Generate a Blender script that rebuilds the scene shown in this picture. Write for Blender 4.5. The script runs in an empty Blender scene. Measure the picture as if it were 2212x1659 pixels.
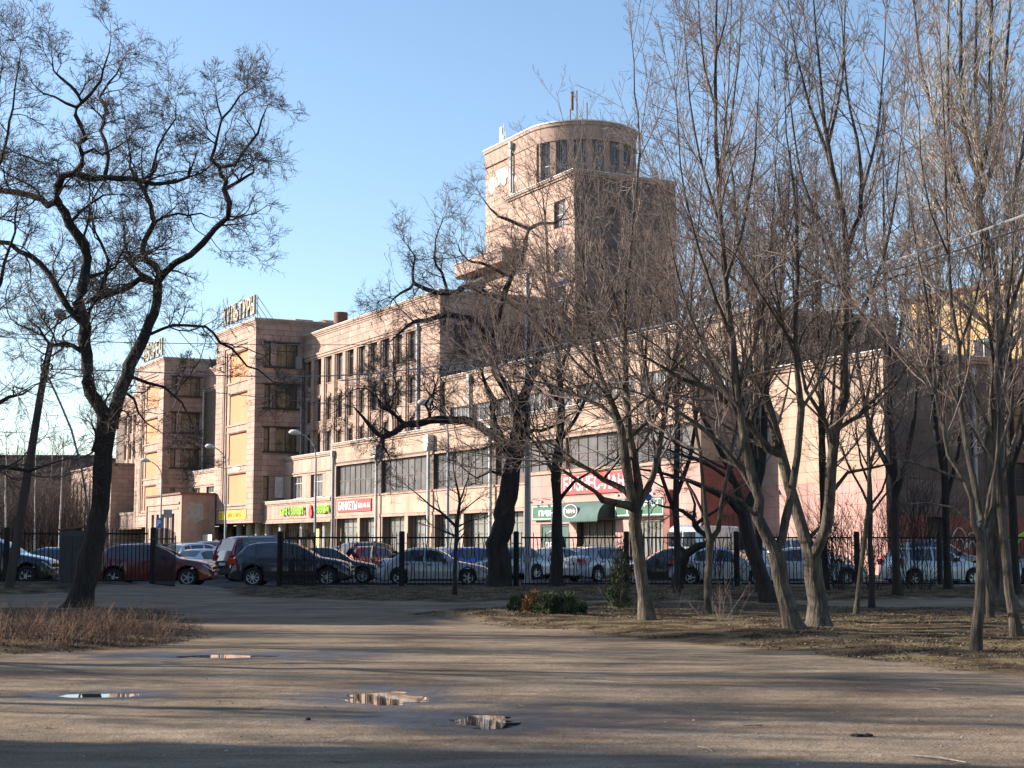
import bpy, bmesh, math, random, time
import numpy as np
from mathutils import Vector, Matrix
T0 = time.time()
random.seed(7)
R = math.radians
SC = bpy.context.scene
COL = SC.collection

# ------------------------------------------------------------ camera, sky, sun, exposure
PITCH = 6.0
cam = bpy.data.cameras.new('camera')
cam.sensor_width = 36.0
cam.lens = 36.0 * 3900 / 2592
cam.clip_start = 0.1
cam.clip_end = 6000
co = bpy.data.objects.new('camera', cam)
COL.objects.link(co)
co.location = (0, 0, 1.5)
co.rotation_euler = (R(90 + PITCH), 0, 0)
SC.camera = co

SUN_EL = R(23.0)
SUN_AZ = math.atan2(-0.978, 0.21)          # clockwise from +Y
SUN_H = Vector((math.sin(SUN_AZ), math.cos(SUN_AZ), 0))
SUN_DIR = (SUN_H * math.cos(SUN_EL) + Vector((0, 0, math.sin(SUN_EL)))).normalized()
w = bpy.data.worlds.new('World')
SC.world = w
w.use_nodes = True
nt = w.node_tree
sky = nt.nodes.new('ShaderNodeTexSky')
sky.sky_type = 'NISHITA'
sky.sun_disc = False
sky.sun_elevation = SUN_EL
sky.sun_rotation = SUN_AZ
sky.air_density = 1.0
sky.dust_density = 0.5
sky.ozone_density = 2.2
bg = nt.nodes['Background']
bg.inputs['Strength'].default_value = 0.10
nt.links.new(sky.outputs[0], bg.inputs[0])
sl = bpy.data.lights.new('sun', 'SUN')
sl.energy = 5.0
sl.angle = R(0.5)
sl.color = (1.0, 0.905, 0.79)
so = bpy.data.objects.new('sun', sl)
COL.objects.link(so)
so.rotation_euler = SUN_DIR.to_track_quat('Z', 'Y').to_euler()
so.location = (-40, 10, 40)
SC.view_settings.view_transform = 'Standard'
SC.view_settings.look = 'None'
SC.view_settings.exposure = 1.25
SC.view_settings.gamma = 1
SC.render.engine = 'CYCLES'
SC.cycles.use_denoising = True
SC.cycles.max_bounces = 5
SC.cycles.diffuse_bounces = 3
SC.cycles.glossy_bounces = 3
SC.cycles.transparent_max_bounces = 8

# ------------------------------------------------------------ picture -> place helper (V = 2212 px wide picture)
F = 3900 * 2212 / 2592
TH = R(PITCH)
def at(px, py, Y):
    x = (px - 1106) / F; y = -(py - 829.5) / F
    rx, ry, rz = x, math.cos(TH) - y * math.sin(TH), math.sin(TH) + y * math.cos(TH)
    t = Y / ry
    return Vector((rx * t, Y, 1.5 + rz * t))
def gnd(px, py, z=0.0):
    x = (px - 1106) / F; y = -(py - 829.5) / F
    ry, rz = math.cos(TH) - y * math.sin(TH), math.sin(TH) + y * math.cos(TH)
    t = (z - 1.5) / rz
    return Vector((x * t, ry * t, z))

# ------------------------------------------------------------ materials
def mat(name, c1, c2=None, scale=3.0, rough=0.8, bump=0.0, bscale=40.0, metal=0.0, rnd=0.0, isl=0.0,
        spec=0.5, stretch=(1, 1, 1), coat=0.0, objco=False, detail=4.0, big=0.0, bigscale=0.3, emit=None, estr=1.0, fine=None):
    m = bpy.data.materials.new(name)
    m.use_nodes = True
    t = m.node_tree; N = t.nodes; L = t.links
    b = N['Principled BSDF']
    b.inputs['Roughness'].default_value = rough
    b.inputs['Metallic'].default_value = metal
    b.inputs['Specular IOR Level'].default_value = spec
    b.inputs['Coat Weight'].default_value = coat
    b.inputs['Coat Roughness'].default_value = 0.05
    if c2 is None: c2 = tuple(x * 0.8 for x in c1)
    if objco:
        co_ = N.new('ShaderNodeTexCoord').outputs['Object']
    else:
        co_ = N.new('ShaderNodeNewGeometry').outputs['Position']
    mp = N.new('ShaderNodeMapping'); mp.inputs['Scale'].default_value = stretch
    L.new(co_, mp.inputs[0])
    n = N.new('ShaderNodeTexNoise'); n.inputs['Scale'].default_value = scale; n.inputs['Detail'].default_value = detail
    L.new(mp.outputs[0], n.inputs['Vector'])
    rp = N.new('ShaderNodeValToRGB')
    rp.color_ramp.elements[0].position = 0.35; rp.color_ramp.elements[1].position = 0.68
    rp.color_ramp.elements[0].color = (*c1, 1); rp.color_ramp.elements[1].color = (*c2, 1)
    L.new(n.outputs['Fac'], rp.inputs[0])
    out = rp.outputs[0]
    def bright(val, amt, out):
        mr = N.new('ShaderNodeMapRange')
        mr.inputs['To Min'].default_value = 1 - amt; mr.inputs['To Max'].default_value = 1 + amt
        L.new(val, mr.inputs[0])
        mx = N.new('ShaderNodeVectorMath'); mx.operation = 'SCALE'
        L.new(out, mx.inputs[0]); L.new(mr.outputs[0], mx.inputs['Scale'])
        return mx.outputs[0]
    if rnd:
        out = bright(N.new('ShaderNodeObjectInfo').outputs['Random'], rnd, out)
    if isl:
        out = bright(N.new('ShaderNodeNewGeometry').outputs['Random Per Island'], isl, out)
    if big:
        n3 = N.new('ShaderNodeTexNoise'); n3.inputs['Scale'].default_value = bigscale; n3.inputs['Detail'].default_value = 5
        L.new(mp.outputs[0], n3.inputs['Vector'])
        mr0 = N.new('ShaderNodeMapRange'); mr0.inputs['From Min'].default_value = .3; mr0.inputs['From Max'].default_value = .7
        L.new(n3.outputs['Fac'], mr0.inputs[0])
        out = bright(mr0.outputs[0], big, out)
    for (fs, fstr, famt) in (fine or []):
        mp2 = N.new('ShaderNodeMapping'); mp2.inputs['Scale'].default_value = (1, 1, fstr); L.new(co_, mp2.inputs[0])
        n4 = N.new('ShaderNodeTexNoise'); n4.inputs['Scale'].default_value = fs; n4.inputs['Detail'].default_value = 6; L.new(mp2.outputs[0], n4.inputs['Vector'])
        mr4 = N.new('ShaderNodeMapRange'); mr4.inputs['From Min'].default_value = .33; mr4.inputs['From Max'].default_value = .66; L.new(n4.outputs['Fac'], mr4.inputs[0])
        out = bright(mr4.outputs[0], famt, out)
    L.new(out, b.inputs['Base Color'])
    if bump:
        n2 = N.new('ShaderNodeTexNoise'); n2.inputs['Scale'].default_value = bscale; n2.inputs['Detail'].default_value = 5
        L.new(mp.outputs[0], n2.inputs['Vector'])
        bp = N.new('ShaderNodeBump'); bp.inputs['Strength'].default_value = bump; bp.inputs['Distance'].default_value = 0.03
        L.new(n2.outputs['Fac'], bp.inputs['Height']); L.new(bp.outputs[0], b.inputs['Normal'])
    if emit:
        b.inputs['Emission Color'].default_value = (*emit, 1); b.inputs['Emission Strength'].default_value = estr
    return m
M = {}
M['stone'] = mat('stone', (.375, .252, .196), (.31, .205, .158), 1.2, .85, .25, 9, isl=.14, fine=[(1.1, .10, .13)], big=.10, bigscale=.35)
M['stone1'] = mat('stone_single', (.375, .252, .196), (.31, .205, .158), 1.2, .85, .25, 9, rnd=.14, fine=[(1.1, .10, .13)], big=.10, bigscale=.35)
M['joint'] = mat('stone_joint', (.17, .12, .095), (.13, .09, .07), 1.5, .95, big=.1)
M['trim'] = mat('trim_stone', (.345, .238, .186), (.285, .194, .150), 1.8, .85, .2, 12, fine=[(1.3, .12, .15)], big=.12, bigscale=.5)
M['render_wall'] = mat('render_wall', (.40, .283, .212), (.335, .235, .174), .8, .9, .2, 15, isl=.08, big=.12, bigscale=.3, fine=[(1.0, .10, .13)])
M['render1'] = mat('render_single', (.40, .283, .212), (.335, .235, .174), .8, .9, .2, 15, rnd=.08, big=.12, bigscale=.3, fine=[(1.0, .10, .13)])
M['pink'] = mat('pink_paint', (.43, .245, .21), (.37, .21, .18), .9, .85, .15, 20, isl=.05, big=.12, bigscale=.5, fine=[(1.0, .12, .12)])
M['redpink'] = mat('red_paint', (.24, .085, .065), (.19, .065, .05), .9, .85, .15, 20, rnd=.05, big=.1)
M['shaded_stone'] = mat('shaded_stone', (.125, .094, .082), (.092, .07, .062), 1.0, .9, .2, 12, isl=.14, rnd=.1, big=.15)  # darker wall stone: shade of the right-hand sides put into the colour
M['flash'] = mat('roof_flashing', (.60, .585, .56), (.36, .35, .34), 6, .55, metal=.3, big=.2, bigscale=1.5)
M['rust'] = mat('rusty_metal', (.22, .09, .05), (.10, .05, .035), 3, .8, .2, 20)
M['roof'] = mat('roof_felt', (.07, .065, .06), (.10, .09, .085), 1.0, .9)
M['orange'] = mat('orange_board', (.47, .205, .09), (.42, .18, .075), .5, .8, stretch=(1, 1, .35), rnd=.07, big=.10, bigscale=.4)
M['frame'] = mat('window_frame', (.10, .045, .035), (.07, .035, .03), 3, .6)
M['wframe'] = mat('white_frame', (.55, .52, .48), (.42, .40, .37), 3, .6)
M['brown_frame'] = mat('brown_frame', (.06, .04, .03), (.04, .03, .025), 3, .7)
M['glass'] = mat('dark_glass', (.025, .028, .035), (.05, .045, .045), .7, .08, spec=.6, rnd=.3)
M['dim_glass'] = mat('dusty_glass', (.075, .072, .08), (.035, .032, .036), 1.1, .35, spec=.5, rnd=.45, big=.3, bigscale=.8)
M['pale_glass'] = mat('pale_glass', (.19, .205, .185), (.12, .13, .125), .9, .35, spec=.5, rnd=.15)
M['curtain'] = mat('curtained_glass', (.17, .135, .08), (.07, .055, .04), 1.6, .12, spec=.6, rnd=.3, stretch=(3, 3, .5))
M['concrete'] = mat('concrete', (.36, .35, .33), (.28, .27, .25), 2, .9, .2, 25)
M['white'] = mat('white_paint', (.78, .78, .76), (.70, .70, .68), 3, .6)
M['dirty_white'] = mat('dirty_white', (.60, .57, .52), (.42, .40, .37), 2.5, .7)
M['grey_metal'] = mat('grey_metal', (.30, .31, .33), (.22, .23, .25), 3, .5, metal=.3)
M['iron'] = mat('black_iron', (.006, .006, .0065), (.01, .0095, .009), 6, .6, spec=.3)
M['red'] = mat('red_vinyl', (.62, .03, .03), (.55, .025, .03), 1, .5)
M['yellow'] = mat('yellow_vinyl', (.80, .60, .04), (.74, .54, .03), 1, .5)
M['redtext'] = mat('red_text', (.65, .05, .02), (.6, .04, .02), 1, .5)
M['green'] = mat('green_sign', (.014, .10, .052), (.012, .085, .045), 1, .45)
M['teal'] = mat('green_canvas', (.06, .115, .10), (.045, .09, .08), 2, .8)
M['darkgreen'] = mat('dark_green', (.02, .035, .03), (.015, .03, .025), 1, .5)
M['lime'] = mat('lime_letters', (.30, .55, .05), (.25, .5, .04), 1, .5)
M['blue'] = mat('blue_sign', (.03, .16, .50), (.03, .14, .45), 1, .45)
M['bark'] = mat('dark_bark', (.030, .023, .019), (.014, .011, .009), 6, .95, 1.0, 22, stretch=(1, 1, .2), objco=True, fine=[(30, .12, .4)])
M['bark2'] = mat('grey_bark', (.100, .080, .058), (.028, .022, .017), 7, .95, 1.0, 22, stretch=(1, 1, .18), objco=True, fine=[(34, .12, .42), (6, .8, .28)], big=.25, bigscale=1.3)
M['bark3'] = mat('pale_bark', (.36, .31, .25), (.22, .18, .145), 5, .9, .8, 14, stretch=(1, 1, .3), objco=True, big=.2, bigscale=1.3)
M['twig'] = mat('brown_twig', (.10, .068, .058), (.055, .040, .036), 2, .8)
M['twig2'] = mat('reddish_twig', (.20, .145, .118), (.115, .082, .068), 2, .75)
M['twig3'] = mat('pale_twig', (.46, .39, .31), (.29, .235, .185), 2, .75)
M['birch'] = mat('birch_bark', (.55, .53, .5), (.12, .11, .10), 3, .8, stretch=(1, 1, 3), objco=True)
M['shrubtwig'] = mat('russet_stem', (.165, .085, .05), (.085, .048, .032), 3, .8, rnd=.15)
M['needle'] = mat('dark_needle', (.050, .072, .024), (.020, .034, .014), 4, .8, isl=.4)
M['needle2'] = mat('rusty_needle', (.20, .10, .03), (.12, .07, .025), 4, .8, isl=.4)
M['hay'] = mat('dry_grass', (.20, .155, .08), (.12, .11, .05), 4, .85, isl=.35)
M['asphalt'] = mat('asphalt', spec=.15, c1=(.052, .051, .052), c2=(.038, .037, .038), scale=.6, rough=.85, bump=.25, bscale=60, big=.2, bigscale=.25)
M['kerb'] = mat('kerb_stone', (.30, .29, .27), (.20, .19, .18), 3, .9, .2, 20)
M['tyre'] = mat('tyre_rubber', (.012, .012, .012), (.018, .018, .018), 5, .85)
M['rim'] = mat('alloy_rim', (.45, .46, .48), (.36, .37, .39), 5, .35, metal=.7)
M['carglass'] = mat('car_glass', (.045, .058, .068), (.02, .026, .032), 1.6, .03, spec=.9, objco=True)
M['black_plastic'] = mat('black_plastic', (.02, .02, .022), (.028, .028, .03), 5, .6)
M['chrome'] = mat('bright_trim', (.6, .6, .6), (.5, .5, .5), 5, .2, metal=.9)
M['lens'] = mat('clear_lens', (.6, .62, .64), (.45, .47, .5), 9, .1, spec=.8)
M['tail'] = mat('red_lens', (.50, .02, .015), (.35, .015, .012), 9, .15, spec=.7)
M['amber'] = mat('amber_lens', (.6, .2, .02), (.5, .15, .02), 9, .2)
M['plate'] = mat('plate_white', (.62, .62, .6), (.55, .55, .53), 9, .5)
M['wood'] = mat('weathered_pole', (.065, .05, .042), (.035, .028, .024), 5, .95, .8, 14, stretch=(1, 1, .1))
M['skin'] = mat('skin', (.45, .27, .20), (.40, .23, .17), 9, .6)
M['cloth_grey'] = mat('grey_cloth', (.13, .115, .10), (.09, .08, .07), 9, .9)
M['cloth_dark'] = mat('dark_cloth', (.02, .02, .024), (.03, .03, .035), 9, .9)
M['denim'] = mat('denim', (.035, .045, .07), (.05, .06, .09), 9, .9)
M['hair'] = mat('dark_hair', (.02, .015, .012), (.03, .02, .015), 9, .7)
M['pebble'] = mat('pebble', (.32, .30, .27), (.16, .14, .12), 3, .9, rnd=.4)
M['lampglow'] = mat('lit_window', (.7, .5, .2), (.6, .4, .15), 2, .5, emit=(1.0, .62, .18), estr=1.3)
M['yellow_wall'] = mat('yellow_wall', (.46, .30, .135), (.40, .255, .115), .6, .9, big=.15, fine=[(1.0, .1, .1)])
M['dist_wall'] = mat('grey_brown_wall', (.105, .085, .078), (.085, .07, .064), .3, .9, big=.15, bigscale=.1)
M['pale_wall'] = mat('pale_plaster', (.42, .38, .33), (.35, .32, .28), .5, .9)
CARPAINT = {}
def paint(name, c):
    m = mat(name, c, tuple(x * .93 for x in c), 2, .32, coat=1.0, metal=.25, objco=True)
    CARPAINT[name] = m
    return m

# ------------------------------------------------------------ mesh helpers
class MB:
    def __init__(s): s.v = []; s.f = []; s.m = []
    def add(s, vs, fs, m=0):
        o = len(s.v); s.v.extend(vs)
        for f in fs: s.f.append(tuple(i + o for i in f)); s.m.append(m)
    def box(s, x0, x1, y0, y1, z0, z1, m=0, skip=''):
        vs = [(x0, y0, z0), (x1, y0, z0), (x1, y1, z0), (x0, y1, z0), (x0, y0, z1), (x1, y0, z1), (x1, y1, z1), (x0, y1, z1)]
        fs = {'b': (0, 3, 2, 1), 't': (4, 5, 6, 7), 'f': (0, 1, 5, 4), 'r': (1, 2, 6, 5), 'k': (2, 3, 7, 6), 'l': (3, 0, 4, 7)}
        s.add(vs, [fs[k] for k in 'btfrkl' if k not in skip], m)
    def tube(s, pts, rad, k=8, m=0, cap=True):
        pts = [Vector(p) for p in pts]
        if not hasattr(rad, '__len__'): rad = [rad] * len(pts)
        o = len(s.v); ref = Vector((0, 0, 1))
        for i, p in enumerate(pts):
            d = (pts[min(i + 1, len(pts) - 1)] - pts[max(i - 1, 0)]).normalized()
            rf = ref if abs(d.dot(ref)) < .95 else Vector((1, 0, 0))
            a = d.cross(rf).normalized(); b = d.cross(a).normalized()
            for j in range(k):
                q = 2 * math.pi * j / k
                s.v.append(tuple(p + (a * math.cos(q) + b * math.sin(q)) * rad[i]))
        for i in range(len(pts) - 1):
            for j in range(k):
                j2 = (j + 1) % k
                s.f.append((o + i * k + j, o + (i + 1) * k + j, o + (i + 1) * k + j2, o + i * k + j2)); s.m.append(m)
        if cap:
            s.f.append(tuple(o + j for j in range(k))); s.m.append(m)
            s.f.append(tuple(o + (len(pts) - 1) * k + j for j in reversed(range(k)))); s.m.append(m)
    def cyl(s, x, y, z0, z1, r, k=16, r2=None, m=0): s.tube([(x, y, z0), (x, y, z1)], [r, r if r2 is None else r2], k, m)
    def prism(s, poly, y0, y1, m=0, axis='y'):
        n = len(poly)
        f = (lambda a, b, c: (a, c, b)) if axis == 'y' else ((lambda a, b, c: (c, a, b)) if axis == 'x' else (lambda a, b, c: (a, b, c)))
        vs = [f(a, b, y0) for a, b in poly] + [f(a, b, y1) for a, b in poly]
        s.add(vs, [tuple(range(n)), tuple(range(2 * n - 1, n - 1, -1))] + [(i, i + n, (i + 1) % n + n, (i + 1) % n) for i in range(n)], m)
    def mesh(s, name, mats, smooth=False, fix=True):
        me = bpy.data.meshes.new(name)
        me.from_pydata(s.v, [], s.f)
        for mm in (mats if isinstance(mats, (list, tuple)) else [mats]): me.materials.append(mm)
        if any(s.m): me.polygons.foreach_set('material_index', s.m)
        if fix:
            b = bmesh.new(); b.from_mesh(me); bmesh.ops.recalc_face_normals(b, faces=b.faces); b.to_mesh(me); b.free()
        if smooth:
            me.polygons.foreach_set('use_smooth', [True] * len(me.polygons))
            me.set_sharp_from_angle(angle=R(smooth if smooth is not True else 40))
        me.update()
        return me
    def build(s, name, mats, parent=None, smooth=False, fix=True):
        return link(name, s.mesh(name, mats, smooth, fix), parent)
def link(name, data, parent=None, loc=None):
    o = bpy.data.objects.new(name, data)
    COL.objects.link(o)
    if parent is not None: o.parent = parent
    if loc is not None: o.location = loc
    return o
def tag(o, label=None, cat=None, group=None, kind=None):
    if label: o['label'] = label
    if cat: o['category'] = cat
    if group: o['group'] = group
    if kind: o['kind'] = kind
    return o
def empty(name, loc=(0, 0, 0), rz=0.0, label=None, cat=None, group=None):
    o = bpy.data.objects.new(name, None)
    COL.objects.link(o); o.location = loc; o.rotation_euler = (0, 0, rz); o.empty_display_size = .3
    return tag(o, label, cat, group)
def npmesh(name, co_, faces, mats, smooth=False, mi=None):
    """faces: (n, k) int array"""
    me = bpy.data.meshes.new(name)
    k = faces.shape[1]
    me.vertices.add(len(co_)); me.vertices.foreach_set('co', np.asarray(co_, dtype=np.float32).ravel())
    me.loops.add(faces.size); me.loops.foreach_set('vertex_index', faces.astype(np.int32).ravel())
    me.polygons.add(len(faces)); me.polygons.foreach_set('loop_start', np.arange(0, faces.size, k, dtype=np.int32))
    for mm in (mats if isinstance(mats, (list, tuple)) else [mats]): me.materials.append(mm)
    if mi is not None: me.polygons.foreach_set('material_index', mi.astype(np.int32))
    if smooth: me.polygons.foreach_set('use_smooth', np.ones(len(faces), dtype=bool))
    me.update(calc_edges=True)
    return me
def text_mesh(s, name, mats, x0, x1, z0, z1, y, thick=.03, bold=0.0):
    """flat lettering in the local xz plane, facing -y, fitted to the box"""
    cu = bpy.data.curves.new('t', 'FONT'); cu.body = s; cu.size = 1; cu.extrude = .5; cu.offset = bold; cu.resolution_u = 3
    ob = bpy.data.objects.new('t', cu); COL.objects.link(ob)
    dg = bpy.context.evaluated_depsgraph_get(); dg.update()
    me = bpy.data.meshes.new_from_object(ob.evaluated_get(dg))
    bpy.data.objects.remove(ob)
    n = len(me.vertices); a = np.empty(n * 3, dtype=np.float32); me.vertices.foreach_get('co', a); a = a.reshape(-1, 3)
    lo, hi = a.min(0), a.max(0)
    b = np.empty_like(a)
    b[:, 0] = x0 + (a[:, 0] - lo[0]) / (hi[0] - lo[0]) * (x1 - x0)
    b[:, 2] = z0 + (a[:, 1] - lo[1]) / (hi[1] - lo[1]) * (z1 - z0)
    b[:, 1] = y - (a[:, 2] + .5) * thick
    me.vertices.foreach_set('co', b.ravel()); me.materials.clear(); me.materials.append(mats); me.name = name
    me.polygons.foreach_set('use_smooth', [False] * len(me.polygons)); me.update()
    return me
# ------------------------------------------------------------ the ground
import mathutils.noise as mn
def vpoly(pts): return [tuple(gnd(x, y)[:2]) for x, y in pts]
G_RIGHT = vpoly([(880, 1333), (960, 1341), (1100, 1352), (1250, 1363), (1400, 1382), (1560, 1392), (1700, 1403), (1850, 1420), (2000, 1440), (2212, 1453), (2700, 1480),
                 (3300, 1330), (2600, 1322), (2212, 1316), (1800, 1310), (1500, 1304), (1250, 1304), (1050, 1314), (940, 1324)])
G_FENCE = [(-11.0, 58), (-9.2, 50), (-7.5, 46), (-2, 41.5), (6, 42.5), (16, 45), (45, 46), (45, 58)]
G_LEFT = vpoly([(-900, 1325), (-200, 1318), (330, 1316), (415, 1340), (446, 1362), (400, 1384), (250, 1400), (0, 1418), (-300, 1430), (-900, 1450)])
G_LEFT2 = [(-45, 58), (-45, 45), (-17, 45.5), (-13.4, 47), (-13.2, 58)]
def sdf(px, py, poly):
    """signed distance, positive inside (numpy)"""
    d = np.full(px.shape, 1e9); ins = np.zeros(px.shape, bool)
    n = len(poly)
    for i in range(n):
        x0, y0 = poly[i]; x1, y1 = poly[(i + 1) % n]
        ex, ey = x1 - x0, y1 - y0
        t = np.clip(((px - x0) * ex + (py - y0) * ey) / (ex * ex + ey * ey), 0, 1)
        d = np.minimum(d, np.hypot(px - x0 - t * ex, py - y0 - t * ey))
        c = ((y0 > py) != (y1 > py)) & (px < ex * (py - y0) / (ey if abs(ey) > 1e-9 else 1e-9) + x0)
        ins ^= c
    return np.where(ins, d, -d)
def vnoise(x, y, s, seed=0):
    """cheap smooth value noise with numpy"""
    rng = np.random.RandomState(1000 + seed); tab = rng.rand(256, 256)
    X = x / s + 77.3; Y = y / s + 31.7
    xi = np.floor(X).astype(int); yi = np.floor(Y).astype(int); fx = X - xi; fy = Y - yi
    fx = fx * fx * (3 - 2 * fx); fy = fy * fy * (3 - 2 * fy)
    g = lambda a, b: tab[a % 256, b % 256]
    return (g(xi, yi) * (1 - fx) + g(xi + 1, yi) * fx) * (1 - fy) + (g(xi, yi + 1) * (1 - fx) + g(xi + 1, yi + 1) * fx) * fy - .5
PUDDLES = [(gnd(835, 1506), .46, .62, .8), (gnd(215, 1500), .40, .30, .7), (gnd(490, 1416), 1.1, .42, .9), (gnd(1045, 1556), .26, .42, .9)]
WETS = PUDDLES + [(gnd(1140, 1550), .9, .5, 0)]
def grassmask(X, Y):
    wx = X + vnoise(X, Y, 1.3, 1) * .9 + vnoise(X, Y, .35, 2) * .5; wy = Y + vnoise(X, Y, 1.3, 3) * 1.1 + vnoise(X, Y, .35, 4) * .6
    g = np.maximum(np.maximum(sdf(wx, wy, G_RIGHT), sdf(wx, wy, G_LEFT)), np.maximum(sdf(wx, wy, G_FENCE), sdf(wx, wy, G_LEFT2)))
    return np.clip(g / .5 + .5, 0, 1)
def height(X, Y):
    g = np.maximum(np.maximum(sdf(X, Y, G_RIGHT), sdf(X, Y, G_LEFT)), np.maximum(sdf(X, Y, G_FENCE), sdf(X, Y, G_LEFT2)))
    g = np.clip(g / 1.2, 0, 1); g = g * g * (3 - 2 * g)
    h = g * (.07 + .06 * vnoise(X, Y, 1.2, 5) + .04 * vnoise(X, Y, .4, 6)) + .03 * vnoise(X, Y, 5, 7) + .012 * vnoise(X, Y, .9, 8) + .006 * vnoise(X, Y, .3, 9)
    m = gnd(960, 1338); h = h + .10 * np.exp(-((X - m.x) / 1.6) ** 2 - ((Y - m.y) / 1.6) ** 2) * (1 + .5 * np.sin((X - m.x) * 5 + (Y - m.y) * 3))
    m = gnd(1735, 1375); h = h + .08 * np.exp(-((X - m.x) / 1.3) ** 2 - ((Y - m.y) / 1.0) ** 2)
    h = h + .16 * np.clip((-X - 9) / 4, 0, 1) * np.clip((Y - 43) / 8, 0, 1)
    for c, a, b, rg in PUDDLES:
        q = ((X - c.x) / a) ** 2 + ((Y - c.y) / b) ** 2
        e = np.exp(-q * .8)
        h = h * (1 - np.clip(e * 1.1, 0, 1)) - .028 * e + rg * .030 * (vnoise(X, Y, .22, 12) + .6 * vnoise(X, Y, .1, 13)) * np.clip(e * 1.5, 0, 1)
    return h
def hz(x, y): return float(height(np.array([x]), np.array([y]))[0])
xs = np.arange(-34, 34.01, .13)
ys = [6.0]
while ys[-1] < 56.4: ys.append(ys[-1] + max(.055, .0045 * ys[-1]))
ys[-1] = 56.4
ys = np.array(ys)
GX, GY = np.meshgrid(xs, ys)
GZ = height(GX, GY)
nv = GX.size; nx = len(xs); ny = len(ys)
idx = np.arange(nv).reshape(ny, nx)
fc = np.stack([idx[:-1, :-1], idx[:-1, 1:], idx[1:, 1:], idx[1:, :-1]], -1).reshape(-1, 4)
gm = grassmask(GX, GY).ravel()
wet = np.zeros(nv)
for c, a, b, rg in WETS:
    X, Y = GX.ravel(), GY.ravel()
    q = ((X - c.x) / (a * 2.3)) ** 2 + ((Y - c.y) / (b * 2.1)) ** 2
    wet = np.maximum(wet, np.clip(1.3 - q + vnoise(X, Y, .35, 20) * 1.1 + vnoise(X, Y, .12, 21) * .6, 0, 1))
def ground_material():
    m = bpy.data.materials.new('park_soil'); m.use_nodes = True
    t = m.node_tree; N = t.nodes; L = t.links; b = N['Principled BSDF']
    pos = N.new('ShaderNodeNewGeometry').outputs['Position']
    def noise(s, d=5, st=(1, 1, 1)):
        mp = N.new('ShaderNodeMapping'); mp.inputs['Scale'].default_value = st; L.new(pos, mp.inputs[0])
        n = N.new('ShaderNodeTexNoise'); n.inputs['Scale'].default_value = s; n.inputs['Detail'].default_value = d; L.new(mp.outputs[0], n.inputs['Vector']); return n.outputs['Fac']
    def ramp(v, stops):
        r = N.new('ShaderNodeValToRGB'); e = r.color_ramp.elements
        e[0].position = stops[0][0]; e[0].color = (*stops[0][1], 1); e[1].position = stops[-1][0]; e[1].color = (*stops[-1][1], 1)
        for p, c in stops[1:-1]: q = e.new(p); q.color = (*c, 1)
        L.new(v, r.inputs[0]); return r.outputs[0]
    def mix(f, a, c, mode='MIX'):
        x = N.new('ShaderNodeMix'); x.data_type = 'RGBA'; x.blend_type = mode
        if isinstance(f, float): x.inputs[0].default_value = f
        else: L.new(f, x.inputs[0])
        for s_, v in ((6, a), (7, c)):
            if isinstance(v, tuple): x.inputs[s_].default_value = (*v, 1)
            else: L.new(v, x.inputs[s_])
        return x.outputs[2]
    sand = ramp(noise(.45, 8), [(.3, (.172, .131, .095)), (.5, (.246, .191, .138)), (.72, (.296, .234, .170))])
    sand = mix(.75, sand, ramp(noise(55, 4), [(.35, (.55, .55, .55)), (.5, (.95, .95, .95)), (.72, (1.35, 1.3, 1.25))]), 'MULTIPLY')
    sand = mix(.85, sand, ramp(noise(2.5, 8, (.5, 1.6, 1)), [(.36, (.74, .72, .70)), (.6, (1.08, 1.08, 1.08))]), 'MULTIPLY')
    sand = mix(.7, sand, ramp(noise(1.1, 7, (.12, 1.9, 1)), [(.38, (.78, .75, .73)), (.5, (1.0, 1.0, 1.0)), (.68, (1.12, 1.12, 1.1))]), 'MULTIPLY')
    v = N.new('ShaderNodeTexVoronoi'); v.inputs['Scale'].default_value = 14; L.new(pos, v.inputs['Vector'])
    peb = ramp(v.outputs['Distance'], [(.04, (1, 1, 1)), (.075, (0, 0, 0))])
    vs = N.new('ShaderNodeTexWhiteNoise'); L.new(v.outputs['Position'], vs.inputs['Vector'])
    gate = N.new('ShaderNodeMath'); gate.operation = 'GREATER_THAN'; gate.inputs[1].default_value = .86; L.new(vs.outputs['Value'], gate.inputs[0])
    pm_ = N.new('ShaderNodeMath'); pm_.operation = 'MULTIPLY'; L.new(gate.outputs[0], pm_.inputs[0]); L.new(peb, pm_.inputs[1])
    sand = mix(pm_.outputs[0], sand, (.36, .33, .30))
    ag = N.new('ShaderNodeAttribute'); ag.attribute_name = 'grassy'
    aw = N.new('ShaderNodeAttribute'); aw.attribute_name = 'wet'
    turf = ramp(noise(1.6, 8), [(.36, (.038, .026, .019)), (.5, (.095, .067, .044)), (.60, (.165, .130, .078)), (.74, (.11, .095, .05))])
    turf = mix(.9, turf, ramp(noise(28, 6), [(.35, (.5, .5, .5)), (.65, (1.35, 1.3, 1.2))]), 'MULTIPLY')
    col = mix(ag.outputs['Fac'], sand, turf)
    col = mix(aw.outputs['Fac'], col, mix(.95, col, (.30, .28, .27), 'MULTIPLY'))
    L.new(col, b.inputs['Base Color'])
    mr = N.new('ShaderNodeMapRange'); mr.inputs['To Min'].default_value = .93; mr.inputs['To Max'].default_value = .38; L.new(aw.outputs['Fac'], mr.inputs[0]); L.new(mr.outputs[0], b.inputs['Roughness'])
    ms_ = N.new('ShaderNodeMapRange'); ms_.inputs['To Min'].default_value = .04; ms_.inputs['To Max'].default_value = .5; L.new(aw.outputs['Fac'], ms_.inputs[0]); L.new(ms_.outputs[0], b.inputs['Specular IOR Level'])
    ad = N.new('ShaderNodeMath'); ad.operation = 'ADD'; L.new(noise(40, 5), ad.inputs[0])
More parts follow.
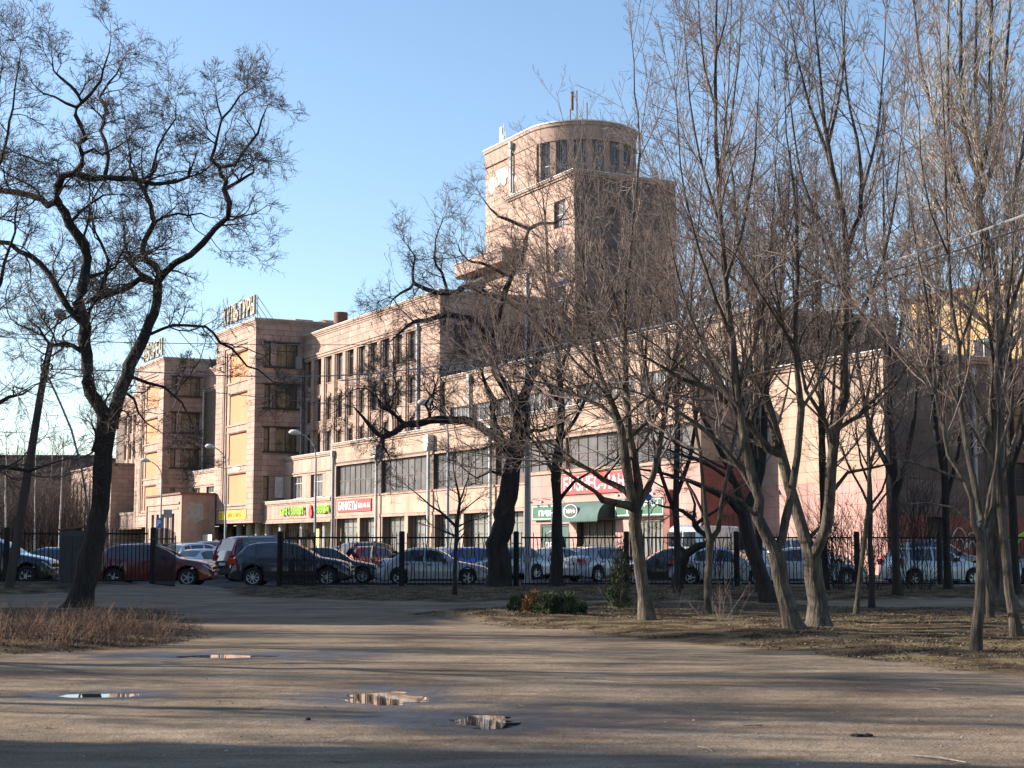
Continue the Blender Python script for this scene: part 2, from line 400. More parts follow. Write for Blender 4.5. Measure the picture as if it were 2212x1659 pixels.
    m2 = N.new('ShaderNodeMath'); m2.operation = 'MULTIPLY'; m2.inputs[1].default_value = 2.5; L.new(noise(6, 5), m2.inputs[0]); L.new(m2.outputs[0], ad.inputs[1])
    bp = N.new('ShaderNodeBump'); bp.inputs['Strength'].default_value = .5; bp.inputs['Distance'].default_value = .02; L.new(ad.outputs[0], bp.inputs['Height']); L.new(bp.outputs[0], b.inputs['Normal'])
    return m
M['soil'] = ground_material()
me = npmesh('park_ground', np.stack([GX.ravel(), GY.ravel(), GZ.ravel()], -1), fc, M['soil'], True)
for nm, arr in (('grassy', gm), ('wet', wet)):
    a_ = me.attributes.new(nm, 'FLOAT', 'POINT'); a_.data.foreach_set('value', arr.astype(np.float32))
tag(link('park_ground', me), kind='structure')
mb = MB(); mb.add([(-3000, -3000, -.16), (3000, -3000, -.16), (3000, 4000, -.16), (-3000, 4000, -.16)], [(0, 1, 2, 3)])
tag(mb.build('ground', mat('outer_soil', (.20, .17, .13), (.15, .13, .09), .05, .95)), kind='structure')
mb = MB()
mb.box(-120, 90, 56.55, 200, -.4, 0.0)
tag(mb.build('car_park', M['asphalt']), kind='structure')
mb = MB()
for i in range(60):
    x0 = -60 + i * 2.0
    if -12.6 < x0 < -8.2 or -12.6 < x0 + 1.97 < -8.2: continue
    mb.box(x0, x0 + 1.97, 56.4, 56.55, -.3, .10 if x0 > -12 else .2)
tag(mb.build('kerb', M['kerb']), kind='structure')
mb = MB()
mb.box(-12.7, -8.1, 56.3, 56.56, -.3, .004)
tag(mb.build('path_crossing', M['asphalt']), kind='structure')
# water
wm = mat('puddle_water', (.035, .030, .024), (.03, .026, .02), 1, .02, spec=.9)
for i, (c, a, b, rg) in enumerate(PUDDLES):
    mb = MB(); n = 48
    mb.add([(c.x + a * 1.25 * math.cos(q * 2 * math.pi / n), c.y + b * 1.3 * math.sin(q * 2 * math.pi / n), -.0135) for q in range(n)], [tuple(range(n))])
    o = mb.build('puddle', wm); tag(o, kind='structure')
# short dry grass
rng = np.random.RandomState(5)
def blades(name, n, X0, X1, Y0, Y1, hmin, hmax, material, thresh=.5, wid=.007):
    X = rng.uniform(X0, X1, n * 3); Y = rng.uniform(Y0 ** .5, Y1 ** .5, n * 3) ** 2
    k = (grassmask(X, Y) > thresh) & (vnoise(X, Y, .8, 30) + .35 * vnoise(X, Y, 3, 31) + .5 * vnoise(X, Y, .25, 32) > -.02)
    X, Y = X[k][:n], Y[k][:n]; n = len(X)
    Z = height(X, Y) - .01
    hh = rng.uniform(hmin, hmax, n); an = rng.uniform(0, 6.283, n); le = rng.uniform(.2, 1.3, n) * hh; w_ = wid * (1 + Y / 30)
    P = np.stack([X, Y, Z], -1)
    A = P + np.stack([np.cos(an + 1.57) * w_, np.sin(an + 1.57) * w_, 0 * X], -1)
    B = P - (A - P)
    Cc = P + np.stack([np.cos(an) * le, np.sin(an) * le, hh], -1)
    co_ = np.stack([A, B, Cc], 1).reshape(-1, 3)
    tag(link(name, npmesh(name, co_, np.arange(3 * n).reshape(-1, 3), material)), kind='stuff')
blades('dry_grass', 90000, -12, 20, 18, 42, .008, .032, M['hay'], wid=.0045)
def leaves(name, n, material, seed):
    rng = np.random.RandomState(seed); X = rng.uniform(-12, 18, n * 3); Y = rng.uniform(19 ** .5, 50 ** .5, n * 3) ** 2
    k = (grassmask(X, Y) > .35) & (vnoise(X, Y, .9, seed) > -.12); X, Y = X[k][:n], Y[k][:n]; n = len(X)
    C = np.stack([X, Y, height(X, Y) + .008], -1); a = rng.uniform(0, 6.283, n); s = rng.uniform(.012, .030, n); tl = rng.normal(0, .45, n)
    u = np.stack([np.cos(a), np.sin(a), tl], -1) * s[:, None]; v = np.stack([-np.sin(a), np.cos(a), rng.normal(0, .45, n)], -1) * (s * .6)[:, None]
    tag(link(name, npmesh(name, np.stack([C - u, C + v, C + u, C - v], 1).reshape(-1, 3), np.arange(4 * n).reshape(-1, 4), material)), kind='stuff')
leaves('leaf_litter', 26000, mat('dead_leaf', (.17, .115, .07), (.075, .050, .033), 5, .85, isl=.5), 41)
blades('fence_side_grass', 9000, -8, 26, 42, 56, .02, .06, M['hay'])
# ------------------------------------------------------------ the palace: local frame x to the right along the front, y into the building
aL = math.atan((-768 * 2212 / 2592 - 1106) * math.cos(TH) / F)
U = Vector((math.sin(aL), math.cos(aL), 0)); V_ = Vector((math.cos(aL), -math.sin(aL), 0))
BO = U * 150 + V_ * 50
BRZ = math.atan2(-U.y, -U.x)
def bw(x, y, z=0.0): p = U * (150 - x) + V_ * (50 + y); p.z = z; return p
PAL = empty('palace_building', tuple(BO), BRZ, 'pinkish stone palace with a round topped tower and long wings behind the parked cars', 'building')
def bobj(name, build, label, cat, group=None):
    """a top-level thing standing in the palace's frame: build(parent)"""
    e = empty(name, tuple(BO), BRZ, label, cat, group)
    build(e)
    lo = Vector((1e9,) * 3); hi = Vector((-1e9,) * 3)
    for ch in e.children:
        for v in ch.data.vertices:
            for i in range(3): lo[i] = min(lo[i], v.co[i]); hi[i] = max(hi[i], v.co[i])
    o = Vector(((lo.x + hi.x) / 2, (lo.y + hi.y) / 2, lo.z))
    for ch in e.children: ch.location = -o
    e.location = bw(o.x, o.y, o.z)
    return e
def grid_wall(mb, ax, p0, p1, u0, u1, z0, z1, holes, m=0):
    """solid wall made of boxes round the holes. ax 'x': wall runs along x, thickness y p0..p1; ax 'y': runs along y, thickness x p0..p1"""
    us = sorted({u0, u1, *[h[0] for h in holes if u0 < h[0] < u1], *[h[1] for h in holes if u0 < h[1] < u1]})
    for a, b in zip(us, us[1:]):
        c = (a + b) / 2; cuts = sorted([(max(h[2], z0), min(h[3], z1)) for h in holes if h[0] < c < h[1]])
        z = z0; segs = []
        for q0, q1 in cuts:
            if q0 > z: segs.append((z, q0))
            z = max(z, q1)
        if z < z1: segs.append((z, z1))
        for s0, s1 in segs:
            if ax == 'x': mb.box(a, b, p0, p1, s0, s1, m)
            else: mb.box(p0, p1, a, b, s0, s1, m)
N_SINGLE = [0]
SLAB = {}
def clad(ax, plane, u0, u1, z0, z1, holes, bw_, bh, mats, stuff, single=0, gap=None, th=.04, side=-1):
    gap = gap if gap is not None else (.03 if mats[1] == 0 else .015)
    """stone slabs proud of the core. side: direction the slab stands out"""
    rows = max(1, round((z1 - z0) / bh)); bh = (z1 - z0) / rows
    out = []
    for r in range(rows):
        a = z0 + r * bh; b = a + bh
        u = u0 - (bw_ / 2 if r % 2 else 0)
        while u < u1 - .02:
            c0, c1 = max(u, u0), min(u + bw_, u1); u += bw_
            if c1 - c0 < .12: continue
            pcs = [(c0, c1, a, b)]
            for h in holes:
                new = []
                for (p, q, s, t_) in pcs:
                    if h[0] >= q or h[1] <= p or h[2] >= t_ or h[3] <= s: new.append((p, q, s, t_)); continue
                    if s < h[2]: new.append((p, q, s, h[2]))
                    if h[3] < t_: new.append((p, q, h[3], t_))
                    lo, hi = max(s, h[2]), min(t_, h[3])
                    if p < h[0]: new.append((p, h[0], lo, hi))
                    if h[1] < q: new.append((h[1], q, lo, hi))
                pcs = new
            out += [p for p in pcs if p[1] - p[0] > .1 and p[3] - p[2] > .1]
    for (p, q, s, t_) in out:
        w_, h_ = q - p - gap, t_ - s - gap
        jit = random.uniform(0, .008)
        if single > 0 and N_SINGLE[0] < 298:
            single -= 1; N_SINGLE[0] += 1
            key = (ax, round(w_, 2), round(h_, 2), side, mats[0].name)
            if key not in SLAB:
                mb = MB()
                if ax == 'x': mb.box(-w_ / 2, w_ / 2, 0, side * th, -h_ / 2, h_ / 2)
                else: mb.box(0, side * th, -w_ / 2, w_ / 2, -h_ / 2, h_ / 2)
                SLAB[key] = mb.mesh('stone_slab', mats[0])
            c = ((p + q) / 2, plane + side * jit, (s + t_) / 2) if ax == 'x' else (plane + side * jit, (p + q) / 2, (s + t_) / 2)
            link('stone_slab', SLAB[key], PAL, c)
        else:
            e = plane + side * (th + jit); lo, hi = min(plane, e), max(plane, e)
            g = gap / 2
            if ax == 'x': stuff.box(p + g, q - g, lo, hi, s + g, t_ - g, mats[1], skip='k')
            else: stuff.box(lo, hi, p + g, q - g, s + g, t_ - g, mats[1], skip='l' if side > 0 else 'r')
WALL = MB(); CLAD = MB(); TRIM = MB(); FLASH = MB()
CM = [M['stone'], M['render_wall'], M['pink'], M['redpink'], M['shaded_stone']]
S1 = (M['stone1'], 0); S2 = (M['render1'], 1); S3 = (M['pink'], 2); S4 = (M['redpink'], 3); S5 = (M['shaded_stone'], 4)
def cornice(x0, x1, y0, ydepth, z, steps, m=0, rightside=True):
    """bands along the front and back along the right side; steps = (dz0, dz1, proud)"""
    for a, b, p in steps:
        TRIM.box(x0, x1 + (p if rightside else 0), y0 - p, y0 + .02, z + a, z + b, m)
        if rightside: TRIM.box(x1 - .02, x1 + p, y0 + .021, y0 + ydepth, z + a, z + b, m)
def flashing(x0, x1, y0, ydepth, z, p=.12, rightside=True):
    FLASH.box(x0, x1 + p, y0 - p, y0 + .25, z, z + .055)
    if rightside: FLASH.box(x1 - .25, x1 + p, y0 + .26, y0 + ydepth, z, z + .07)
def window(u0, u1, z0, z1, plane, ax='x', nx=2, nz=2, fm='frame', gm_='dim_glass', depth=.22, side=-1, bar=.06, each=False, parent=None, zs=None, label=None):
    """a framed window set `depth` back from the wall face. side -1: faces -y ; +1 with ax 'y': faces +x"""
    mb = MB()
    pl = plane - side * depth
    def bx(a, b, c, d, off=0, th=.06):
        lo, hi = sorted((pl + side * off, pl + side * (off + th)))
        if ax == 'x': mb.box(a, b, lo, hi, c, d)
        else: mb.box(lo, hi, a, b, c, d)
    bx(u0, u0 + bar, z0, z1); bx(u1 - bar, u1, z0, z1); bx(u0 + bar, u1 - bar, z0, z0 + bar); bx(u0 + bar, u1 - bar, z1 - bar, z1)
    ux = [u0 + (u1 - u0) * i / nx for i in range(nx + 1)]
    zz = zs or [z0 + (z1 - z0) * i / nz for i in range(nz + 1)]
    for a in ux[1:-1]: bx(a - bar / 2, a + bar / 2, z0 + bar, z1 - bar)
    for c in zz[1:-1]: bx(u0 + bar, u1 - bar, c - bar / 2, c + bar / 2, off=.005, th=.05)
    fr = mb.build('window', M[fm], parent or PAL)
    if label: fr['label'] = label
    def pane(a, b, c, d, jit):
        q = MB(); e = pl + side * (.012 + jit)
        if ax == 'x': q.box(a, b, min(e, e - side * .01), max(e, e - side * .01), c, d)
        else: q.box(min(e, e - side * .01), max(e, e - side * .01), a, b, c, d)
        q.build('pane', M[gm_], fr)
    if each:
        for a, b in zip(ux, ux[1:]):
            for c, d in zip(zz, zz[1:]): pane(a, b, c, d, random.uniform(0, .006))
    else: pane(u0, u1, z0, z1, 0)
    return fr

# ---- two projecting bays (risalits) with orange boards
def risalit(xl, xr, top, rows, boards, narrow_bottom):
    y0 = -.57
    frame_h = (xl + 2.5, xr - 2.45, 5.25, 22.85)
    WALLH = []
    sideh = []
    for (z0, z1) in rows:
        sideh.append((.45, 1.05, z0, z1)); sideh.append((1.7, 3.97, z0, z1))
    sideh.append((.5, 1.06, 6.1, 8.55))
    grid_wall(WALL, 'x', y0 + .05, y0 + .45, xl, xr - .45, 4.05, top, [frame_h])
    grid_wall(WALL, 'y', xr - .45, xr - .05, y0 + .05, 22, 4.05, top, sideh)
    WALL.box(xl, xr - .451, y0 + .46, 22, 4.3, top - .02)
    clad('x', y0 + .05, xl, xr, 4.07, top - .4, [frame_h], 1.45, .55, S1, CLAD)
    clad('y', xr - .05, y0 + .055, 6 if xr > -5 else 5.5, 4.07, top - .4, sideh, 1.45, .55, S1, CLAD, single=170 if xr > -5 else 60, side=1)
    clad('y', xr - .05, 6 if xr > -5 else 5.5, 22, top - 3.0, top - .4, [], 1.45, .55, S1, CLAD, side=1)
    # stepped frame round the boards
    fx0, fx1, fz0, fz1 = frame_h
    for d, e in ((.0, .35), (.12, .7)):
        TRIM.box(fx0 + d * 3, fx0 + .3 + d * 3, y0 + .05 + d, y0 + .45, fz0, fz1)
        TRIM.box(fx0 + d * 3 + .301, fx1, y0 + .051 + d, y0 + .449, fz1 - e, fz1 - e + .3)
        TRIM.box(fx0 + d * 3 + .301, fx1, y0 + .052 + d, y0 + .449, fz0 + e - .3, fz0 + e - .05)
    bx0 = fx0 + 1.55
    TRIM.box(fx0 + .7, bx0 - .002, y0 + .30, y0 + .448, fz0 + .4, fz1 - .7)
    zz = [fz0 + .65] + [v for b in boards for v in b] + [fz1 - .7]
    for i in range(0, len(zz), 2):
        a, b = zz[i], zz[i + 1]
        if b - a > .05:
            TRIM.box(bx0, fx1, y0 + .12, y0 + .447, a, b)
            TRIM.box(bx0 - .2, fx1 + .05, y0 + .02, y0 + .118, b - .22, b - .05)
            TRIM.box(bx0 - .1, fx1 + .04, y0 + .05, y0 + .117, a + .08, a + .24)
    for a, b in boards:
        mb = MB(); mb.box(bx0, fx1, y0 + .40, y0 + .44, a, b)
        mb.build('board', M['orange'], PAL)
    for (z0, z1) in rows:
        window(.45, 1.05, z0, z1, xr - .05, 'y', 1, 2, 'brown_frame', 'curtain', side=1, bar=.07)
        window(1.7, 3.97, z0, z1, xr - .05, 'y', 2, 2, 'brown_frame', 'curtain', side=1, bar=.07, each=True, zs=[z0, z0 + (z1 - z0) * .68, z1] if z0 > 14 else [z0, z0 + (z1 - z0) * .33, z1])
        TRIM.box(xr - .04, xr + .10, .3, 4.2, z0 - .2, z0 - .02, 1)
        TRIM.box(xr - .04, xr + .06, .3, 4.2, z1 + .02, z1 + .16, 1)
    window(.5, 1.06, 6.1, 8.55, xr - .05, 'y', 1, 2, 'brown_frame', 'curtain', side=1, bar=.07)
    cornice(xl, xr, y0, 23, top, [(-.42, -.25, .05), (-.25, -.1, .12), (-.1, .12, .2)])
    flashing(xl, xr, y0, 23, top + .12, .24)
    # arcade below
    TRIM.box(xl, xr + .02, y0, 2.7, 3.85, 4.06)
    WALL.box(xl, xr, 2.9, 4.6, 0, 4.2)
risalit(-13.4, 0, 24.5, [(19.8, 22.2), (15.55, 17.9), (11.1, 13.5)], [(5.75, 9.02), (9.97, 13.31), (14.26, 17.47), (18.76, 21.83)], True)
risalit(-48.2, -35, 24.3, [(19.8, 22.1), (15.3, 17.7), (11.0, 13.2)], [(5.8, 8.95), (9.9, 13.1), (14.25, 17.3), (18.8, 21.5)], True)
mb = MB(); mb.box(.0, .05, 1.72, 2.62, 6.35, 8.5); mb.build('blanking_panel', M['dirty_white'], PAL)['label'] = 'white sheet closing a window on the side wall'
for x in (-17.8, -14.9, -11.5, -8.1, -5.2, -2.0):
    mb = MB(); mb.cyl(x, 1.8, 0, 3.86, .36, 20); mb.build('column', M['concrete'], PAL, 60)
for x in (-46, -42, -38):
    mb = MB(); mb.cyl(x, 1.8, 0, 3.86, .36, 20); mb.build('column', M['concrete'], PAL, 60)

# ---- high wing
def high_wing(x0, x1, first, n, solid_from):
    top = 23.05; y0 = 4.66
    hs = [(first + 2.88 * k, first + 1.85 + 2.88 * k, 10.2, 20.25) for k in range(n)]
    grid_wall(WALL, 'x', y0 + .05, y0 + .45, x0, x1 - .45, 9.8, top, hs)
    WALL.box(x0, x1 - .451, y0 + .46, 18, 9.8, top - .02)
    grid_wall(WALL, 'y', x1 - .45, x1 - .05, y0 + .05, 18, 9.8, top, [(6.0, 7.2, 17.7, 20.2), (9.6, 11.2, 17.7, 20.2), (6.0, 7.2, 13.9, 16.2)])
    clad('x', y0 + .05, x0, x1, 20.9, top - .45, [], 1.45, .55, S1, CLAD, single=0)
    clad('x', y0 + .05, solid_from, x1, 9.9, 20.2, [], 1.45, .55, S1, CLAD)
    clad('y', x1 - .05, y0 + .055, 18, 9.9, top - .45, [(6.0, 7.2, 17.7, 20.2), (9.6, 11.2, 17.7, 20.2), (6.0, 7.2, 13.9, 16.2)], 1.45, .55, S1, CLAD, side=1)
    for h in hs:
        a, b = h[0], h[1]
        for k, d in enumerate((.08, .2)):
            TRIM.box(a + .14 * k, a + .139 + .14 * k, y0 + d, y0 + .45, 9.9, 20.24)
        mb = MB(); mb.box(b + .12, b + .90, y0 - .02, y0 + .049, 9.9, 20.24); mb.build('pilaster', M['trim'], PAL)
        for z0, z1 in ((17.66, 20.24), (13.95, 16.2), (10.6, 12.72)):
            window(a + .3, b, z0, z1, y0, 'x', 1, 2, 'brown_frame', random.choice(['glass', 'glass', 'dim_glass', 'curtain']), depth=.40, bar=.07, zs=[z0, z1 - .55, z1])
        for z0, z1 in ((16.2, 17.66), (12.72, 13.95), (9.9, 10.6)):
            mb = MB()
            mb.box(a + .29, b, y0 + .18, y0 + .45, z0, z1)
            mb.box(a + .45, b - .2, y0 + .10, y0 + .179, z0 + .35, z1 - .15)
            mb.box(a + .35, b - .05, y0 + .04, y0 + .178, z1 - .1, z1 - .02)
            mb.box(a + .55, b - .35, y0 + .02, y0 + .179, z0 + .1, z0 + .34)
            mb.build('spandrel', M['trim'], PAL)
    cornice(x0, x1, y0, 13, top, [(-.5, -.32, .06), (-.32, -.15, .14), (-.15, .02, .22)])
    cornice(x0, x1, y0, 13, 20.25, [(.0, .14, .05), (.16, .38, .14), (.42, .62, .22)], rightside=False)
    flashing(x0, x1, y0, 13, top + .02, .26)
high_wing(.0, 33.1, .22, 10, 28.4)
high_wing(-35, -13.4, -30.5, 6, -13.9)
high_wing(-80.8, -48.2, -76.2, 9, -49.0)

# ---- low wing with two windows, gift shop fascia
def low_wing(xa, xb, signs, y0=2.7):
    hs = [(xa + 1.9, xa + 5.2, 6.2, 8.4), (xa + 7.7, xa + 10.9, 6.2, 8.4), (xa + 13.3, xa + 16.5, 6.2, 8.4)]
    hs = [h for h in hs if h[1] < xb]
    grid_wall(WALL, 'x', y0 + .05, y0 + .4, xa, xb, 5.9, 10.4, hs)
    WALL.box(xa, xb, y0 + .41, 4.66, 5.9, 10.38)
    clad('x', y0 + .05, xa, xb, 8.75, 10.0, [], 2.6, 1.25, S1, CLAD)
    clad('x', y0 + .05, xa, xb, 5.9, 8.6, hs, 1.3, 2.7, S1, CLAD)
    for h in hs: window(h[0] + .3, h[1], h[2], h[3], y0, 'x', 3, 2, 'wframe', 'dim_glass', depth=.3, bar=.07, zs=[h[2], h[3] - .7, h[3]])
    cornice(xa, xb, y0, 3, 10.4, [(-.35, -.2, .08), (-.2, 0, .16)], rightside=False)
    cornice(xa, xb, y0, 3, 8.62, [(0, .12, .1)], rightside=False)
    flashing(xa, xb, y0, 3, 10.4, .2, rightside=False)
    # fascia
    WALL.box(xa, xb, .65, y0 + .04, 3.75, 5.85)
    clad('x', .65, xa, xb, 4.1, 5.5, [], 1.1, 1.4, S1, CLAD)
    cornice(xa, xb, .6, 3, 5.9, [(-.42, -.28, .06), (-.28, -.05, .16)], rightside=False)
    cornice(xa, xb, .6, 3, 3.7, [(0, .14, .12), (.16, .36, .06)], rightside=False)
    flashing(xa, xb, .6, 3, 5.87, .2, rightside=False)
    WALL.box(xa, xb, 3.2, 4.6, 0, 3.72)
low_wing(0.02, 18.85, True)
low_wing(-35 + .02, -13.42, False)
low_wing(-63.2, -48.22, False)
for x in (3.1, 9.2, 15.3):
    mb = MB(); mb.cyl(x, 1.5, 0, 3.69, .36, 20); mb.build('column', M['concrete'], PAL, 60)
for k, x in enumerate((4.2, 7.6, 11.0, 13.6, 17.0)):
    window(x, x + 1.5, .3, 3.2, 3.2, 'x', 1, 1, 'brown_frame', 'lampglow' if k in (1, 3, 4) else 'glass', depth=-.02)

# ---- long low wing with ribbon windows
def low_front(x0, x1, pub):
    y0 = .6
    gf = []
    for a, b in ((20.05, 25.08), (27.09 - 1.5, 29.4), (30.6, 35.2), (35.85, 40.0), (40.95, 45.7), (46.1, 50.6), (51.3, 55.6)):
        gf.append((a, b, .0, 3.9))
    rb = [(20.05, 29.9, 5.9, 8.62), (30.2, 40.3, 5.9, 8.62), (40.6, 51.0, 5.9, 8.62), (51.3, 61.0, 6.5, 8.62), (61.4, 76.0, 6.5, 8.62)]
    pub_h = [(58.0, 61.9, .5, 2.95), (62.9, 67.7, .0, 3.1), (69.3, 73.4, .5, 3.1)]
    grid_wall(WALL, 'x', y0 + .05, y0 + .45, x0, x1 - .45, 0, 10.65, gf + rb + pub_h)
    WALL.box(x0, x1 - .46, y0 + 1.2, 5.0, 0, 10.6)
    grid_wall(WALL, 'y', x1 - .45, x1 - .05, y0 + .05, 4.2, 0, 10.65, [])
    # return walls inside the ground floor openings
    for a, b, c, d in gf:
        mb = MB(); mb.box(a, a + .06, y0 + .46, y0 + 1.2, 0, 3.9); mb.box(b - .06, b, y0 + .46, y0 + 1.2, 0, 3.9); mb.box(a, b, y0 + .46, y0 + 1.2, 3.9, 4.0)
        mb.build('reveal', M['trim'], PAL)
        window(a + .07, b - .07, .2, 3.88, y0, 'x', 4, 5, 'frame', 'pale_glass', depth=.65, bar=.06)
    clad('x', y0 + .05, x0, 56.2, 8.95, 10.3, [], 1.5, .68, S2, CLAD, single=48)
    clad('x', y0 + .05, 56.2, x1, 8.95, 10.3, [], 1.5, .68, S2, CLAD)
    clad('x', y0 + .05, x0, 56.2, 4.15, 5.75, [], .95, 1.6, S2, CLAD)
    clad('x', y0 + .05, 56.2, x1 - .0, .0, 6.3, pub_h, 1.3, .8, S3, CLAD)
    clad('y', x1 - .05, y0 + .055, 4.2, .0, 6.3, [], 1.1, .8, S4, CLAD, side=1)
    clad('y', x1 - .05, y0 + .055, 4.2, 6.4, 10.3, [], 1.3, .65, S2, CLAD, side=1)
    for a, b, c, d in rb:
        n = max(4, round((b - a) / 1.22))
        for q in range(2 if b < 51.2 else 1):
            pass
        half = n // 2
        m_ = a + (b - a) * half / n
        window(a + .1, m_, c + .02, d - .02, y0, 'x', half, 2, 'frame', 'dim_glass', depth=.3, bar=.075, each=b < 52)
        window(m_ + .002, b - .1, c + .02, d - .02, y0, 'x', n - half, 2, 'frame', 'dim_glass', depth=.3, bar=.075, each=b < 52)
    TRIM.box(19.9, 56.2, y0 - .08, y0 + .049, 5.74, 5.86)
    TRIM.box(19.9, 76.2, y0 - .06, y0 + .049, 8.64, 8.78)
    TRIM.box(19.9, 56.2, y0 - .05, y0 + .049, 3.92, 4.13)
    TRIM.box(56.2, 77.05, y0 - .12, y0 + .049, 6.3, 6.5, 0)
    TRIM.box(19.75, 19.98, y0 - .06, y0 + .049, 4.14, 8.63)
    cornice(x0, x1, y0, 5, 10.65, [(-.36, -.2, .08), (-.2, 0, .18)])
    flashing(x0, x1, y0, 5, 10.65, .24)
    # piers
    for a, b in ((25.08, 25.59), (29.4, 30.6), (35.2, 35.85), (40.0, 40.95), (45.7, 46.1), (50.6, 51.3), (55.6, 56.2)):
        mb = MB(); mb.box(a, b, y0 - .01, y0 + .049, 0, 3.9); mb.build('pier', M['render1'], PAL)
low_front(18.85, 77, True)
# downpipes with square hoppers
for x, zt in ((30.0, 9.95), (40.45, 10.15), (51.1, 10.3)):
    mb = MB(); mb.tube([(x, .28, 0), (x, .28, zt - .9)], .13, 10)
    mb.build('downpipe', M['dirty_white'], PAL, 50)
    mb = MB(); mb.prism([(x - .42, zt), (x + .42, zt), (x + .42, zt - .75), (x + .14, zt - 1.25), (x - .14, zt - 1.25), (x - .42, zt - .75)], .02, .55)
    mb.build('hopper', M['dirty_white'], PAL)
for x, y, z0, z1 in ((28.9, 4.5, 10.6, 20.2), (38.4, 4.85, 10.6, 14.8), (19.5, .45, 0, 9.5), (26.7, 14.8, 33.9, 38)):
    mb = MB(); mb.tube([(x, y, z0), (x, y, z1)], .13, 10); mb.box(x - .2, x + .2, y - .2, y + .15, z1, z1 + .55)
    mb.build('downpipe', M['grey_metal'], PAL, 50)
mb = MB(); mb.tube([(.2, 4.35, 10.5), (.2, 4.35, 18.6), (.2, 4.0, 19.6)], .12, 10); mb.box(.03, .5, 3.7, 4.25, 19.6, 20.9)
mb.build('downpipe', M['grey_metal'], PAL, 50)
mb = MB(); mb.tube([(-34.8, 4.35, 10.5), (-34.8, 4.35, 20.6)], .12, 10); mb.build('downpipe', M['dirty_white'], PAL, 50)

# ---- middle block behind the low wing
def block(x0, x1, y0, y1, z0, top, front, sidem, holes=[], sh=[], bw2=1.5, bh=.6, flash=True, single=0):
    grid_wall(WALL, 'x', y0 + .05, y0 + .45, x0, x1 - .45, z0, top, holes)
    grid_wall(WALL, 'y', x1 - .45, x1 - .05, y0 + .05, y1, z0, top, sh)
    WALL.box(x0, x1 - .451, y0 + .46, y1, z0, top - .02)
    clad('x', y0 + .05, x0, x1, z0, top - .35, holes, bw2, bh, front, CLAD, single=single)
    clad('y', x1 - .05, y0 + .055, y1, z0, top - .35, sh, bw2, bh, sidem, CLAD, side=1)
    cornice(x0, x1, y0, y1 - y0, top, [(-.34, -.18, .08), (-.18, 0, .18)])
    if flash: flashing(x0, x1, y0, y1 - y0, top, .24)
mh = [(34.4 + i * 4.2, 37.9 + i * 4.2, 11.1, 12.9) for i in range(10)]
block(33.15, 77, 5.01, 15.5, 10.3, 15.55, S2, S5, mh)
for h in mh: window(h[0], h[1], h[2], h[3], 5.01, 'x', 4, 1, 'wframe', 'dim_glass', depth=.25, bar=.06)
# right block
rs = [(6.76, 7.93, .2, 3.0), (11.2, 14.2, 4.2, 6.0), (11.2, 14.2, 7.6, 9.6)]
Wb = MB()
grid_wall(WALL, 'x', 4.05, 4.45, 77, 88.25, 0, 11.6, [])
grid_wall(WALL, 'y', 88.25, 88.65, 4.05, 30, 0, 11.6, rs)
WALL.box(77, 88.249, 4.46, 30, 0, 11.58)
clad('x', 4.05, 77, 88.7, 4.9, 11.2, [], 1.5, .62, S2, CLAD, single=40)
clad('x', 4.05, 77, 88.7, .0, 4.9, [], 1.5, .62, S3, CLAD)
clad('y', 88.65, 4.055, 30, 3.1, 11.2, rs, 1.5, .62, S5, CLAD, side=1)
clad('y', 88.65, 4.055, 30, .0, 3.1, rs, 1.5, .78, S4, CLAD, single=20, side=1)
cornice(77, 88.7, 4.0, 26, 11.6, [(-.34, -.18, .08), (-.18, 0, .18)]); flashing(77, 88.7, 4.0, 26, 11.6, .24)
for h in rs[1:]: window(h[0], h[1], h[2], h[3], 88.65, 'y', 3, 2, 'brown_frame', 'glass', side=1)
mb = MB(); mb.box(88.3, 88.36, 6.78, 7.91, .22, 2.98); d = mb.build('door', M['brown_frame'], PAL); mb = MB(); mb.box(88.361, 88.40, 7.1, 7.3, 1.0, 1.9); mb.build('notice', M['dirty_white'], d)
mb = MB(); mb.tube([(88.85, 10.1, 0), (88.85, 10.1, 11)], .12, 10); mb.build('downpipe', M['grey_metal'], PAL, 50)
# end block at the far left
block(-86.3, -60.8, -.57, 12, 0, 12.75, S1, S1, [], [], flash=False)
for i in range(9):
    x = -85.4 + i * 2.75
    mb = MB(); mb.box(x, x + 1.1, -.75, -.58, .5, 10.6); mb.build('pilaster', M['trim'], PAL)

# ---- the tower
TH_ = [(34.4, 36.4, 29.05, 31.4), (34.4, 36.4, 25.2, 27.25), (34.4, 36.4, 21.6, 23.8), (34.4, 36.4, 17.8, 20.2)]
grid_wall(WALL, 'x', 15.05, 15.45, 25.6, 37.5, 12, 33.6, TH_)
grid_wall(WALL, 'y', 37.5, 37.9, 15.05, 25.4, 12, 33.6, [])
WALL.box(21.0, 37.499, 15.46, 25.4, 12, 33.55)
grid_wall(WALL, 'x', 15.15, 15.45, 20.95, 25.6, 12, 38.9, [])
clad('x', 15.05, 25.6, 37.95, 12, 33.1, TH_, 1.4, .58, S1, CLAD)
clad('x', 15.15, 20.9, 25.6, 12, 37.4, [], 1.4, .58, S1, CLAD)
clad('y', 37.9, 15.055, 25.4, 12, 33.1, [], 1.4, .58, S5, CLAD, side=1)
for h in TH_: window(h[0], h[1], h[2], h[3], 15.05, 'x', 2, 2, 'wframe', 'dim_glass', depth=.3)
cornice(25.6, 37.95, 15.0, 10.4, 33.6, [(-.4, -.22, .08), (-.22, 0, .2)])
flashing(25.6, 37.95, 15.0, 10.4, 33.6, .26)
TRIM.box(20.88, 25.6, 15.02, 15.14, 31.15, 31.35)
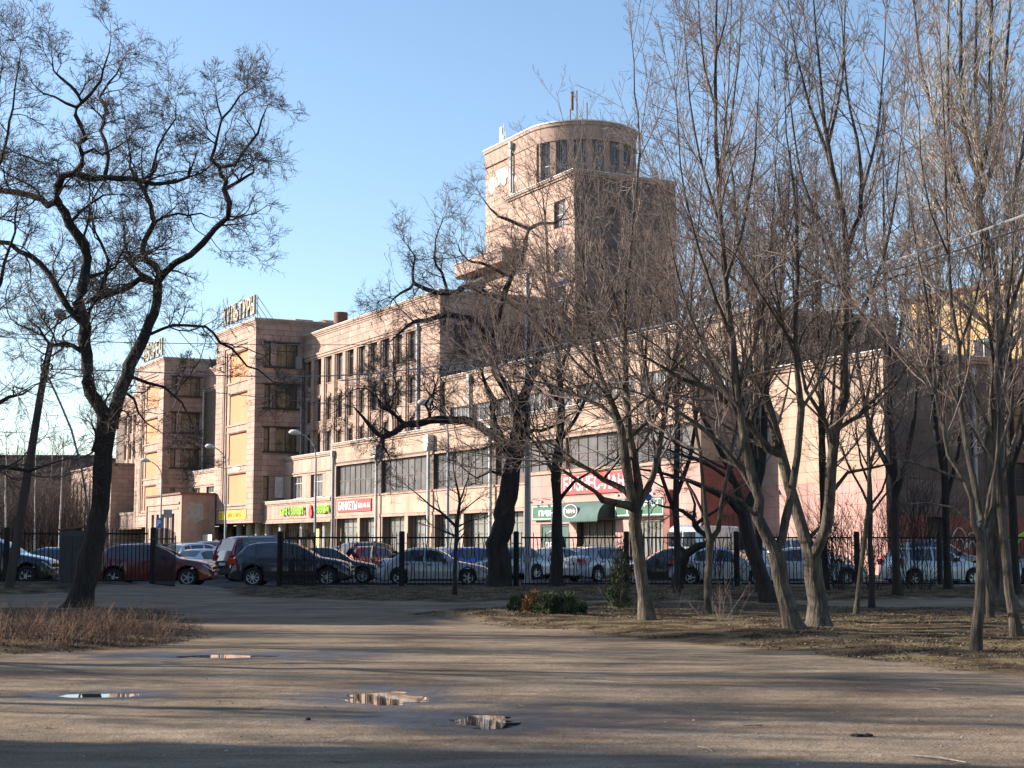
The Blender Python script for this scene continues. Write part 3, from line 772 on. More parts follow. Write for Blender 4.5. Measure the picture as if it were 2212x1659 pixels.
# rounded penthouse (stadium plan): flat front, half round right end
PR, PC = 5.2, 30.0
def stad(off):
    r = PR + off; pts = [(20.95 - off, 15 - off), (26.0, 15 - off)]
    for i in range(0, 33): a = -math.pi / 2 + math.pi * i / 32; pts.append((PC + r * math.cos(a), 15 + PR + r * math.sin(a)))
    pts += [(20.95 - off, 15 + 2 * PR + off)]
    return pts
def ring(name, off, z0, z1, m, smooth=35):
    mb = MB(); mb.prism(stad(off), z0, z1, axis='z'); return mb.build(name, m, PAL, smooth)
ring('penthouse_wall', -.35, 33.0, 37.5, M['brown_frame'])
ring('parapet', 0.0, 37.45, 38.95, M['trim'])
ring('parapet_band', .06, 37.4, 37.62, M['trim'])
ring('parapet_band', .10, 38.75, 39.05, M['trim'])
ring('coping', .16, 39.05, 39.16, M['flash'])
# front wall of the penthouse up to the windows and piers between them
clad('x', 15.06, 25.6, 31.2, 33.72, 37.38, [], 1.4, .58, S1, CLAD)
WALL.box(25.6, 31.2, 15.07, 15.3, 33.7, 37.45)
def arcpos(a, r): return (PC + r * math.cos(a), 15 + PR + r * math.sin(a))
edges = [(-math.pi / 2) + (x - 30) / PR for x in (31.2,)]
na = 9; a0 = -math.pi / 2 + .24; a1 = math.pi / 2
step = (a1 - a0) / na
for i in range(na + 1):
    a = a0 + step * i
    mb = MB()
    pts = [arcpos(a - .055, PR - .02), arcpos(a + .055, PR - .02), arcpos(a + .05, PR - .5), arcpos(a - .05, PR - .5)]
    mb.prism(pts, 33.7, 37.45, axis='z'); mb.build('penthouse_pier', M['trim'], PAL)
    if i < na:
        pts = []
        for k in range(5): pts.append(arcpos(a + .055 + (step - .11) * k / 4, PR - .30))
        for k in range(4, -1, -1): pts.append(arcpos(a + .055 + (step - .11) * k / 4, PR - .34))
        mb = MB(); mb.prism(pts, 33.7, 37.45, axis='z'); gl = mb.build('window', M['dim_glass'], PAL)
        mb = MB()
        for k in range(7):
            p = arcpos(a + .06 + (step - .12) * k / 6, PR - .27); mb.cyl(p[0], p[1], 33.7, 37.44, .035, 4)
        for zz in (35.2,):
            q = [arcpos(a + .055 + (step - .11) * k / 4, PR - .24) for k in range(5)] + [arcpos(a + .055 + (step - .11) * k / 4, PR - .29) for k in range(4, -1, -1)]
            mb.prism(q, zz, zz + .09, axis='z')
        mb.build('glazing_bar', M['grey_metal'], gl)
# balcony wrapped round the tower's left corner
def bal(off, z0, z1, name, m, x1=27.6):
    xl, yf = 16.6, 13.4; mb = MB(); r = 1.5
    pts = [(x1 + off, 15.0), (x1 + off, yf - off)]
    for i in range(9): a = -math.pi / 2 - math.pi / 2 * i / 8; pts.append((xl + r + (r + off) * math.cos(a), yf + r + (r + off) * math.sin(a)))
    pts += [(xl - off, 19.0), (20.94, 19.0), (20.94, 15.0)]
    mb.prism(pts, z0, z1, axis='z'); return mb.build(name, m, PAL, 40)
b_ = bal(0, 27.25, 28.45, 'balcony', M['trim']); bal(.08, 28.45, 28.55, 'balcony_coping', M['dirty_white'])
mb = MB(); mb.prism([(14.9, 15.2), (20.9, 14.8), (20.9, 17.5), (14.9, 17.5)], 26.75, 26.95, axis='z'); mb.build('canopy_slab', M['dirty_white'], PAL)
mb = MB(); mb.prism([(14.6, 24.15), (14.99, 24.3), (14.99, 23.9)], 33.9, 36.7, axis='x'); mb.build('awning', M['blue'], PAL)
# patches where the stone has come off
def patch(cx, cz, rx, rz, plane, seed, ax='x', side=-1, m='dirty_white'):
    rnd_ = random.Random(seed); n = 22; pts = []
    for i in range(n):
        q = 2 * math.pi * i / n; k = rnd_.uniform(.6, 1.1); pts.append((cx + rx * k * math.cos(q), cz + rz * k * math.sin(q)))
    mb = MB(); mb.prism(pts, plane, plane + side * .012, axis=ax if ax == 'x_' else ('y' if ax == 'x' else 'x')); return mb.build('bare_patch', M[m], PAL)
patch(24.2, 35.9, 2.3, .9, 15.055, 1, m='dirty_white'); patch(26.6, 34.9, .8, 1.2, 15.0, 2); patch(22.2, 35.6, .8, .9, 15.1, 3)
patch(-6, 9.5, 2.2, .3, -.50, 4, m='concrete')
# roofs
mb = MB()
for a in ((-13.35, -.05, -.5, 22, 24.45), (-48.1, -35.1, -.5, 22, 24.25), (.05, 33, 4.7, 18, 23.0), (-35, -13.5, 4.7, 18, 23.0), (-80.8, -48.3, 4.7, 18, 23.0), (33.2, 76.9, 5.1, 15.4, 15.5), (77.1, 88.6, 4.1, 30, 11.56), (19, 76.9, .7, 5, 10.62)):
    mb.box(a[0], a[1], a[2], a[3], a[4], a[4] + .04)
mb.build('roof', M['roof'], PAL)
mb = MB(); mb.prism([(-9, 24.5), (-1, 24.5), (-3.5, 25.5), (-6.5, 25.5)], 8, 16); mb.build('roof_hood', M['rust'], PAL)
mb = MB(); mb.cyl(-2.2, 9.5, 24.4, 26.2, .75, 18); mb.build('vent', M['rust'], PAL, 50)
mb = MB(); mb.cyl(-1.0, 14, 24.4, 25.5, .4, 14); mb.cyl(-1.0, 14, 25.5, 25.75, .7, 14, .2); mb.build('vent', M['rust'], PAL, 50)
mb = MB(); mb.prism([(-10, 24.5), (-6, 24.5), (-9.4, 26.3)], 7, 9); mb.build('roof_hatch', M['rust'], PAL)
mb = MB(); mb.prism([(-40, 24.3), (-35.6, 24.3), (-39.4, 26.0)], 9, 12); mb.build('roof_hatch', M['rust'], PAL)
TRIMO = TRIM.build('cornice', [M['trim'], M['brown_frame']], PAL)
tag(TRIMO, kind='stuff')
WALL.build('wall', M['joint'], PAL)
c_ = CLAD.build('stone_cladding', CM, PAL); tag(c_, kind='stuff')
tag(FLASH.build('roof_edge', M['flash'], PAL), kind='stuff')

# ---- things fixed to the palace
def sign_letters(name, s, x0, x1, z0, z1, y, m, label, frame=False, thick=.25, group=None, back=None):
    def f(e):
        n = len(s); w_ = (x1 - x0) / n
        for i, ch in enumerate(s):
            if ch == ' ': continue
            a = x0 + w_ * i
            e_ = link('letter', text_mesh(ch, 'letter', m, a + w_ * .08, a + w_ * .9, z0, z1, y, thick, .02), e)
        if frame:
            mb = MB()
            for i in range(n + 1):
                a = x0 + w_ * i
                mb.tube([(a, y + .1, z0 - 1.1), (a, y + .1, z1 - .1)], .035, 5); mb.tube([(a, y + 2.2, z0 - 1.0), (a, y + .1, z1 - .2)], .03, 5)
            for z in (z0 + .1, z1 - .4): mb.tube([(x0 - .2, y + .1, z), (x1 + .2, y + .1, z)], .03, 5)
            mb.build('support_frame', M['rust'], e)
    return bobj(name, f, label, 'sign', group)
M['letter_face'] = mat('cream_letter', (.42, .38, .30), (.30, .27, .21), 4, .6)
sign_letters('rooftop_letters', 'КУЛЬТУРЫ', -12.6, -1.6, 25.35, 27.35, 0, M['letter_face'], 'rooftop letters КУЛЬТУРЫ on a frame above the nearer bay', True)
sign_letters('rooftop_letters', 'ДВОРЕЦ', -46.6, -37.4, 25.0, 27.2, 0, M['letter_face'], 'rooftop letters ДВОРЕЦ on a frame above the farther bay', True)
def f(e):
    mb = MB(); n = 20
    mb.tube([(-15.55 + .5 * math.cos(2 * math.pi * i / n), 2.0, 23.9 + .95 * math.sin(2 * math.pi * i / n)) for i in range(n + 1)], .1, 6); mb.build('letter', M['letter_face'], e)
    mb = MB(); mb.tube([(-15.55, 2.1, 22.9), (-15.55, 4.2, 22.95)], .05, 5); mb.build('bracket', M['rust'], e)
bobj('round_letter', f, 'round letter O on the wall between the two bays', 'sign')
def banner(name, x0, x1, z0, z1, y, m, texts, label, border=None):
    def f(e):
        mb = MB(); mb.box(x0, x1, y - .04, y, z0, z1); mb.build('panel', m, e)
        for (s, a, b, c, d, tm) in texts: link('lettering', text_mesh(s, 'lettering', tm, a, b, c, d, y - .042, .012, .015), e)
        if border:
            mb = MB(); t_ = .05
            mb.box(x0 + .08, x1 - .08, y - .052, y - .041, z1 - .13, z1 - .08); mb.box(x0 + .08, x1 - .08, y - .052, y - .041, z0 + .08, z0 + .13)
            mb.box(x0 + .08, x0 + .13, y - .052, y - .041, z0 + .131, z1 - .131); mb.box(x1 - .13, x1 - .08, y - .052, y - .041, z0 + .131, z1 - .131)
            mb.build('border', border, e)
    return bobj(name, f, label, 'sign')
banner('banner', 20.5, 28.3, 4.48, 5.56, .55, M['red'], [('БАНКЕТЫ', 20.8, 25.2, 4.66, 5.4, M['white']), ('322-41-56', 25.5, 28.1, 4.78, 5.2, M['white'])], 'red banner БАНКЕТЫ 322-41-56 under the ribbon windows')
banner('banner', 61.2, 70.1, 4.85, 6.15, .50, M['red'], [('БИЗНЕС-ЛАНЧ', 61.5, 69.8, 5.05, 5.98, M['white'])], 'red banner БИЗНЕС-ЛАНЧ on the pink wall above the pub')
banner('banner', -11.2, -2.1, 4.25, 5.18, -.60, M['yellow'], [('МИР КАМНЯ', -8.0, -3.6, 4.42, 5.0, M['redtext']), ('23', -10.9, -10.1, 4.42, 5.0, M['redtext'])], 'yellow banner МИР КАМНЯ at the foot of the nearer bay')
banner('sign_board', 57.2, 61.6, 3.2, 4.26, .42, M['green'], [('ПИВНОЙ', 58.2, 61.3, 3.48, 4.0, M['white'])], 'green pub sign board ПИВНОЙ left of the awning', M['white'])
banner('sign_board', 68.0, 73.5, 3.27, 4.40, .42, M['green'], [('РЕСТОРАН', 68.6, 72.9, 3.85, 4.2, M['white']), ('1129', 69.4, 70.8, 3.45, 3.7, M['white'])], 'green pub sign board right of the awning', M['white'])
banner('sign_board', -39.5, -34.0, 4.2, 5.2, -.9, M['blue'], [('МЕБЕЛЬ ДЛЯ', -39.2, -34.3, 4.4, 5.0, M['white'])], 'blue sign МЕБЕЛЬ ДЛЯ at the foot of the farther bay')
banner('white_banner', -18.3, -14.6, 8.75, 10.3, 2.45, M['white'], [], 'blank white banner on the low wing between the bays')
banner('price_board', -15.5, -9.0, 1.5, 2.7, -2.0, M['dirty_white'], [], 'long white board with a red top edge behind the cars')
sign_letters('shop_letters', 'Gifts & Souvenirs', 5.7, 12.1, 4.45, 5.2, .5, M['lime'], 'green letters Gifts and Souvenirs on the shop fascia', thick=.12)
sign_letters('shop_letters', 'Сувениры', 14.9, 18.7, 4.5, 5.2, .5, M['lime'], 'green letters Сувениры at the right of the shop fascia', thick=.12)
def f(e):
    mb = MB(); n = 14
    for (z, r) in ((4.55, .42), (5.05, .26)):
        mb.prism([(13.8 + r * math.cos(2 * math.pi * i / n), z + r * 1.1 * math.sin(2 * math.pi * i / n)) for i in range(n)], .5, .42)
    mb.build('doll_panel', M['red'], e)
bobj('doll_sign', f, 'small red nesting doll sign between the green shop letters', 'sign')
def f(e):
    x0, x1 = 61.7, 67.6; n = 8
    mb = MB(); prof = [(.6 - 1.25 * math.sin(a * math.pi / 2 / n) , 4.35 - 1.15 * (1 - math.cos(a * math.pi / 2 / n))) for a in range(n + 1)]
    vs = [(x0, y, z) for y, z in prof] + [(x1, y, z) for y, z in prof]
    mb.add(vs, [(i, i + 1, i + n + 2, i + n + 1) for i in range(n)]); 
    mb.add([(x0, y, z) for y, z in prof] + [(x0, .6, 3.2)], [tuple(range(n + 2))])
    o = mb.build('canvas', M['teal'], e, 60)
    mb = MB(); mb.add([(x1 + .01, y, z) for y, z in prof] + [(x1 + .01, .6, 3.2)], [tuple(range(n + 2))]); mb.build('side_panel', M['darkgreen'], e)
    mb = MB(); yb = prof[-1][0]; m_ = 20
    for i in range(m_):
        a = x0 + (x1 - x0) * i / m_; b = x0 + (x1 - x0) * (i + 1) / m_
        mb.add([(a, yb - .01, 3.22), (b, yb - .01, 3.22), (b, yb - .01, 3.08), ((a + b) / 2, yb - .01, 2.98), (a, yb - .01, 3.08)], [(0, 1, 2, 3, 4)])
    mb.build('valance', M['teal'], e)
    mb = MB(); n2 = 28; cx, cz = 64.2, 3.72
    for (r0, r1) in ((.60, .56),):
        vs = []
        for i in range(n2): q = 2 * math.pi * i / n2; vs += [(cx + r0 * 1.5 * math.cos(q), -.62 - .02 + .0 * q, cz + r0 * .72 * math.sin(q)), (cx + r1 * 1.5 * math.cos(q), -.64, cz + r1 * .72 * math.sin(q))]
        mb.add(vs, [(2 * i, 2 * i + 1, (2 * i + 3) % (2 * n2), (2 * i + 2) % (2 * n2)) for i in range(n2)])
    mb.add([(cx + .83 * math.cos(2 * math.pi * i / n2), -.635, cz + .39 * math.sin(2 * math.pi * i / n2)) for i in range(n2)], [tuple(range(n2))], 1)
    mb.build('emblem', [M['white'], M['darkgreen']], e)
    link('lettering', text_mesh('ГАВАНЬ', 'lettering', M['white'], cx - .7, cx + .7, cz - .14, cz + .14, -.645, .01, .01), e)
bobj('awning', f, 'grey green rounded canvas awning ГАВАНЬ over the pub door', 'awning')
# pub windows and door
window(58.05, 61.85, .55, 2.9, .6, 'x', 1, 1, 'darkgreen', 'teal', depth=.1, bar=.12)
def f(e):
    mb = MB(); n = 28; cx, cz = 59.95, 1.55
    mb.add([(cx + 1.2 * math.cos(2 * math.pi * i / n), .475, cz + .95 * math.sin(2 * math.pi * i / n)) for i in range(n)], [tuple(range(n))], 0)
    mb.build('disc', M['darkgreen'], e)
    mb = MB(); mb.tube([(cx + 1.2 * math.cos(2 * math.pi * i / n), .46, cz + .95 * math.sin(2 * math.pi * i / n)) for i in range(n + 1)], .03, 4); mb.build('rim', M['white'], e)
    link('lettering', text_mesh('ГАВАНЬ', 'lettering', M['white'], cx - .95, cx + .95, cz - .25, cz + .2, .465, .01, .01), e)
bobj('window_emblem', f, 'round dark pub emblem ГАВАНЬ on the green window', 'sign')
window(62.95, 67.65, .05, 3.05, .6, 'x', 5, 2, 'black_plastic', 'brown_frame', depth=.38, bar=.09)
window(69.35, 73.35, .55, 3.05, .6, 'x', 9, 1, 'frame', 'pale_glass', depth=.2, bar=.09)
mb = MB(); mb.box(73.7, 74.3, .25, .59, 0, 4.8); mb.build('pier', M['redpink'], PAL)
def f(e):
    for k, (x, z) in enumerate(((57.8, 4.5), (59.3, 4.5), (60.8, 4.5), (69, 4.65), (71, 4.65), (73, 4.65))):
        mb = MB(); mb.tube([(x, .6, z + .1), (x, .1, z + .15), (x, 0, z)], .03, 5); mb.box(x - .14, x + .14, -.12, .06, z - .14, z - .02); mb.build('lamp', M['grey_metal'], e)
bobj('sign_lamps', f, 'row of small grey spotlights above the green pub boards', 'lamp')
def f(e):
    for dx in (0, .35):
        mb = MB(); mb.box(22.1 + dx, 22.45 + dx - .02, 16.0, 16.3, 39.1, 41.3 if dx == 0 else 40.4); mb.tube([(22.55 + dx, 16.2, 39.0), (22.55 + dx, 16.2, 41.6 if dx == 0 else 40.7)], .05, 6); mb.build('panel_antenna', M['white'], e)
bobj('antenna', f, 'white panel antennas on the left edge of the tower roof', 'antenna')
def f(e):
    mb = MB()
    for x, z in ((30.4, 41.4), (31.6, 42.8), (33.4, 41.2)): mb.tube([(x, 19, 39.1), (x, 19, z)], .06, 6)
    for i in range(5): mb.tube([(27 + i * 1.2, 18.4, 39.1), (28 + i * 1.2, 18.4, 39.9)], .04, 5)
    mb.tube([(27, 18.4, 39.9), (33.4, 18.4, 39.9)], .05, 5); mb.tube([(31.6, 18.5, 40.9), (31.6, 18.5, 42.6)], .14, 8)
    mb.build('mast_frame', M['rust'], e)
bobj('mast_frame', f, 'rusty aerial frame and masts on the round tower roof', 'antenna')
def f(e):
    mb = MB()
    for k in range(2):
        c = (8.9 + k * .9, 1.15 + .1 * k)
        mb.tube([(88.74, c[0] + (.55 - k * .1) * math.cos(q * math.pi / 14), 1.4 + (1.05 - k * .25) * math.sin(q * math.pi / 14)) for q in range(15)], .035, 5)
        mb.tube([(88.74, c[0] + (.35 - k * .1) * math.cos(q * math.pi / 14), 1.3 + (.6 - k * .15) * math.sin(q * math.pi / 14)) for q in range(15)], .03, 5)
    mb.build('white_arcs', M['dirty_white'], e)
    mb = MB(); pts = [(11.6, 2.3), (12.6, 1.8), (13.6, 2.2), (12.4, 1.1), (12.0, .2), (13.4, .6)]
    for a, b in zip(pts, pts[1:]): mb.tube([(88.75, a[0], a[1]), (88.75, b[0], b[1])], .09, 5)
    mb.build('green_scrawl', M['lime'], e)
bobj('graffiti', f, 'white arcs and green scrawl painted on the dark red wall', 'graffiti')
# entrance porch left of the nearer bay
def f(e):
    x0, x1, y0, y1, t_ = -27.2, -12.4, -4.4, -.7, 7.0
    mb = MB(); hs = [(x0 + 2.6 + i * 2.1, x0 + 3.7 + i * 2.1, .3, 5.0) for i in range(5)]
    grid_wall(mb, 'x', y0, y0 + .5, x0, x1 - .4, 0, t_, hs); mb.box(x0, x1 - .401, y0 + .51, y1, 0, t_ - .05); mb.box(x1 - .4, x1, y0, y1, 0, t_)
    mb.box(x0 + 1.2, x1 - 1.2, y0 - .08, y0 - .001, 5.4, 5.7); mb.box(x0 + .6, x1 - .6, y0 - .14, y0 - .001, 6.0, 6.2); mb.box(x0 + .6, x0 + .8, y0 - .14, y0 - .001, .2, 5.99)
    mb.build('wall', M['trim'], e)
    mb = MB(); mb.box(x0 - .15, x1 + .15, y0 - .2, y1, t_, t_ + .2); mb.build('roof', M['rust'], e)
    for h in hs: window(h[0], h[1], h[2], h[3], y0, 'x', 1, 3, 'brown_frame', 'dim_glass', depth=.3, parent=e)
    mb = MB(); mb.prism([(y0 + .7 + .0, 6.2), (y0 + 2.3, 6.0), (y0 + 2.5, 4.4), (y0 + 1.6, 3.9), (y0 + .6, 4.3)], x1, x1 + .012, axis='x'); mb.build('bare_patch', M['concrete'], e)
bobj('porch', f, 'stone entrance porch with a red tin roof edge between the two bays', 'porch')

# ------------------------------------------------------------ other buildings
def simple_building(name, loc, rz, w_, d_, h_, wm_, label, rows=0, cols=0, roofm='roof'):
    e = empty(name, loc, rz, label, 'building')
    mb = MB(); hs = []
    for r in range(rows):
        for c in range(cols):
            x = -w_ / 2 + w_ * (c + .5) / cols; z = 1.2 + r * 2.9
            hs.append((x - .75, x + .75, z, z + 1.5))
    grid_wall(mb, 'x', 0, .4, -w_ / 2, w_ / 2, 0, h_, hs); mb.box(-w_ / 2, w_ / 2, .401, d_, 0, h_ - .1)
    mb.build('wall', M[wm_], e)
    mb = MB(); mb.box(-w_ / 2 - .2, w_ / 2 + .2, -.2, d_ + .2, h_, h_ + .3); mb.build('roof', M[roofm], e)
    for h in hs:
        window(h[0], h[1], h[2], h[3], 0, 'x', 2, 1, 'wframe', 'glass', depth=.15, parent=e)
    return e
YB = empty('yellow_building', tuple(bw(80, 22)), BRZ, 'ochre yellow building rising behind the trees at the right edge', 'building')
mb = MB(); mb.box(-9, 30, 0, 14, 0, 17.9); mb.build('wall', M['yellow_wall'], YB)
mb = MB(); mb.box(-9.2, 30.2, -.2, 14.2, 17.9, 18.2); mb.build('roof', M['rust'], YB)
for i in range(9): 
    for z in (8.6, 12.6): window(-7 + i * 4, -5.2 + i * 4, z, z + 2.1, 0, 'x', 2, 1, 'wframe', 'glass', depth=-.06, parent=YB)
DB = empty('distant_block', tuple(at(60, 1179, 262)[:2]) + (0,), R(3), 'long flat grey brown block beyond the birches at the left', 'building')
mb = MB(); mb.box(-40, 12, 0, 20, 0, 16.6); mb.build('wall', M['dist_wall'], DB)
mb = MB(); mb.box(-40.2, 12.2, -.2, 20.2, 16.6, 16.9); mb.build('roof', M['roof'], DB)
# tall housing block out of the frame on the left: it throws the broad shade over the fence
q0, q1 = 36.0, 69.0
perp = Vector((-SUN_H.y, SUN_H.x, 0)) * -1.0      # along increasing q
if perp.y < 0: perp = -perp
def sunframe(q, t): return perp * q + SUN_H * t     # t metres toward the sun
c = sunframe((q0 + q1) / 2, 56)
SB = simple_building('apartment_block', (c.x, c.y, 0), math.atan2(perp.y, perp.x), q1 - q0, 11, 29.5, 'pale_wall', 'tall plain apartment block left of the park outside the picture', 8, 10)
c = sunframe(32.2, 56.5)  # lower block added to shape the near edge of the broad shade
SB1 = simple_building('apartment_block', (c.x, c.y, 0), math.atan2(perp.y, perp.x), 7.4, 10, 20.5, 'pale_wall', 'lower block added beside the tall apartment block to shape its shade, outside the picture', 5, 2)
c = sunframe(3.4, 20)  # unseen house added to throw the shade band across the foreground
SB2 = simple_building('shade_house', (c.x, c.y, 0), math.atan2(perp.y, perp.x), 15.4, 8, 9.6, 'pale_wall', 'unseen low house added left of the viewer to shade the foreground', 3, 4)
# ------------------------------------------------------------ trees: traced limbs, grown twigs
def catmull(P, step):
    """P: (n,4) x y z r -> resampled"""
    P = np.array(P, float); n = len(P); out = []
    for i in range(n - 1):
        p0, p1, p2, p3 = P[max(i - 1, 0)], P[i], P[i + 1], P[min(i + 2, n - 1)]
        L_ = np.linalg.norm(p2[:3] - p1[:3]); k = max(1, int(L_ / step))
        for j in range(k):
            t = j / k
            out.append(.5 * ((2 * p1) + (-p0 + p2) * t + (2 * p0 - 5 * p1 + 4 * p2 - p3) * t * t + (-p0 + 3 * p1 - 3 * p2 + p3) * t ** 3))
    out.append(P[-1]); out = np.array(out); out[:, 3] = np.maximum(out[:, 3], .004); return out
def tubes(pts, rad, k):
    """pts (N,n,3) rad (N,n) -> verts, quads"""
    N, n, _ = pts.shape
    if N == 0: return np.zeros((0, 3)), np.zeros((0, 4), int)
    d = np.empty_like(pts); d[:, 1:-1] = pts[:, 2:] - pts[:, :-2]; d[:, 0] = pts[:, 1] - pts[:, 0]; d[:, -1] = pts[:, -1] - pts[:, -2]
    d /= np.linalg.norm(d, axis=2, keepdims=True) + 1e-9
    ref = np.where(np.abs(d[:, :1, 2:3]) < .9, np.array([[[0, 0, 1.]]]), np.array([[[1., 0, 0]]]))
    a = np.cross(d, ref); a /= np.linalg.norm(a, axis=2, keepdims=True) + 1e-9
    b = np.cross(d, a)
    q = np.arange(k) * 2 * np.pi / k
    v = pts[:, :, None] + (a[:, :, None] * np.cos(q)[None, None, :, None] + b[:, :, None] * np.sin(q)[None, None, :, None]) * rad[:, :, None, None]
    i = np.arange(N * n * k).reshape(N, n, k)
    f = np.stack([i[:, :-1, :], i[:, 1:, :], np.roll(i, -1, 2)[:, 1:, :], np.roll(i, -1, 2)[:, :-1, :]], -1).reshape(-1, 4)
    return v.reshape(-1, 3), f
def grow(P, D, L, r0, r1, n, wob, up, rng, curve=0.0):
    N = len(P); pts = np.empty((N, n + 1, 3)); pts[:, 0] = P; D = D.copy(); dirs = np.empty((N, n + 1, 3)); dirs[:, 0] = D
    bend = rng.normal(0, 1, (N, 3)) * curve
    for i in range(n):
        D = D + rng.normal(0, wob, (N, 3)) + bend / n + np.array([0, 0, up / n]); D /= np.linalg.norm(D, axis=1, keepdims=True)
        pts[:, i + 1] = pts[:, i] + D * (L / n)[:, None]; dirs[:, i + 1] = D
    t = np.linspace(0, 1, n + 1)[None]
    return pts, dirs, r0[:, None] * (1 - t) + r1[:, None] * t
def spawn(pts, dirs, rad, per, t0, t1, ang, angsd, rng, N=None):
    N, n = pts.shape[:2]; idx_ = np.repeat(np.arange(N), per); m = len(idx_)
    t = rng.uniform(t0, t1, m) * (n - 1); i = np.minimum(t.astype(int), n - 2); f = (t - i)[:, None]
    P = pts[idx_, i] * (1 - f) + pts[idx_, i + 1] * f; D = dirs[idx_, i]; r = rad[idx_, i] * (1 - f[:, 0]) + rad[idx_, i + 1] * f[:, 0]
    rv = rng.normal(0, 1, (m, 3)); pr = np.cross(D, rv); pr /= np.linalg.norm(pr, axis=1, keepdims=True) + 1e-9
    a = R(ang) + rng.normal(0, R(angsd), m)
    return P, D * np.cos(a)[:, None] + pr * np.sin(a)[:, None], r, idx_, t / (n - 1)
STYLES = {
 'gnarled': dict(step=.28, jit=.03, per_m=1.5, l1=(.8, 2.2), a1=(58, 20), up1=.15, w1=.24, l2=(7, .58), a2=(46, 14), w2=.15, l3=(5, .6), a3=(40, 12), w3=.12, l4=(4, .55), w4=.12, up=.12, bark='bark', twig='twig', rt=.0052, cv=.5),
 'ascending': dict(step=.4, jit=.008, per_m=1.45, l1=(1.2, 3.6), a1=(36, 11), up1=.6, w1=.05, l2=(7, .42), a2=(38, 11), w2=.06, l3=(4, .42), a3=(36, 11), w3=.07, l4=(3, .38), w4=.08, up=.3, bark='bark2', twig='twig2', rt=.0042, cv=.25),
 'poplar': dict(step=.5, jit=.006, per_m=2.6, l1=(1.0, 2.6), a1=(30, 9), up1=.5, w1=.05, l2=(6, .4), a2=(34, 10), w2=.08, l3=(5, .42), a3=(38, 12), w3=.08, l4=(2, .4), w4=.08, up=.3, bark='bark3', twig='twig3', rt=.0055, cv=.15),
 'sapling': dict(step=.25, jit=.006, per_m=3.0, l1=(.4, 1.1), a1=(45, 12), up1=.3, w1=.08, l2=(5, .45), a2=(42, 12), w2=.1, l3=(3, .45), a3=(40, 12), w3=.1, l4=(2, .4), w4=.08, up=.2, bark='bark', twig='twig', rt=.0045, cv=.3),
}
TRI = [0]
def long_limbs(res, n, rng, Lr, wob, up, zr, curve=.35):
    out = []
    for q in range(n):
        for _ in range(30):
            c = res[rng.randint(1 if len(res) > 1 else 0, len(res))]; i = rng.randint(1, len(c) - 1)
            if zr[0] < c[i, 2] < zr[1] and c[i, 3] > .022: break
        else: continue
        d = c[i + 1, :3] - c[i, :3]; d /= np.linalg.norm(d); v = rng.normal(0, 1, 3); pr = np.cross(d, v); pr /= np.linalg.norm(pr); pr[2] = abs(pr[2]) * .5
        a = R(rng.uniform(40, 80)); D = (d * np.cos(a) + pr * np.sin(a))[None]; L_ = rng.uniform(*Lr); n_ = 10
        p, dd, rr = grow(c[i:i + 1, :3], D / np.linalg.norm(D), np.array([L_]), np.array([min(c[i, 3] * .6, .035)]), np.array([.008]), n_, wob, up, rng, curve)
        out.append(np.concatenate([p[0], rr[0][:, None]], 1))
    return out
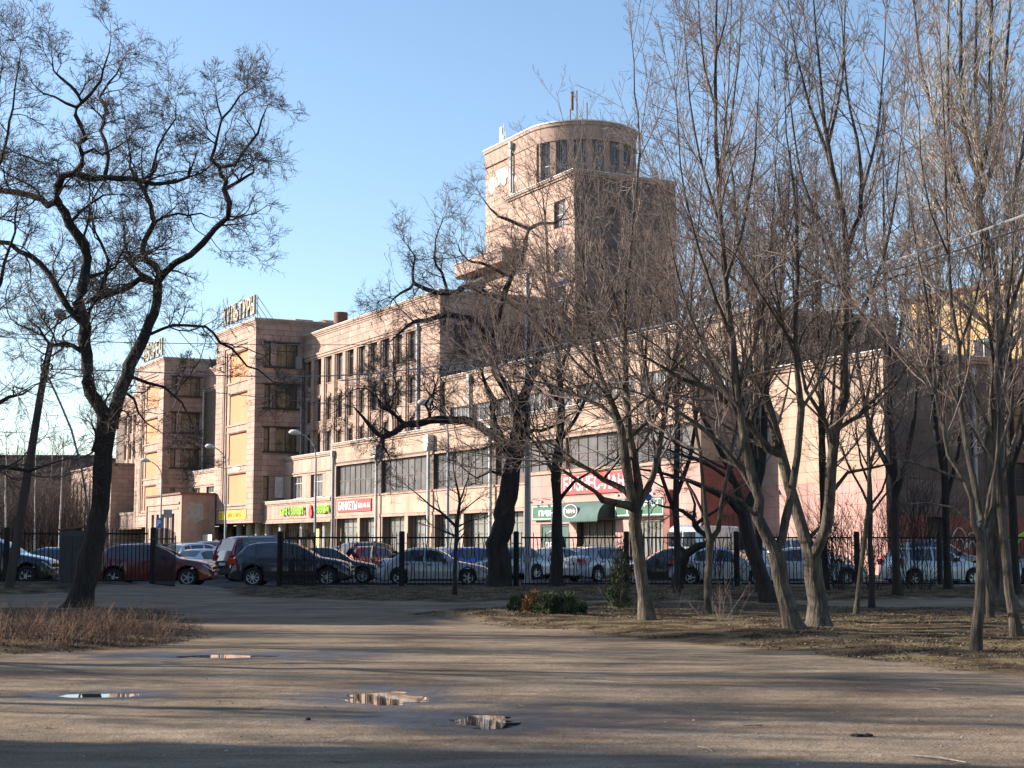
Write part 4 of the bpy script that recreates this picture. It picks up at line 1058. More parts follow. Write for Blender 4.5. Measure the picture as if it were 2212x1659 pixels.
def crown_mesh(limbs, st, rng, zmin, dens=1.0, lens=1.0):
    """limbs: list of resampled (n,4) arrays -> twig mesh arrays"""
    Ps, Ds, Rs, Ls = [], [], [], []
    for L_ in limbs:
        seg = np.linalg.norm(np.diff(L_[:, :3], axis=0), axis=1); tot = seg.sum(); cum = np.concatenate([[0], np.cumsum(seg)])
        n = int(tot * st['per_m'] * dens + rng.uniform(0, 1)); t = np.sort(rng.uniform(0.02, 1, n)) * tot
        # the limb's end carries on as a shoot
        t = np.concatenate([t, [tot * .999] * 3])
        i = np.clip(np.searchsorted(cum, t) - 1, 0, len(seg) - 1); f = ((t - cum[i]) / (seg[i] + 1e-9))[:, None]
        p = L_[i] * (1 - f) + L_[i + 1] * f; d = L_[i + 1, :3] - L_[i, :3]; d /= np.linalg.norm(d, axis=1, keepdims=True) + 1e-9
        k = (p[:, 2] > zmin) & ((p[:, 3] < .11) | (rng.rand(len(p)) < .45)); p, d = p[k], d[k]
        m = len(p); rv = rng.normal(0, 1, (m, 3)); pr = np.cross(d, rv); pr /= np.linalg.norm(pr, axis=1, keepdims=True) + 1e-9
        a = R(st['a1'][0]) + rng.normal(0, R(st['a1'][1]), m)
        end = (np.arange(m) >= m - 3); a = np.where(end, a * .45, a)
        D = d * np.cos(a)[:, None] + pr * np.sin(a)[:, None]
        Ps.append(p[:, :3]); Ds.append(D); Rs.append(np.clip(p[:, 3] * .55, .007, .028)); Ls.append(rng.uniform(*st['l1'], m) * lens * np.where(p[:, 3] < .03, .8, 1.0))
    P, D, r, L_ = map(np.concatenate, (Ps, Ds, Rs, Ls))
    V, Fc = [], []; off = 0
    def put(pts, rad, k):
        nonlocal off
        v, f = tubes(pts, rad, k); V.append(v); Fc.append(f + off); off += len(v)
    rt = st['rt']
    p1, d1, r1 = grow(P, D, L_, r, np.full(len(P), rt), 6, st['w1'], st['up1'], rng, st['cv']); put(p1, r1, 5)
    P, D, rr, ix, t = spawn(p1, d1, r1, st['l2'][0], .12, 1, *st['a2'], rng); L2 = L_[ix] * st['l2'][1] * rng.uniform(.5, 1.2, len(ix)) * (1.15 - .6 * t)
    p2, d2, r2 = grow(P, D, L2, np.minimum(rr * .7, .011), np.full(len(P), rt * .8), 4, st['w2'], st['up'], rng, st['cv']); put(p2, r2, 4)
    P, D, rr, ix, t = spawn(p2, d2, r2, st['l3'][0], .12, 1, *st['a3'], rng); L3 = L2[ix] * st['l3'][1] * rng.uniform(.5, 1.25, len(ix))
    p3, d3, r3 = grow(P, D, L3, np.minimum(rr * .75, .007), np.full(len(P), rt * .65), 3, st['w3'], st['up'], rng, st['cv']); put(p3, r3, 3)
    P, D, rr, ix, t = spawn(p3, d3, r3, st['l4'][0], .2, 1, 42, 12, rng); L4 = L3[ix] * st['l4'][1] * rng.uniform(.5, 1.4, len(ix))
    p4, d4, r4 = grow(P, D, L4, np.full(len(P), rt * .8), np.full(len(P), rt * .5), 1, st['w4'], st['up'], rng); put(p4, r4, 3)
    v = np.concatenate(V); f = np.concatenate(Fc); TRI[0] += 2 * len(f); return v, f
def tree(name, label, cat, limbs, style, depth, seed, group=None, zmin=2.2, spread=1.0, dens=1.0, lens=1.0, bark=None, twig=None, base=None, extra=0, exl=(2.5, 5.5), exz=(3.5, 9), exw=None, exup=.25):
    """limbs: lists of (px, py, radius_px[, dy]) traced in the picture, at `depth` metres; limbs after the first swing out of the plane"""
    st = STYLES[style]; rng = np.random.RandomState(seed); res = []
    b0 = limbs[0][0]
    gx = at(b0[0], b0[1], depth); org = np.array([gx.x, depth, hz(gx.x, depth) if depth < 56 else 0.0])
    def dist(P): return P
    for li, lm in enumerate(limbs):
        pts = []; drift = rng.normal(0, .25) * spread; dy = 0.0
        for j, p in enumerate(lm):
            if j and li: dy += drift * rng.uniform(.2, 1.0) * (1 if depth > 30 else .8)
            Y = depth + (p[3] if len(p) > 3 else 0) + dy
            q = at(p[0], p[1], Y); pts.append((q.x, q.y, q.z, p[2] * Y / F))
        if li:   # start on an earlier limb: take its depth where it is nearest
            s = np.array(pts[0][:3]); best = None
            for L_ in res:
                px_ = L_[:, 0] / L_[:, 1]; pz_ = (L_[:, 2] - 1.5) / L_[:, 1]
                dd = (px_ - s[0] / s[1]) ** 2 + (pz_ - (s[2] - 1.5) / s[1]) ** 2; k = int(dd.argmin())
                if best is None or dd[k] < best[0]: best = (dd[k], L_[k])
            sh = best[1][1] - s[1]
            pts = [tuple([x / y * (y + sh), y + sh, 1.5 + (z - 1.5) / y * (y + sh), r]) for x, y, z, r in pts]
            if best[0] < 4e-5: pts[0] = tuple(best[1][:3]) + (pts[0][3],)
        else:
            pts[0] = (org[0], org[1], org[2] - .15, pts[0][3])
        c = catmull(pts, st['step']); c[1:-1, :3] += rng.normal(0, st['jit'], (len(c) - 2, 3)); res.append(c)
    if extra: res += long_limbs(res, extra, rng, exl, exw if exw is not None else .10, exup, exz)
    e = empty(name, tuple(org), 0, label, cat, group)
    V, Fc = [], []; off = 0
    for li, c in enumerate(res):
        rad = c[:, 3].copy()
        if li == 0: h = c[:, 2] - c[0, 2]; rad *= 1 + .35 * np.exp(-h / .25)
        rad *= 1 + rng.normal(0, .05, len(rad)) * (1 if li else 1.3)
        kk = 22 if li < 3 else 9
        v, f = tubes(c[None, :, :3] - org, rad[None], kk)
        ctr = np.repeat(c[:, :3] - org, kk, 0); aa = np.tile(np.arange(kk), len(c)); ll = np.repeat(np.arange(len(c)) * st['step'], kk)
        rdg = (np.where(aa % 2 == 0, 1.0, .90 if st['bark'] != 'bark3' else .96) + .16 * vnoise(aa * 1.0 + 3 * li, ll, .9, 50 + li) + .10 * vnoise(aa * .5, ll, 2.0, 60 + li)) if li < 3 else 1 + .12 * vnoise(aa * 1.0, ll, .8, 70)
        if li == 0: hh_ = np.repeat(c[:, 2] - c[0, 2], kk); rdg = rdg * (1 + .9 * np.exp(-hh_ / .22) * np.clip(vnoise(aa * 1.0, ll * 0 + seed, 2.6, 80) + .12, 0, 1)); rdg = rdg * (1 + .25 * np.clip(vnoise(aa * 1.0, ll, 1.6, 90 + seed) * 2 - .45, 0, 1))
        V.append(ctr + (v - ctr) * rdg[:, None]); Fc.append(f + off); off += len(v)
    link('trunk', npmesh('trunk', np.concatenate(V), np.concatenate(Fc), M[bark or st['bark']], True), e)
    v, f = crown_mesh(res, st, rng, zmin, dens, lens)
    link('crown', npmesh('crown', v - org, f, M[twig or st['twig']]), e)
    return e
def copy_tree(src, loc, rz, sc, label=None, group=None):
    r = src.copy(); COL.objects.link(r); r.location = loc; r.rotation_euler = (0, 0, rz); r.scale = (sc, sc, sc)
    if label: r['label'] = label
    if group: r['group'] = group
    for ch in src.children: c = ch.copy(); COL.objects.link(c); c.parent = r
    return r
# the gnarled tree at the left
TL = [
 [(166, 1312, 25), (190, 1230, 23), (208, 1130, 20), (220, 1046, 19.5), (224, 953, 20), (232, 905, 22)],
 [(228, 925, 15), (213, 873, 15), (190, 825, 14), (187, 770, 13.5), (185, 710, 13), (174, 653, 12), (180, 603, 12), (187, 553, 11), (182, 525, 11), (160, 490, 10.5), (140, 460, 10), (124, 433, 9), (123, 403, 9), (140, 380, 8.5), (162, 376, 8), (180, 360, 6.5), (178, 333, 6), (170, 313, 6), (186, 297, 6), (182, 273, 5.5), (163, 252, 5), (168, 233, 5), (177, 220, 5), (168, 203, 4), (152, 190, 3.5), (133, 170, 3), (117, 157, 2), (112, 120, 1)],
 [(241, 925, 15), (250, 873, 14), (264, 836, 14), (280, 786, 13.5), (300, 746, 12.5), (326, 700, 12), (338, 653, 11), (341, 613, 10)],
 [(341, 613, 8), (355, 590, 7.5), (380, 573, 7.5), (410, 550, 7), (435, 520, 7), (467, 493, 6.5), (489, 467, 6.5), (493, 433, 6.3), (484, 408, 6), (489, 395, 5.5), (475, 377, 5), (476, 363, 4.5), (463, 343, 4), (463, 320, 3.5), (467, 287, 3), (473, 260, 2.5), (470, 227, 2), (466, 200, 1)],
 [(475, 368, 4), (505, 353, 3), (530, 320, 3), (557, 287, 2.5), (563, 260, 2), (575, 235, 1)],
 [(487, 405, 4), (517, 397, 3.6), (535, 382, 3), (548, 375, 2.6), (546, 360, 2), (535, 350, 1)],
 [(341, 613, 8.5), (344, 592, 8), (333, 573, 7.5), (314, 556, 7), (310, 543, 6.5), (313, 520, 6), (330, 485, 5.8), (332, 465, 5.5), (324, 440, 5), (313, 410, 4.6), (293, 380, 4), (277, 357, 3.2), (283, 335, 2.4), (275, 305, 1.4)],
 [(313, 410, 4), (325, 383, 3.6), (334, 350, 3.2), (340, 317, 2.8), (362, 290, 2.4), (377, 253, 1.8), (380, 225, 1)],
 [(333, 483, 3.5), (353, 468, 3), (383, 460, 2.6), (410, 466, 2.2), (433, 463, 1.8), (455, 470, 1)],
 [(327, 620, 7), (300, 603, 7), (277, 620, 6.5), (247, 633, 6.5), (220, 642, 6), (196, 650, 5.5)],
 [(222, 641, 4.5), (228, 616, 4.2), (231, 586, 4), (234, 566, 3.8), (228, 550, 3.4), (217, 520, 3), (210, 500, 2.4), (200, 470, 1.2)],
 [(330, 620, 6), (303, 590, 5.5), (283, 572, 5), (282, 556, 5), (300, 554, 4.5)],
 [(177, 376, 7), (200, 387, 6.8), (233, 387, 6.3), (283, 390, 5.3), (333, 397, 4.6), (377, 393, 4), (405, 380, 3.2), (417, 360, 2.2), (425, 330, 1)],
 [(233, 387, 4.8), (231, 367, 4.5), (233, 340, 4.2), (227, 307, 4.2), (220, 283, 4), (226, 253, 4), (234, 238, 3.8), (222, 222, 3.2), (218, 205, 2.8), (233, 180, 2.4), (253, 160, 1.8), (265, 130, 1)],
 [(177, 220, 4), (197, 200, 3.5), (213, 173, 3), (226, 150, 2.4), (235, 115, 1.6), (240, 80, .8)],
 [(124, 450, 7.5), (103, 443, 7.2), (83, 433, 7), (55, 421, 6.5), (33, 417, 6.2), (0, 413, 6), (-50, 403, 5), (-90, 380, 3)],
 [(183, 705, 7.5), (168, 686, 7.2), (147, 663, 7), (127, 636, 6.8), (107, 596, 6.5), (87, 570, 6), (67, 553, 6), (42, 541, 5.5), (15, 530, 5.5), (-40, 510, 4.5), (-90, 480, 2)],
 [(184, 762, 6), (160, 750, 5), (143, 741, 4.5), (107, 745, 4), (92, 728, 3), (80, 710, 2), (60, 690, 1)],
 [(318, 725, 4), (350, 710, 3.5), (400, 703, 3.2), (443, 706, 3), (480, 740, 2.8), (520, 773, 2.3), (560, 800, 1.8), (590, 825, 1)],
 [(282, 818, 4), (320, 825, 3.5), (353, 840, 2.8), (393, 870, 2.2), (415, 920, 1.4), (420, 965, .8)],
 [(268, 842, 3.4), (288, 862, 3), (300, 893, 2.2), (322, 908, 1.6), (350, 935, 1)],
 [(205, 985, 7), (202, 968, 9), (206, 955, 5)],
 [(190, 700, 4), (200, 670, 3.6), (205, 640, 3), (220, 600, 2.4), (240, 570, 1.4)],
 [(186, 600, 4), (215, 590, 3), (245, 575, 2.6), (262, 545, 2), (280, 520, 1)],
 [(150, 475, 4), (175, 455, 3.2), (200, 440, 2.8), (225, 425, 2), (255, 420, 1)],
 [(178, 333, 3.5), (200, 325, 3), (222, 330, 2.4), (250, 320, 1.8), (280, 300, 1)],
 [(168, 233, 3.5), (140, 225, 3), (118, 215, 2.2), (95, 200, 1.6), (70, 180, 1)],
 [(473, 260, 2.6), (500, 235, 2.2), (520, 205, 1.6), (545, 190, 1)],
]
tree('gnarled_tree', 'big dark gnarled tree with twisted limbs leaning beside the open gate', 'tree', TL, 'gnarled', 38, 11, dens=1.05, zmin=2.6, lens=.78, extra=22, exl=(1.2, 2.6), exz=(4.0, 10.5), exw=.30, exup=.3)
TM = [
 [(1077, 1274, 27), (1079, 1206, 23), (1074, 1173, 23.5), (1090, 1123, 23), (1100, 1053, 22), (1112, 975, 21), (1122, 925, 17), (1120, 870, 15)],
 [(1108, 1000, 11), (1082, 955, 10), (1068, 903, 9), (1062, 863, 7), (1052, 838, 5), (1040, 800, 3)],
 [(1068, 945, 9), (1050, 931, 8.5), (1030, 922, 9), (1004, 909, 9), (950, 906, 9), (910, 913, 8), (874, 917, 7.5), (850, 933, 7), (827, 946, 6), (800, 924, 4.5), (782, 900, 3), (765, 880, 1.5)],
 [(866, 917, 5), (856, 900, 4.2), (846, 888, 3.5), (828, 877, 2.6), (812, 850, 1.3)],
 [(924, 912, 4), (926, 890, 3.4), (922, 873, 3), (934, 848, 2.2), (945, 820, 1)],
 [(833, 944, 4), (829, 962, 3), (838, 980, 2), (842, 990, 1)],
 [(1118, 875, 12), (1090, 832, 10), (1068, 800, 9), (1064, 753, 8), (1072, 700, 7.5), (1088, 640, 6.5), (1104, 593, 6), (1130, 553, 5.5), (1138, 520, 5.2), (1141, 497, 5), (1114, 482, 3.6), (1077, 467, 3), (1057, 448, 2), (1040, 425, 1)],
 [(1141, 497, 4), (1165, 482, 4), (1194, 484, 3), (1215, 470, 2), (1230, 445, 1)],
 [(1128, 880, 11), (1142, 830, 10.5), (1160, 780, 9.5), (1174, 740, 8.5), (1203, 696, 8), (1221, 660, 7), (1234, 632, 4.5), (1245, 580, 2)],
 [(1067, 760, 6.5), (1030, 700, 6.5), (1000, 685, 6), (968, 680, 6), (924, 690, 5.2), (900, 694, 4.5), (864, 718, 2.6), (840, 740, 1)],
 [(1083, 655, 6.5), (1047, 632, 6.5), (1010, 622, 6), (984, 630, 5.5), (944, 634, 5.5), (920, 622, 5), (897, 614, 4.2), (868, 634, 2.8), (845, 650, 1)],
 [(965, 632, 3.5), (954, 590, 3.2), (938, 555, 2.4), (940, 520, 1.8), (955, 480, 1)],
 [(900, 614, 3), (890, 585, 2.6), (895, 555, 2), (880, 530, 1)],
 [(1100, 600, 4), (1070, 585, 3.6), (1040, 570, 3), (1010, 560, 2.2), (990, 530, 1.2)],
 [(1160, 780, 4), (1150, 740, 3.6), (1140, 690, 3), (1145, 640, 2), (1150, 600, 1)],
 [(1112, 960, 5), (1150, 930, 4), (1190, 925, 3), (1230, 900, 2), (1260, 880, 1)],
 [(1095, 1040, 4), (1060, 1020, 3), (1030, 1030, 2), (1000, 1010, 1)],
]
tree('old_tree', 'thick dark leaning tree standing at the fence in front of the ribbon windows', 'tree', TM, 'gnarled', 55.2, 12, dens=1.0, zmin=4.2, lens=.95, extra=18, exl=(1.5, 3.2), exz=(5, 9), exw=.28, exup=.25)
TM2 = [[(1203, 1272, 14), (1203, 1180, 12), (1204, 1086, 11), (1200, 1036, 11.5), (1207, 953, 9), (1213, 886, 8), (1208, 800, 6.5), (1196, 700, 5), (1186, 600, 4), (1180, 500, 2.5), (1172, 420, 1)],
 [(1202, 1030, 5), (1180, 990, 4), (1150, 950, 3), (1130, 930, 1.5)], [(1206, 960, 5), (1240, 910, 4), (1265, 860, 3), (1290, 800, 1.5)],
 [(1212, 890, 5), (1190, 840, 4), (1160, 800, 3), (1140, 770, 1.5)], [(1208, 800, 4), (1235, 740, 3.4), (1250, 690, 2.4), (1268, 600, 1.2)], [(1204, 1080, 5), (1240, 1040, 3.5), (1275, 1020, 2)]]
tree('slim_dark_tree', 'straight slim dark tree in front of the green pub sign', 'tree', TM2, 'ascending', 55.6, 13, bark='bark', twig='twig', zmin=4, dens=1.0, extra=5, exl=(3, 5), exz=(4, 14))
TR1 = [
 [(1400, 1348, 18), (1392, 1285, 14.5), (1385, 1230, 14), (1377, 1173, 14), (1371, 1130, 15), (1374, 1100, 16)],
 [(1372, 1100, 10), (1352, 1062, 9), (1329, 1048, 7), (1303, 1037, 6), (1277, 1016, 5.4), (1239, 998, 4.5), (1195, 981, 3), (1150, 972, 1.5)],
 [(1370, 1106, 10), (1352, 1090, 9.5), (1336, 1088, 8.5), (1303, 1080, 7.5), (1285, 1062, 5), (1260, 1044, 4.4), (1213, 1013, 3), (1170, 1000, 1.5)],
 [(1374, 1095, 12), (1360, 1050, 10.5), (1352, 1003, 10), (1347, 960, 9), (1340, 915, 8), (1320, 868, 7), (1300, 820, 6), (1284, 770, 5), (1270, 690, 4), (1262, 620, 2.6), (1257, 540, 1.6), (1254, 480, .8)],
 [(1378, 1090, 11), (1380, 1050, 9), (1372, 1000, 8), (1360, 930, 7), (1355, 853, 6.3), (1350, 770, 5.6), (1353, 653, 5), (1362, 540, 4), (1370, 440, 3.2), (1382, 330, 2.4), (1372, 200, 1.6), (1366, 95, .9)],
 [(1382, 1088, 9.5), (1398, 1055, 8), (1411, 1030, 7.4), (1421, 985, 6.4), (1434, 900, 5.6), (1450, 800, 4.8), (1478, 680, 4), (1498, 580, 3), (1510, 470, 2), (1516, 380, 1)],
 [(1355, 853, 4.5), (1330, 800, 4), (1300, 740, 3.4), (1260, 680, 2.6), (1215, 640, 1.4)],
 [(1340, 915, 4.5), (1300, 880, 4), (1250, 855, 3.2), (1190, 830, 2.4), (1120, 815, 1.2)],
 [(1353, 700, 4), (1320, 620, 3.4), (1294, 560, 2.0), (1285, 500, 1)],
 [(1284, 770, 4), (1240, 720, 3.4), (1200, 680, 2.6), (1150, 660, 1.8), (1090, 655, 1)],
 [(1434, 900, 4), (1400, 830, 3.4), (1395, 740, 2.6), (1410, 640, 1.6)],
 [(1450, 800, 4), (1490, 760, 3.2), (1530, 700, 2.4), (1560, 620, 1.4)],
]
tree('linden', 'grey barked tree with low spreading limbs in front of the pub awning', 'tree', TR1, 'ascending', 30.2, 14, dens=1.0, zmin=2.8, extra=12, exl=(1.8, 3.2), exz=(2.6, 4.6), exw=.09, exup=.35)
TR2 = [[(1530, 1326, 8.5), (1528, 1250, 8), (1533, 1206, 8), (1534, 1170, 9)], [(1533, 1172, 7), (1525, 1123, 5.5), (1516, 1020, 4), (1502, 900, 3), (1490, 780, 2.2), (1482, 660, 1.2)],
 [(1536, 1170, 7), (1552, 1145, 5.5), (1556, 1100, 5), (1574, 1010, 3.8), (1590, 920, 3), (1600, 820, 2), (1612, 720, 1)], [(1525, 1120, 3.4), (1500, 1070, 3), (1470, 1020, 2), (1440, 990, 1)], [(1556, 1100, 3), (1590, 1060, 2.4), (1620, 1040, 1.4)]]
tree('young_maple', 'young forked tree with a thin trunk between the linden and the leaning tree', 'tree', TR2, 'ascending', 34, 15, zmin=3.2, dens=1.1, lens=.8)
TC = [[(1462, 1266, 13), (1474, 1215, 11), (1484, 1195, 10), (1508, 1184, 9), (1530, 1172, 7.5), (1524, 1158, 6), (1508, 1146, 6), (1500, 1133, 7), (1498, 1120, 5), (1480, 1106, 4.4), (1455, 1098, 3.4), (1420, 1090, 2)],
 [(1504, 1135, 5), (1520, 1120, 4), (1545, 1100, 3), (1570, 1080, 1.6)], [(1500, 1120, 4), (1498, 1090, 3), (1490, 1060, 2), (1480, 1030, 1)], [(1485, 1195, 5), (1470, 1180, 3), (1450, 1160, 1.6)]]
tree('crooked_tree', 'small crooked dark tree bent sideways before the white van', 'tree', TC, 'gnarled', 53, 16, zmin=2.6, dens=1.2, lens=.6)
TR3 = [
 [(1724, 1374, 22), (1712, 1345, 18.5), (1702, 1310, 17), (1688, 1262, 17), (1680, 1220, 17.5), (1676, 1192, 18)],
 [(1672, 1196, 14), (1658, 1160, 13), (1637, 1119, 12.2), (1640, 1080, 11.5), (1622, 1020, 11), (1605, 920, 9), (1592, 836, 8.5), (1582, 736, 8), (1572, 646, 7.2), (1562, 553, 6.6), (1558, 500, 6), (1550, 367, 5), (1546, 233, 4), (1547, 100, 3), (1548, 0, 2.4), (1548, -90, 1.4), (1548, -160, .8)],
 [(1680, 1190, 11), (1690, 1160, 9.4), (1697, 1126, 9.4), (1706, 1086, 9), (1722, 986, 8.2), (1731, 886, 7.4), (1723, 803, 6.4), (1718, 686, 5.4), (1722, 586, 4.6), (1720, 480, 3.8), (1712, 380, 2.6), (1700, 290, 1.6), (1695, 200, .8)],
 [(1630, 1060, 7), (1600, 1010, 6), (1560, 960, 5), (1510, 920, 4.4), (1450, 880, 3.2), (1380, 850, 2), (1320, 835, 1)],
 [(1605, 920, 5), (1570, 850, 4.5), (1530, 770, 3.8), (1490, 680, 3), (1455, 560, 2), (1440, 450, 1)],
 [(1592, 836, 4.6), (1625, 760, 4), (1650, 660, 3.2), (1665, 540, 2.4), (1672, 400, 1.4), (1680, 300, .8)],
 [(1580, 720, 4), (1545, 640, 3.6), (1510, 540, 3), (1480, 420, 2.2), (1465, 300, 1.4), (1460, 200, .8)],
 [(1568, 600, 4), (1600, 510, 3.4), (1622, 400, 2.6), (1635, 280, 1.8), (1640, 170, 1)],
 [(1556, 480, 3.6), (1525, 390, 3), (1500, 280, 2.2), (1485, 160, 1.4), (1478, 60, .8)],
 [(1550, 367, 3.2), (1578, 280, 2.6), (1590, 180, 2), (1598, 80, 1.4), (1602, -20, .8)],
 [(1547, 233, 3), (1525, 150, 2.2), (1512, 60, 1.6), (1506, -40, .9)], [(1547, 120, 2.4), (1568, 40, 1.8), (1578, -50, 1)],
 [(1731, 886, 4), (1765, 830, 3.4), (1790, 760, 2.6), (1800, 660, 1.6)], [(1722, 780, 3.6), (1690, 700, 3), (1672, 610, 2.2), (1668, 520, 1.2)],
 [(1640, 1100, 5), (1600, 1080, 4), (1560, 1062, 3.2), (1500, 1040, 2.4), (1430, 1030, 1.2)],
]
tree('leaning_maple', 'pale grey barked tree leaning left on the verge with a tall straight leader', 'tree', TR3, 'ascending', 26, 17, dens=1.0, zmin=3.0, extra=9, exl=(2, 3.4), exz=(2.8, 5.5), exw=.08, exup=.4)
TR4 = [
 [(1772, 1368, 25), (1764, 1330, 21.5), (1766, 1300, 21), (1757, 1250, 20.5), (1755, 1205, 22)],
 [(1750, 1200, 17), (1740, 1170, 15.5), (1727, 1126, 14), (1706, 1060, 12.5), (1688, 980, 12.5), (1672, 920, 10.5), (1658, 870, 9.5), (1648, 830, 9), (1654, 770, 7.5), (1645, 700, 6.4), (1635, 653, 5.6), (1608, 586, 5), (1592, 500, 4), (1585, 400, 3), (1572, 300, 2), (1565, 190, 1)],
 [(1762, 1200, 14), (1772, 1172, 12.6), (1786, 1136, 12.2), (1792, 1080, 11.6), (1793, 1020, 11.6), (1807, 930, 11.6), (1824, 853, 10.4), (1823, 753, 9.2), (1826, 670, 8.2), (1829, 553, 6.8), (1822, 467, 6), (1798, 367, 5), (1782, 267, 4), (1772, 167, 3), (1762, 67, 2.2), (1755, -20, 1.4), (1750, -100, .8)],
 [(1828, 545, 5), (1845, 500, 5), (1858, 467, 4.8), (1862, 383, 4), (1852, 300, 3.2), (1836, 233, 2.6), (1824, 120, 1.8), (1818, 30, 1)],
 [(1690, 990, 10), (1660, 970, 9), (1620, 920, 8), (1585, 880, 7), (1542, 846, 6.2), (1475, 818, 4.4), (1400, 775, 2.6), (1330, 745, 1.2)],
 [(1800, 960, 5.4), (1784, 912, 5.2), (1742, 846, 4.2), (1722, 760, 3.2), (1715, 660, 2), (1712, 570, 1)],
 [(1822, 740, 5), (1860, 680, 4.4), (1895, 600, 3.6), (1925, 490, 2.6), (1940, 370, 1.6), (1948, 270, .8)],
 [(1826, 640, 4.6), (1795, 570, 4), (1768, 480, 3.4), (1735, 390, 2.6), (1712, 270, 1.8), (1700, 150, 1)],
 [(1810, 410, 4), (1785, 330, 3.4), (1750, 230, 2.6), (1722, 120, 1.8), (1705, 20, 1)],
 [(1790, 310, 3.4), (1812, 220, 2.6), (1822, 120, 2), (1826, 10, 1.2)], [(1858, 430, 3.6), (1885, 340, 3), (1902, 230, 2.2), (1910, 110, 1.4), (1914, 20, .8)],
 [(1806, 940, 5), (1850, 900, 4.4), (1900, 850, 3.6), (1960, 790, 2.6), (2010, 700, 1.4)],
 [(1665, 895, 5), (1640, 840, 4.2), (1600, 790, 3.4), (1550, 740, 2.4), (1500, 690, 1.2)],
 [(1738, 1160, 5), (1780, 1130, 3.4), (1790, 1090, 3), (1800, 1060, 1.6)], [(1793, 1040, 5), (1830, 1020, 4), (1880, 1010, 3), (1930, 1000, 1.8)],
]
tree('twin_maple', 'stout knotty tree forking low right beside the pale leaning one', 'tree', TR4, 'ascending', 27.4, 18, dens=1.0, zmin=3.0, bark='bark2', extra=10, exl=(2, 3.4), exz=(2.8, 5.5), exw=.08, exup=.4)
TD = [[(1668, 1309, 19), (1652, 1265, 17.5), (1638, 1225, 17), (1618, 1170, 16), (1606, 1110, 15)], [(1604, 1112, 10), (1575, 1080, 8), (1540, 1060, 6.5), (1490, 1040, 5), (1420, 1020, 3), (1360, 1010, 1.4)],
 [(1610, 1108, 11), (1636, 1050, 9.4), (1650, 980, 8), (1652, 880, 6.8), (1664, 780, 5.6), (1682, 660, 4.4), (1696, 540, 3.2), (1704, 420, 2), (1708, 320, 1)], [(1650, 970, 5), (1620, 900, 4.2), (1590, 830, 3.4), (1570, 740, 2.2), (1560, 660, 1.2)],
 [(1606, 1120, 8), (1590, 1050, 7), (1560, 980, 6), (1520, 900, 4.6), (1490, 800, 3.4), (1470, 700, 2.2), (1462, 600, 1.2)], [(1664, 780, 4), (1700, 720, 3.2), (1730, 640, 2.2), (1745, 560, 1.2)], [(1590, 1050, 4.4), (1540, 1010, 3.6), (1480, 985, 2.6), (1410, 960, 1.4)]]
tree('dark_leaning_tree', 'dark tree in the shade leaning left behind the pale one', 'tree', TD, 'ascending', 41.5, 19, dens=1.0, zmin=3.6, bark='bark', twig='twig2', extra=12, exl=(3, 5), exz=(3.5, 11), exup=.35)
tree('birch_sapling', 'thin bright trunk leaning right on the verge with light bark', 'tree', [[(1848, 1331, 6.2), (1853, 1285, 5.6), (1858, 1250, 5.4), (1868, 1170, 5), (1876, 1090, 4.6), (1878, 1000, 3.4), (1872, 900, 2.4), (1884, 780, 1.6), (1890, 690, .8)],
 [(1876, 1100, 3.4), (1862, 1060, 2.8), (1835, 1010, 2.2), (1815, 960, 1.2)], [(1874, 1120, 3), (1905, 1080, 2.4), (1935, 1040, 1.4)], [(1878, 1010, 2.6), (1900, 950, 2), (1915, 880, 1)]], 'ascending', 33, 20, zmin=2.8, bark='bark2', twig='twig', lens=.6, dens=1.4)
tree('thin_dark_tree', 'thin dark upright tree just behind the bright sapling', 'tree', [[(1884, 1316, 6.8), (1882, 1250, 6.2), (1880, 1170, 5.6), (1881, 1090, 4.8), (1876, 960, 3.4), (1892, 840, 2.2), (1896, 740, 1)],
 [(1881, 1100, 3), (1905, 1060, 2.4), (1925, 1000, 1.2)], [(1880, 1060, 3), (1860, 1000, 2.2), (1850, 930, 1)]], 'ascending', 36.8, 21, zmin=3, bark='bark', twig='twig', lens=.6, dens=1.3)
TR7 = [[(2108, 1413, 11.5), (2112, 1360, 10.8), (2117, 1300, 10.4), (2121, 1230, 10.6), (2120, 1170, 12)],
 [(2116, 1175, 8), (2103, 1130, 7), (2097, 1078, 6.2), (2084, 1040, 5.2), (2048, 981, 4.6), (2040, 930, 4.2), (2022, 853, 3.7), (2008, 686, 3), (1984, 553, 2.2), (1962, 430, 1.4), (1950, 330, .8)],
 [(2121, 1170, 8), (2120, 1120, 7.4), (2104, 1060, 7), (2090, 970, 6.4), (2075, 886, 6), (2072, 753, 5.2), (2056, 653, 4.4), (2048, 553, 3.6), (2042, 380, 2.6), (2036, 200, 1.6), (2030, 80, .9)],
 [(2126, 1168, 7), (2133, 1140, 6), (2145, 1095, 4.4), (2149, 1030, 4), (2160, 900, 3.2), (2152, 740, 2.4), (2160, 600, 1.6), (2168, 470, .8)],
 [(2084, 1040, 3.6), (2040, 1020, 3), (1980, 1000, 2.2), (1920, 985, 1.2)], [(2075, 886, 3.8), (2035, 800, 3), (1990, 730, 2.4), (1940, 690, 1.2)], [(2072, 753, 3.4), (2105, 660, 2.8), (2125, 560, 2), (2140, 450, 1)],
 [(2103, 1128, 3), (2060, 1095, 2.4), (2000, 1085, 1.6), (1940, 1090, .8)], [(2022, 853, 2.8), (1980, 800, 2.2), (1940, 760, 1.4)], [(2048, 553, 2.8), (2010, 460, 2.2), (1990, 340, 1.4), (1985, 240, .8)]]
tree('mottled_tree', 'slender mottled trunk forking at eye height nearest on the right verge', 'tree', TR7, 'ascending', 21.4, 22, dens=1.2, zmin=2.9, lens=.8, twig='twig2')
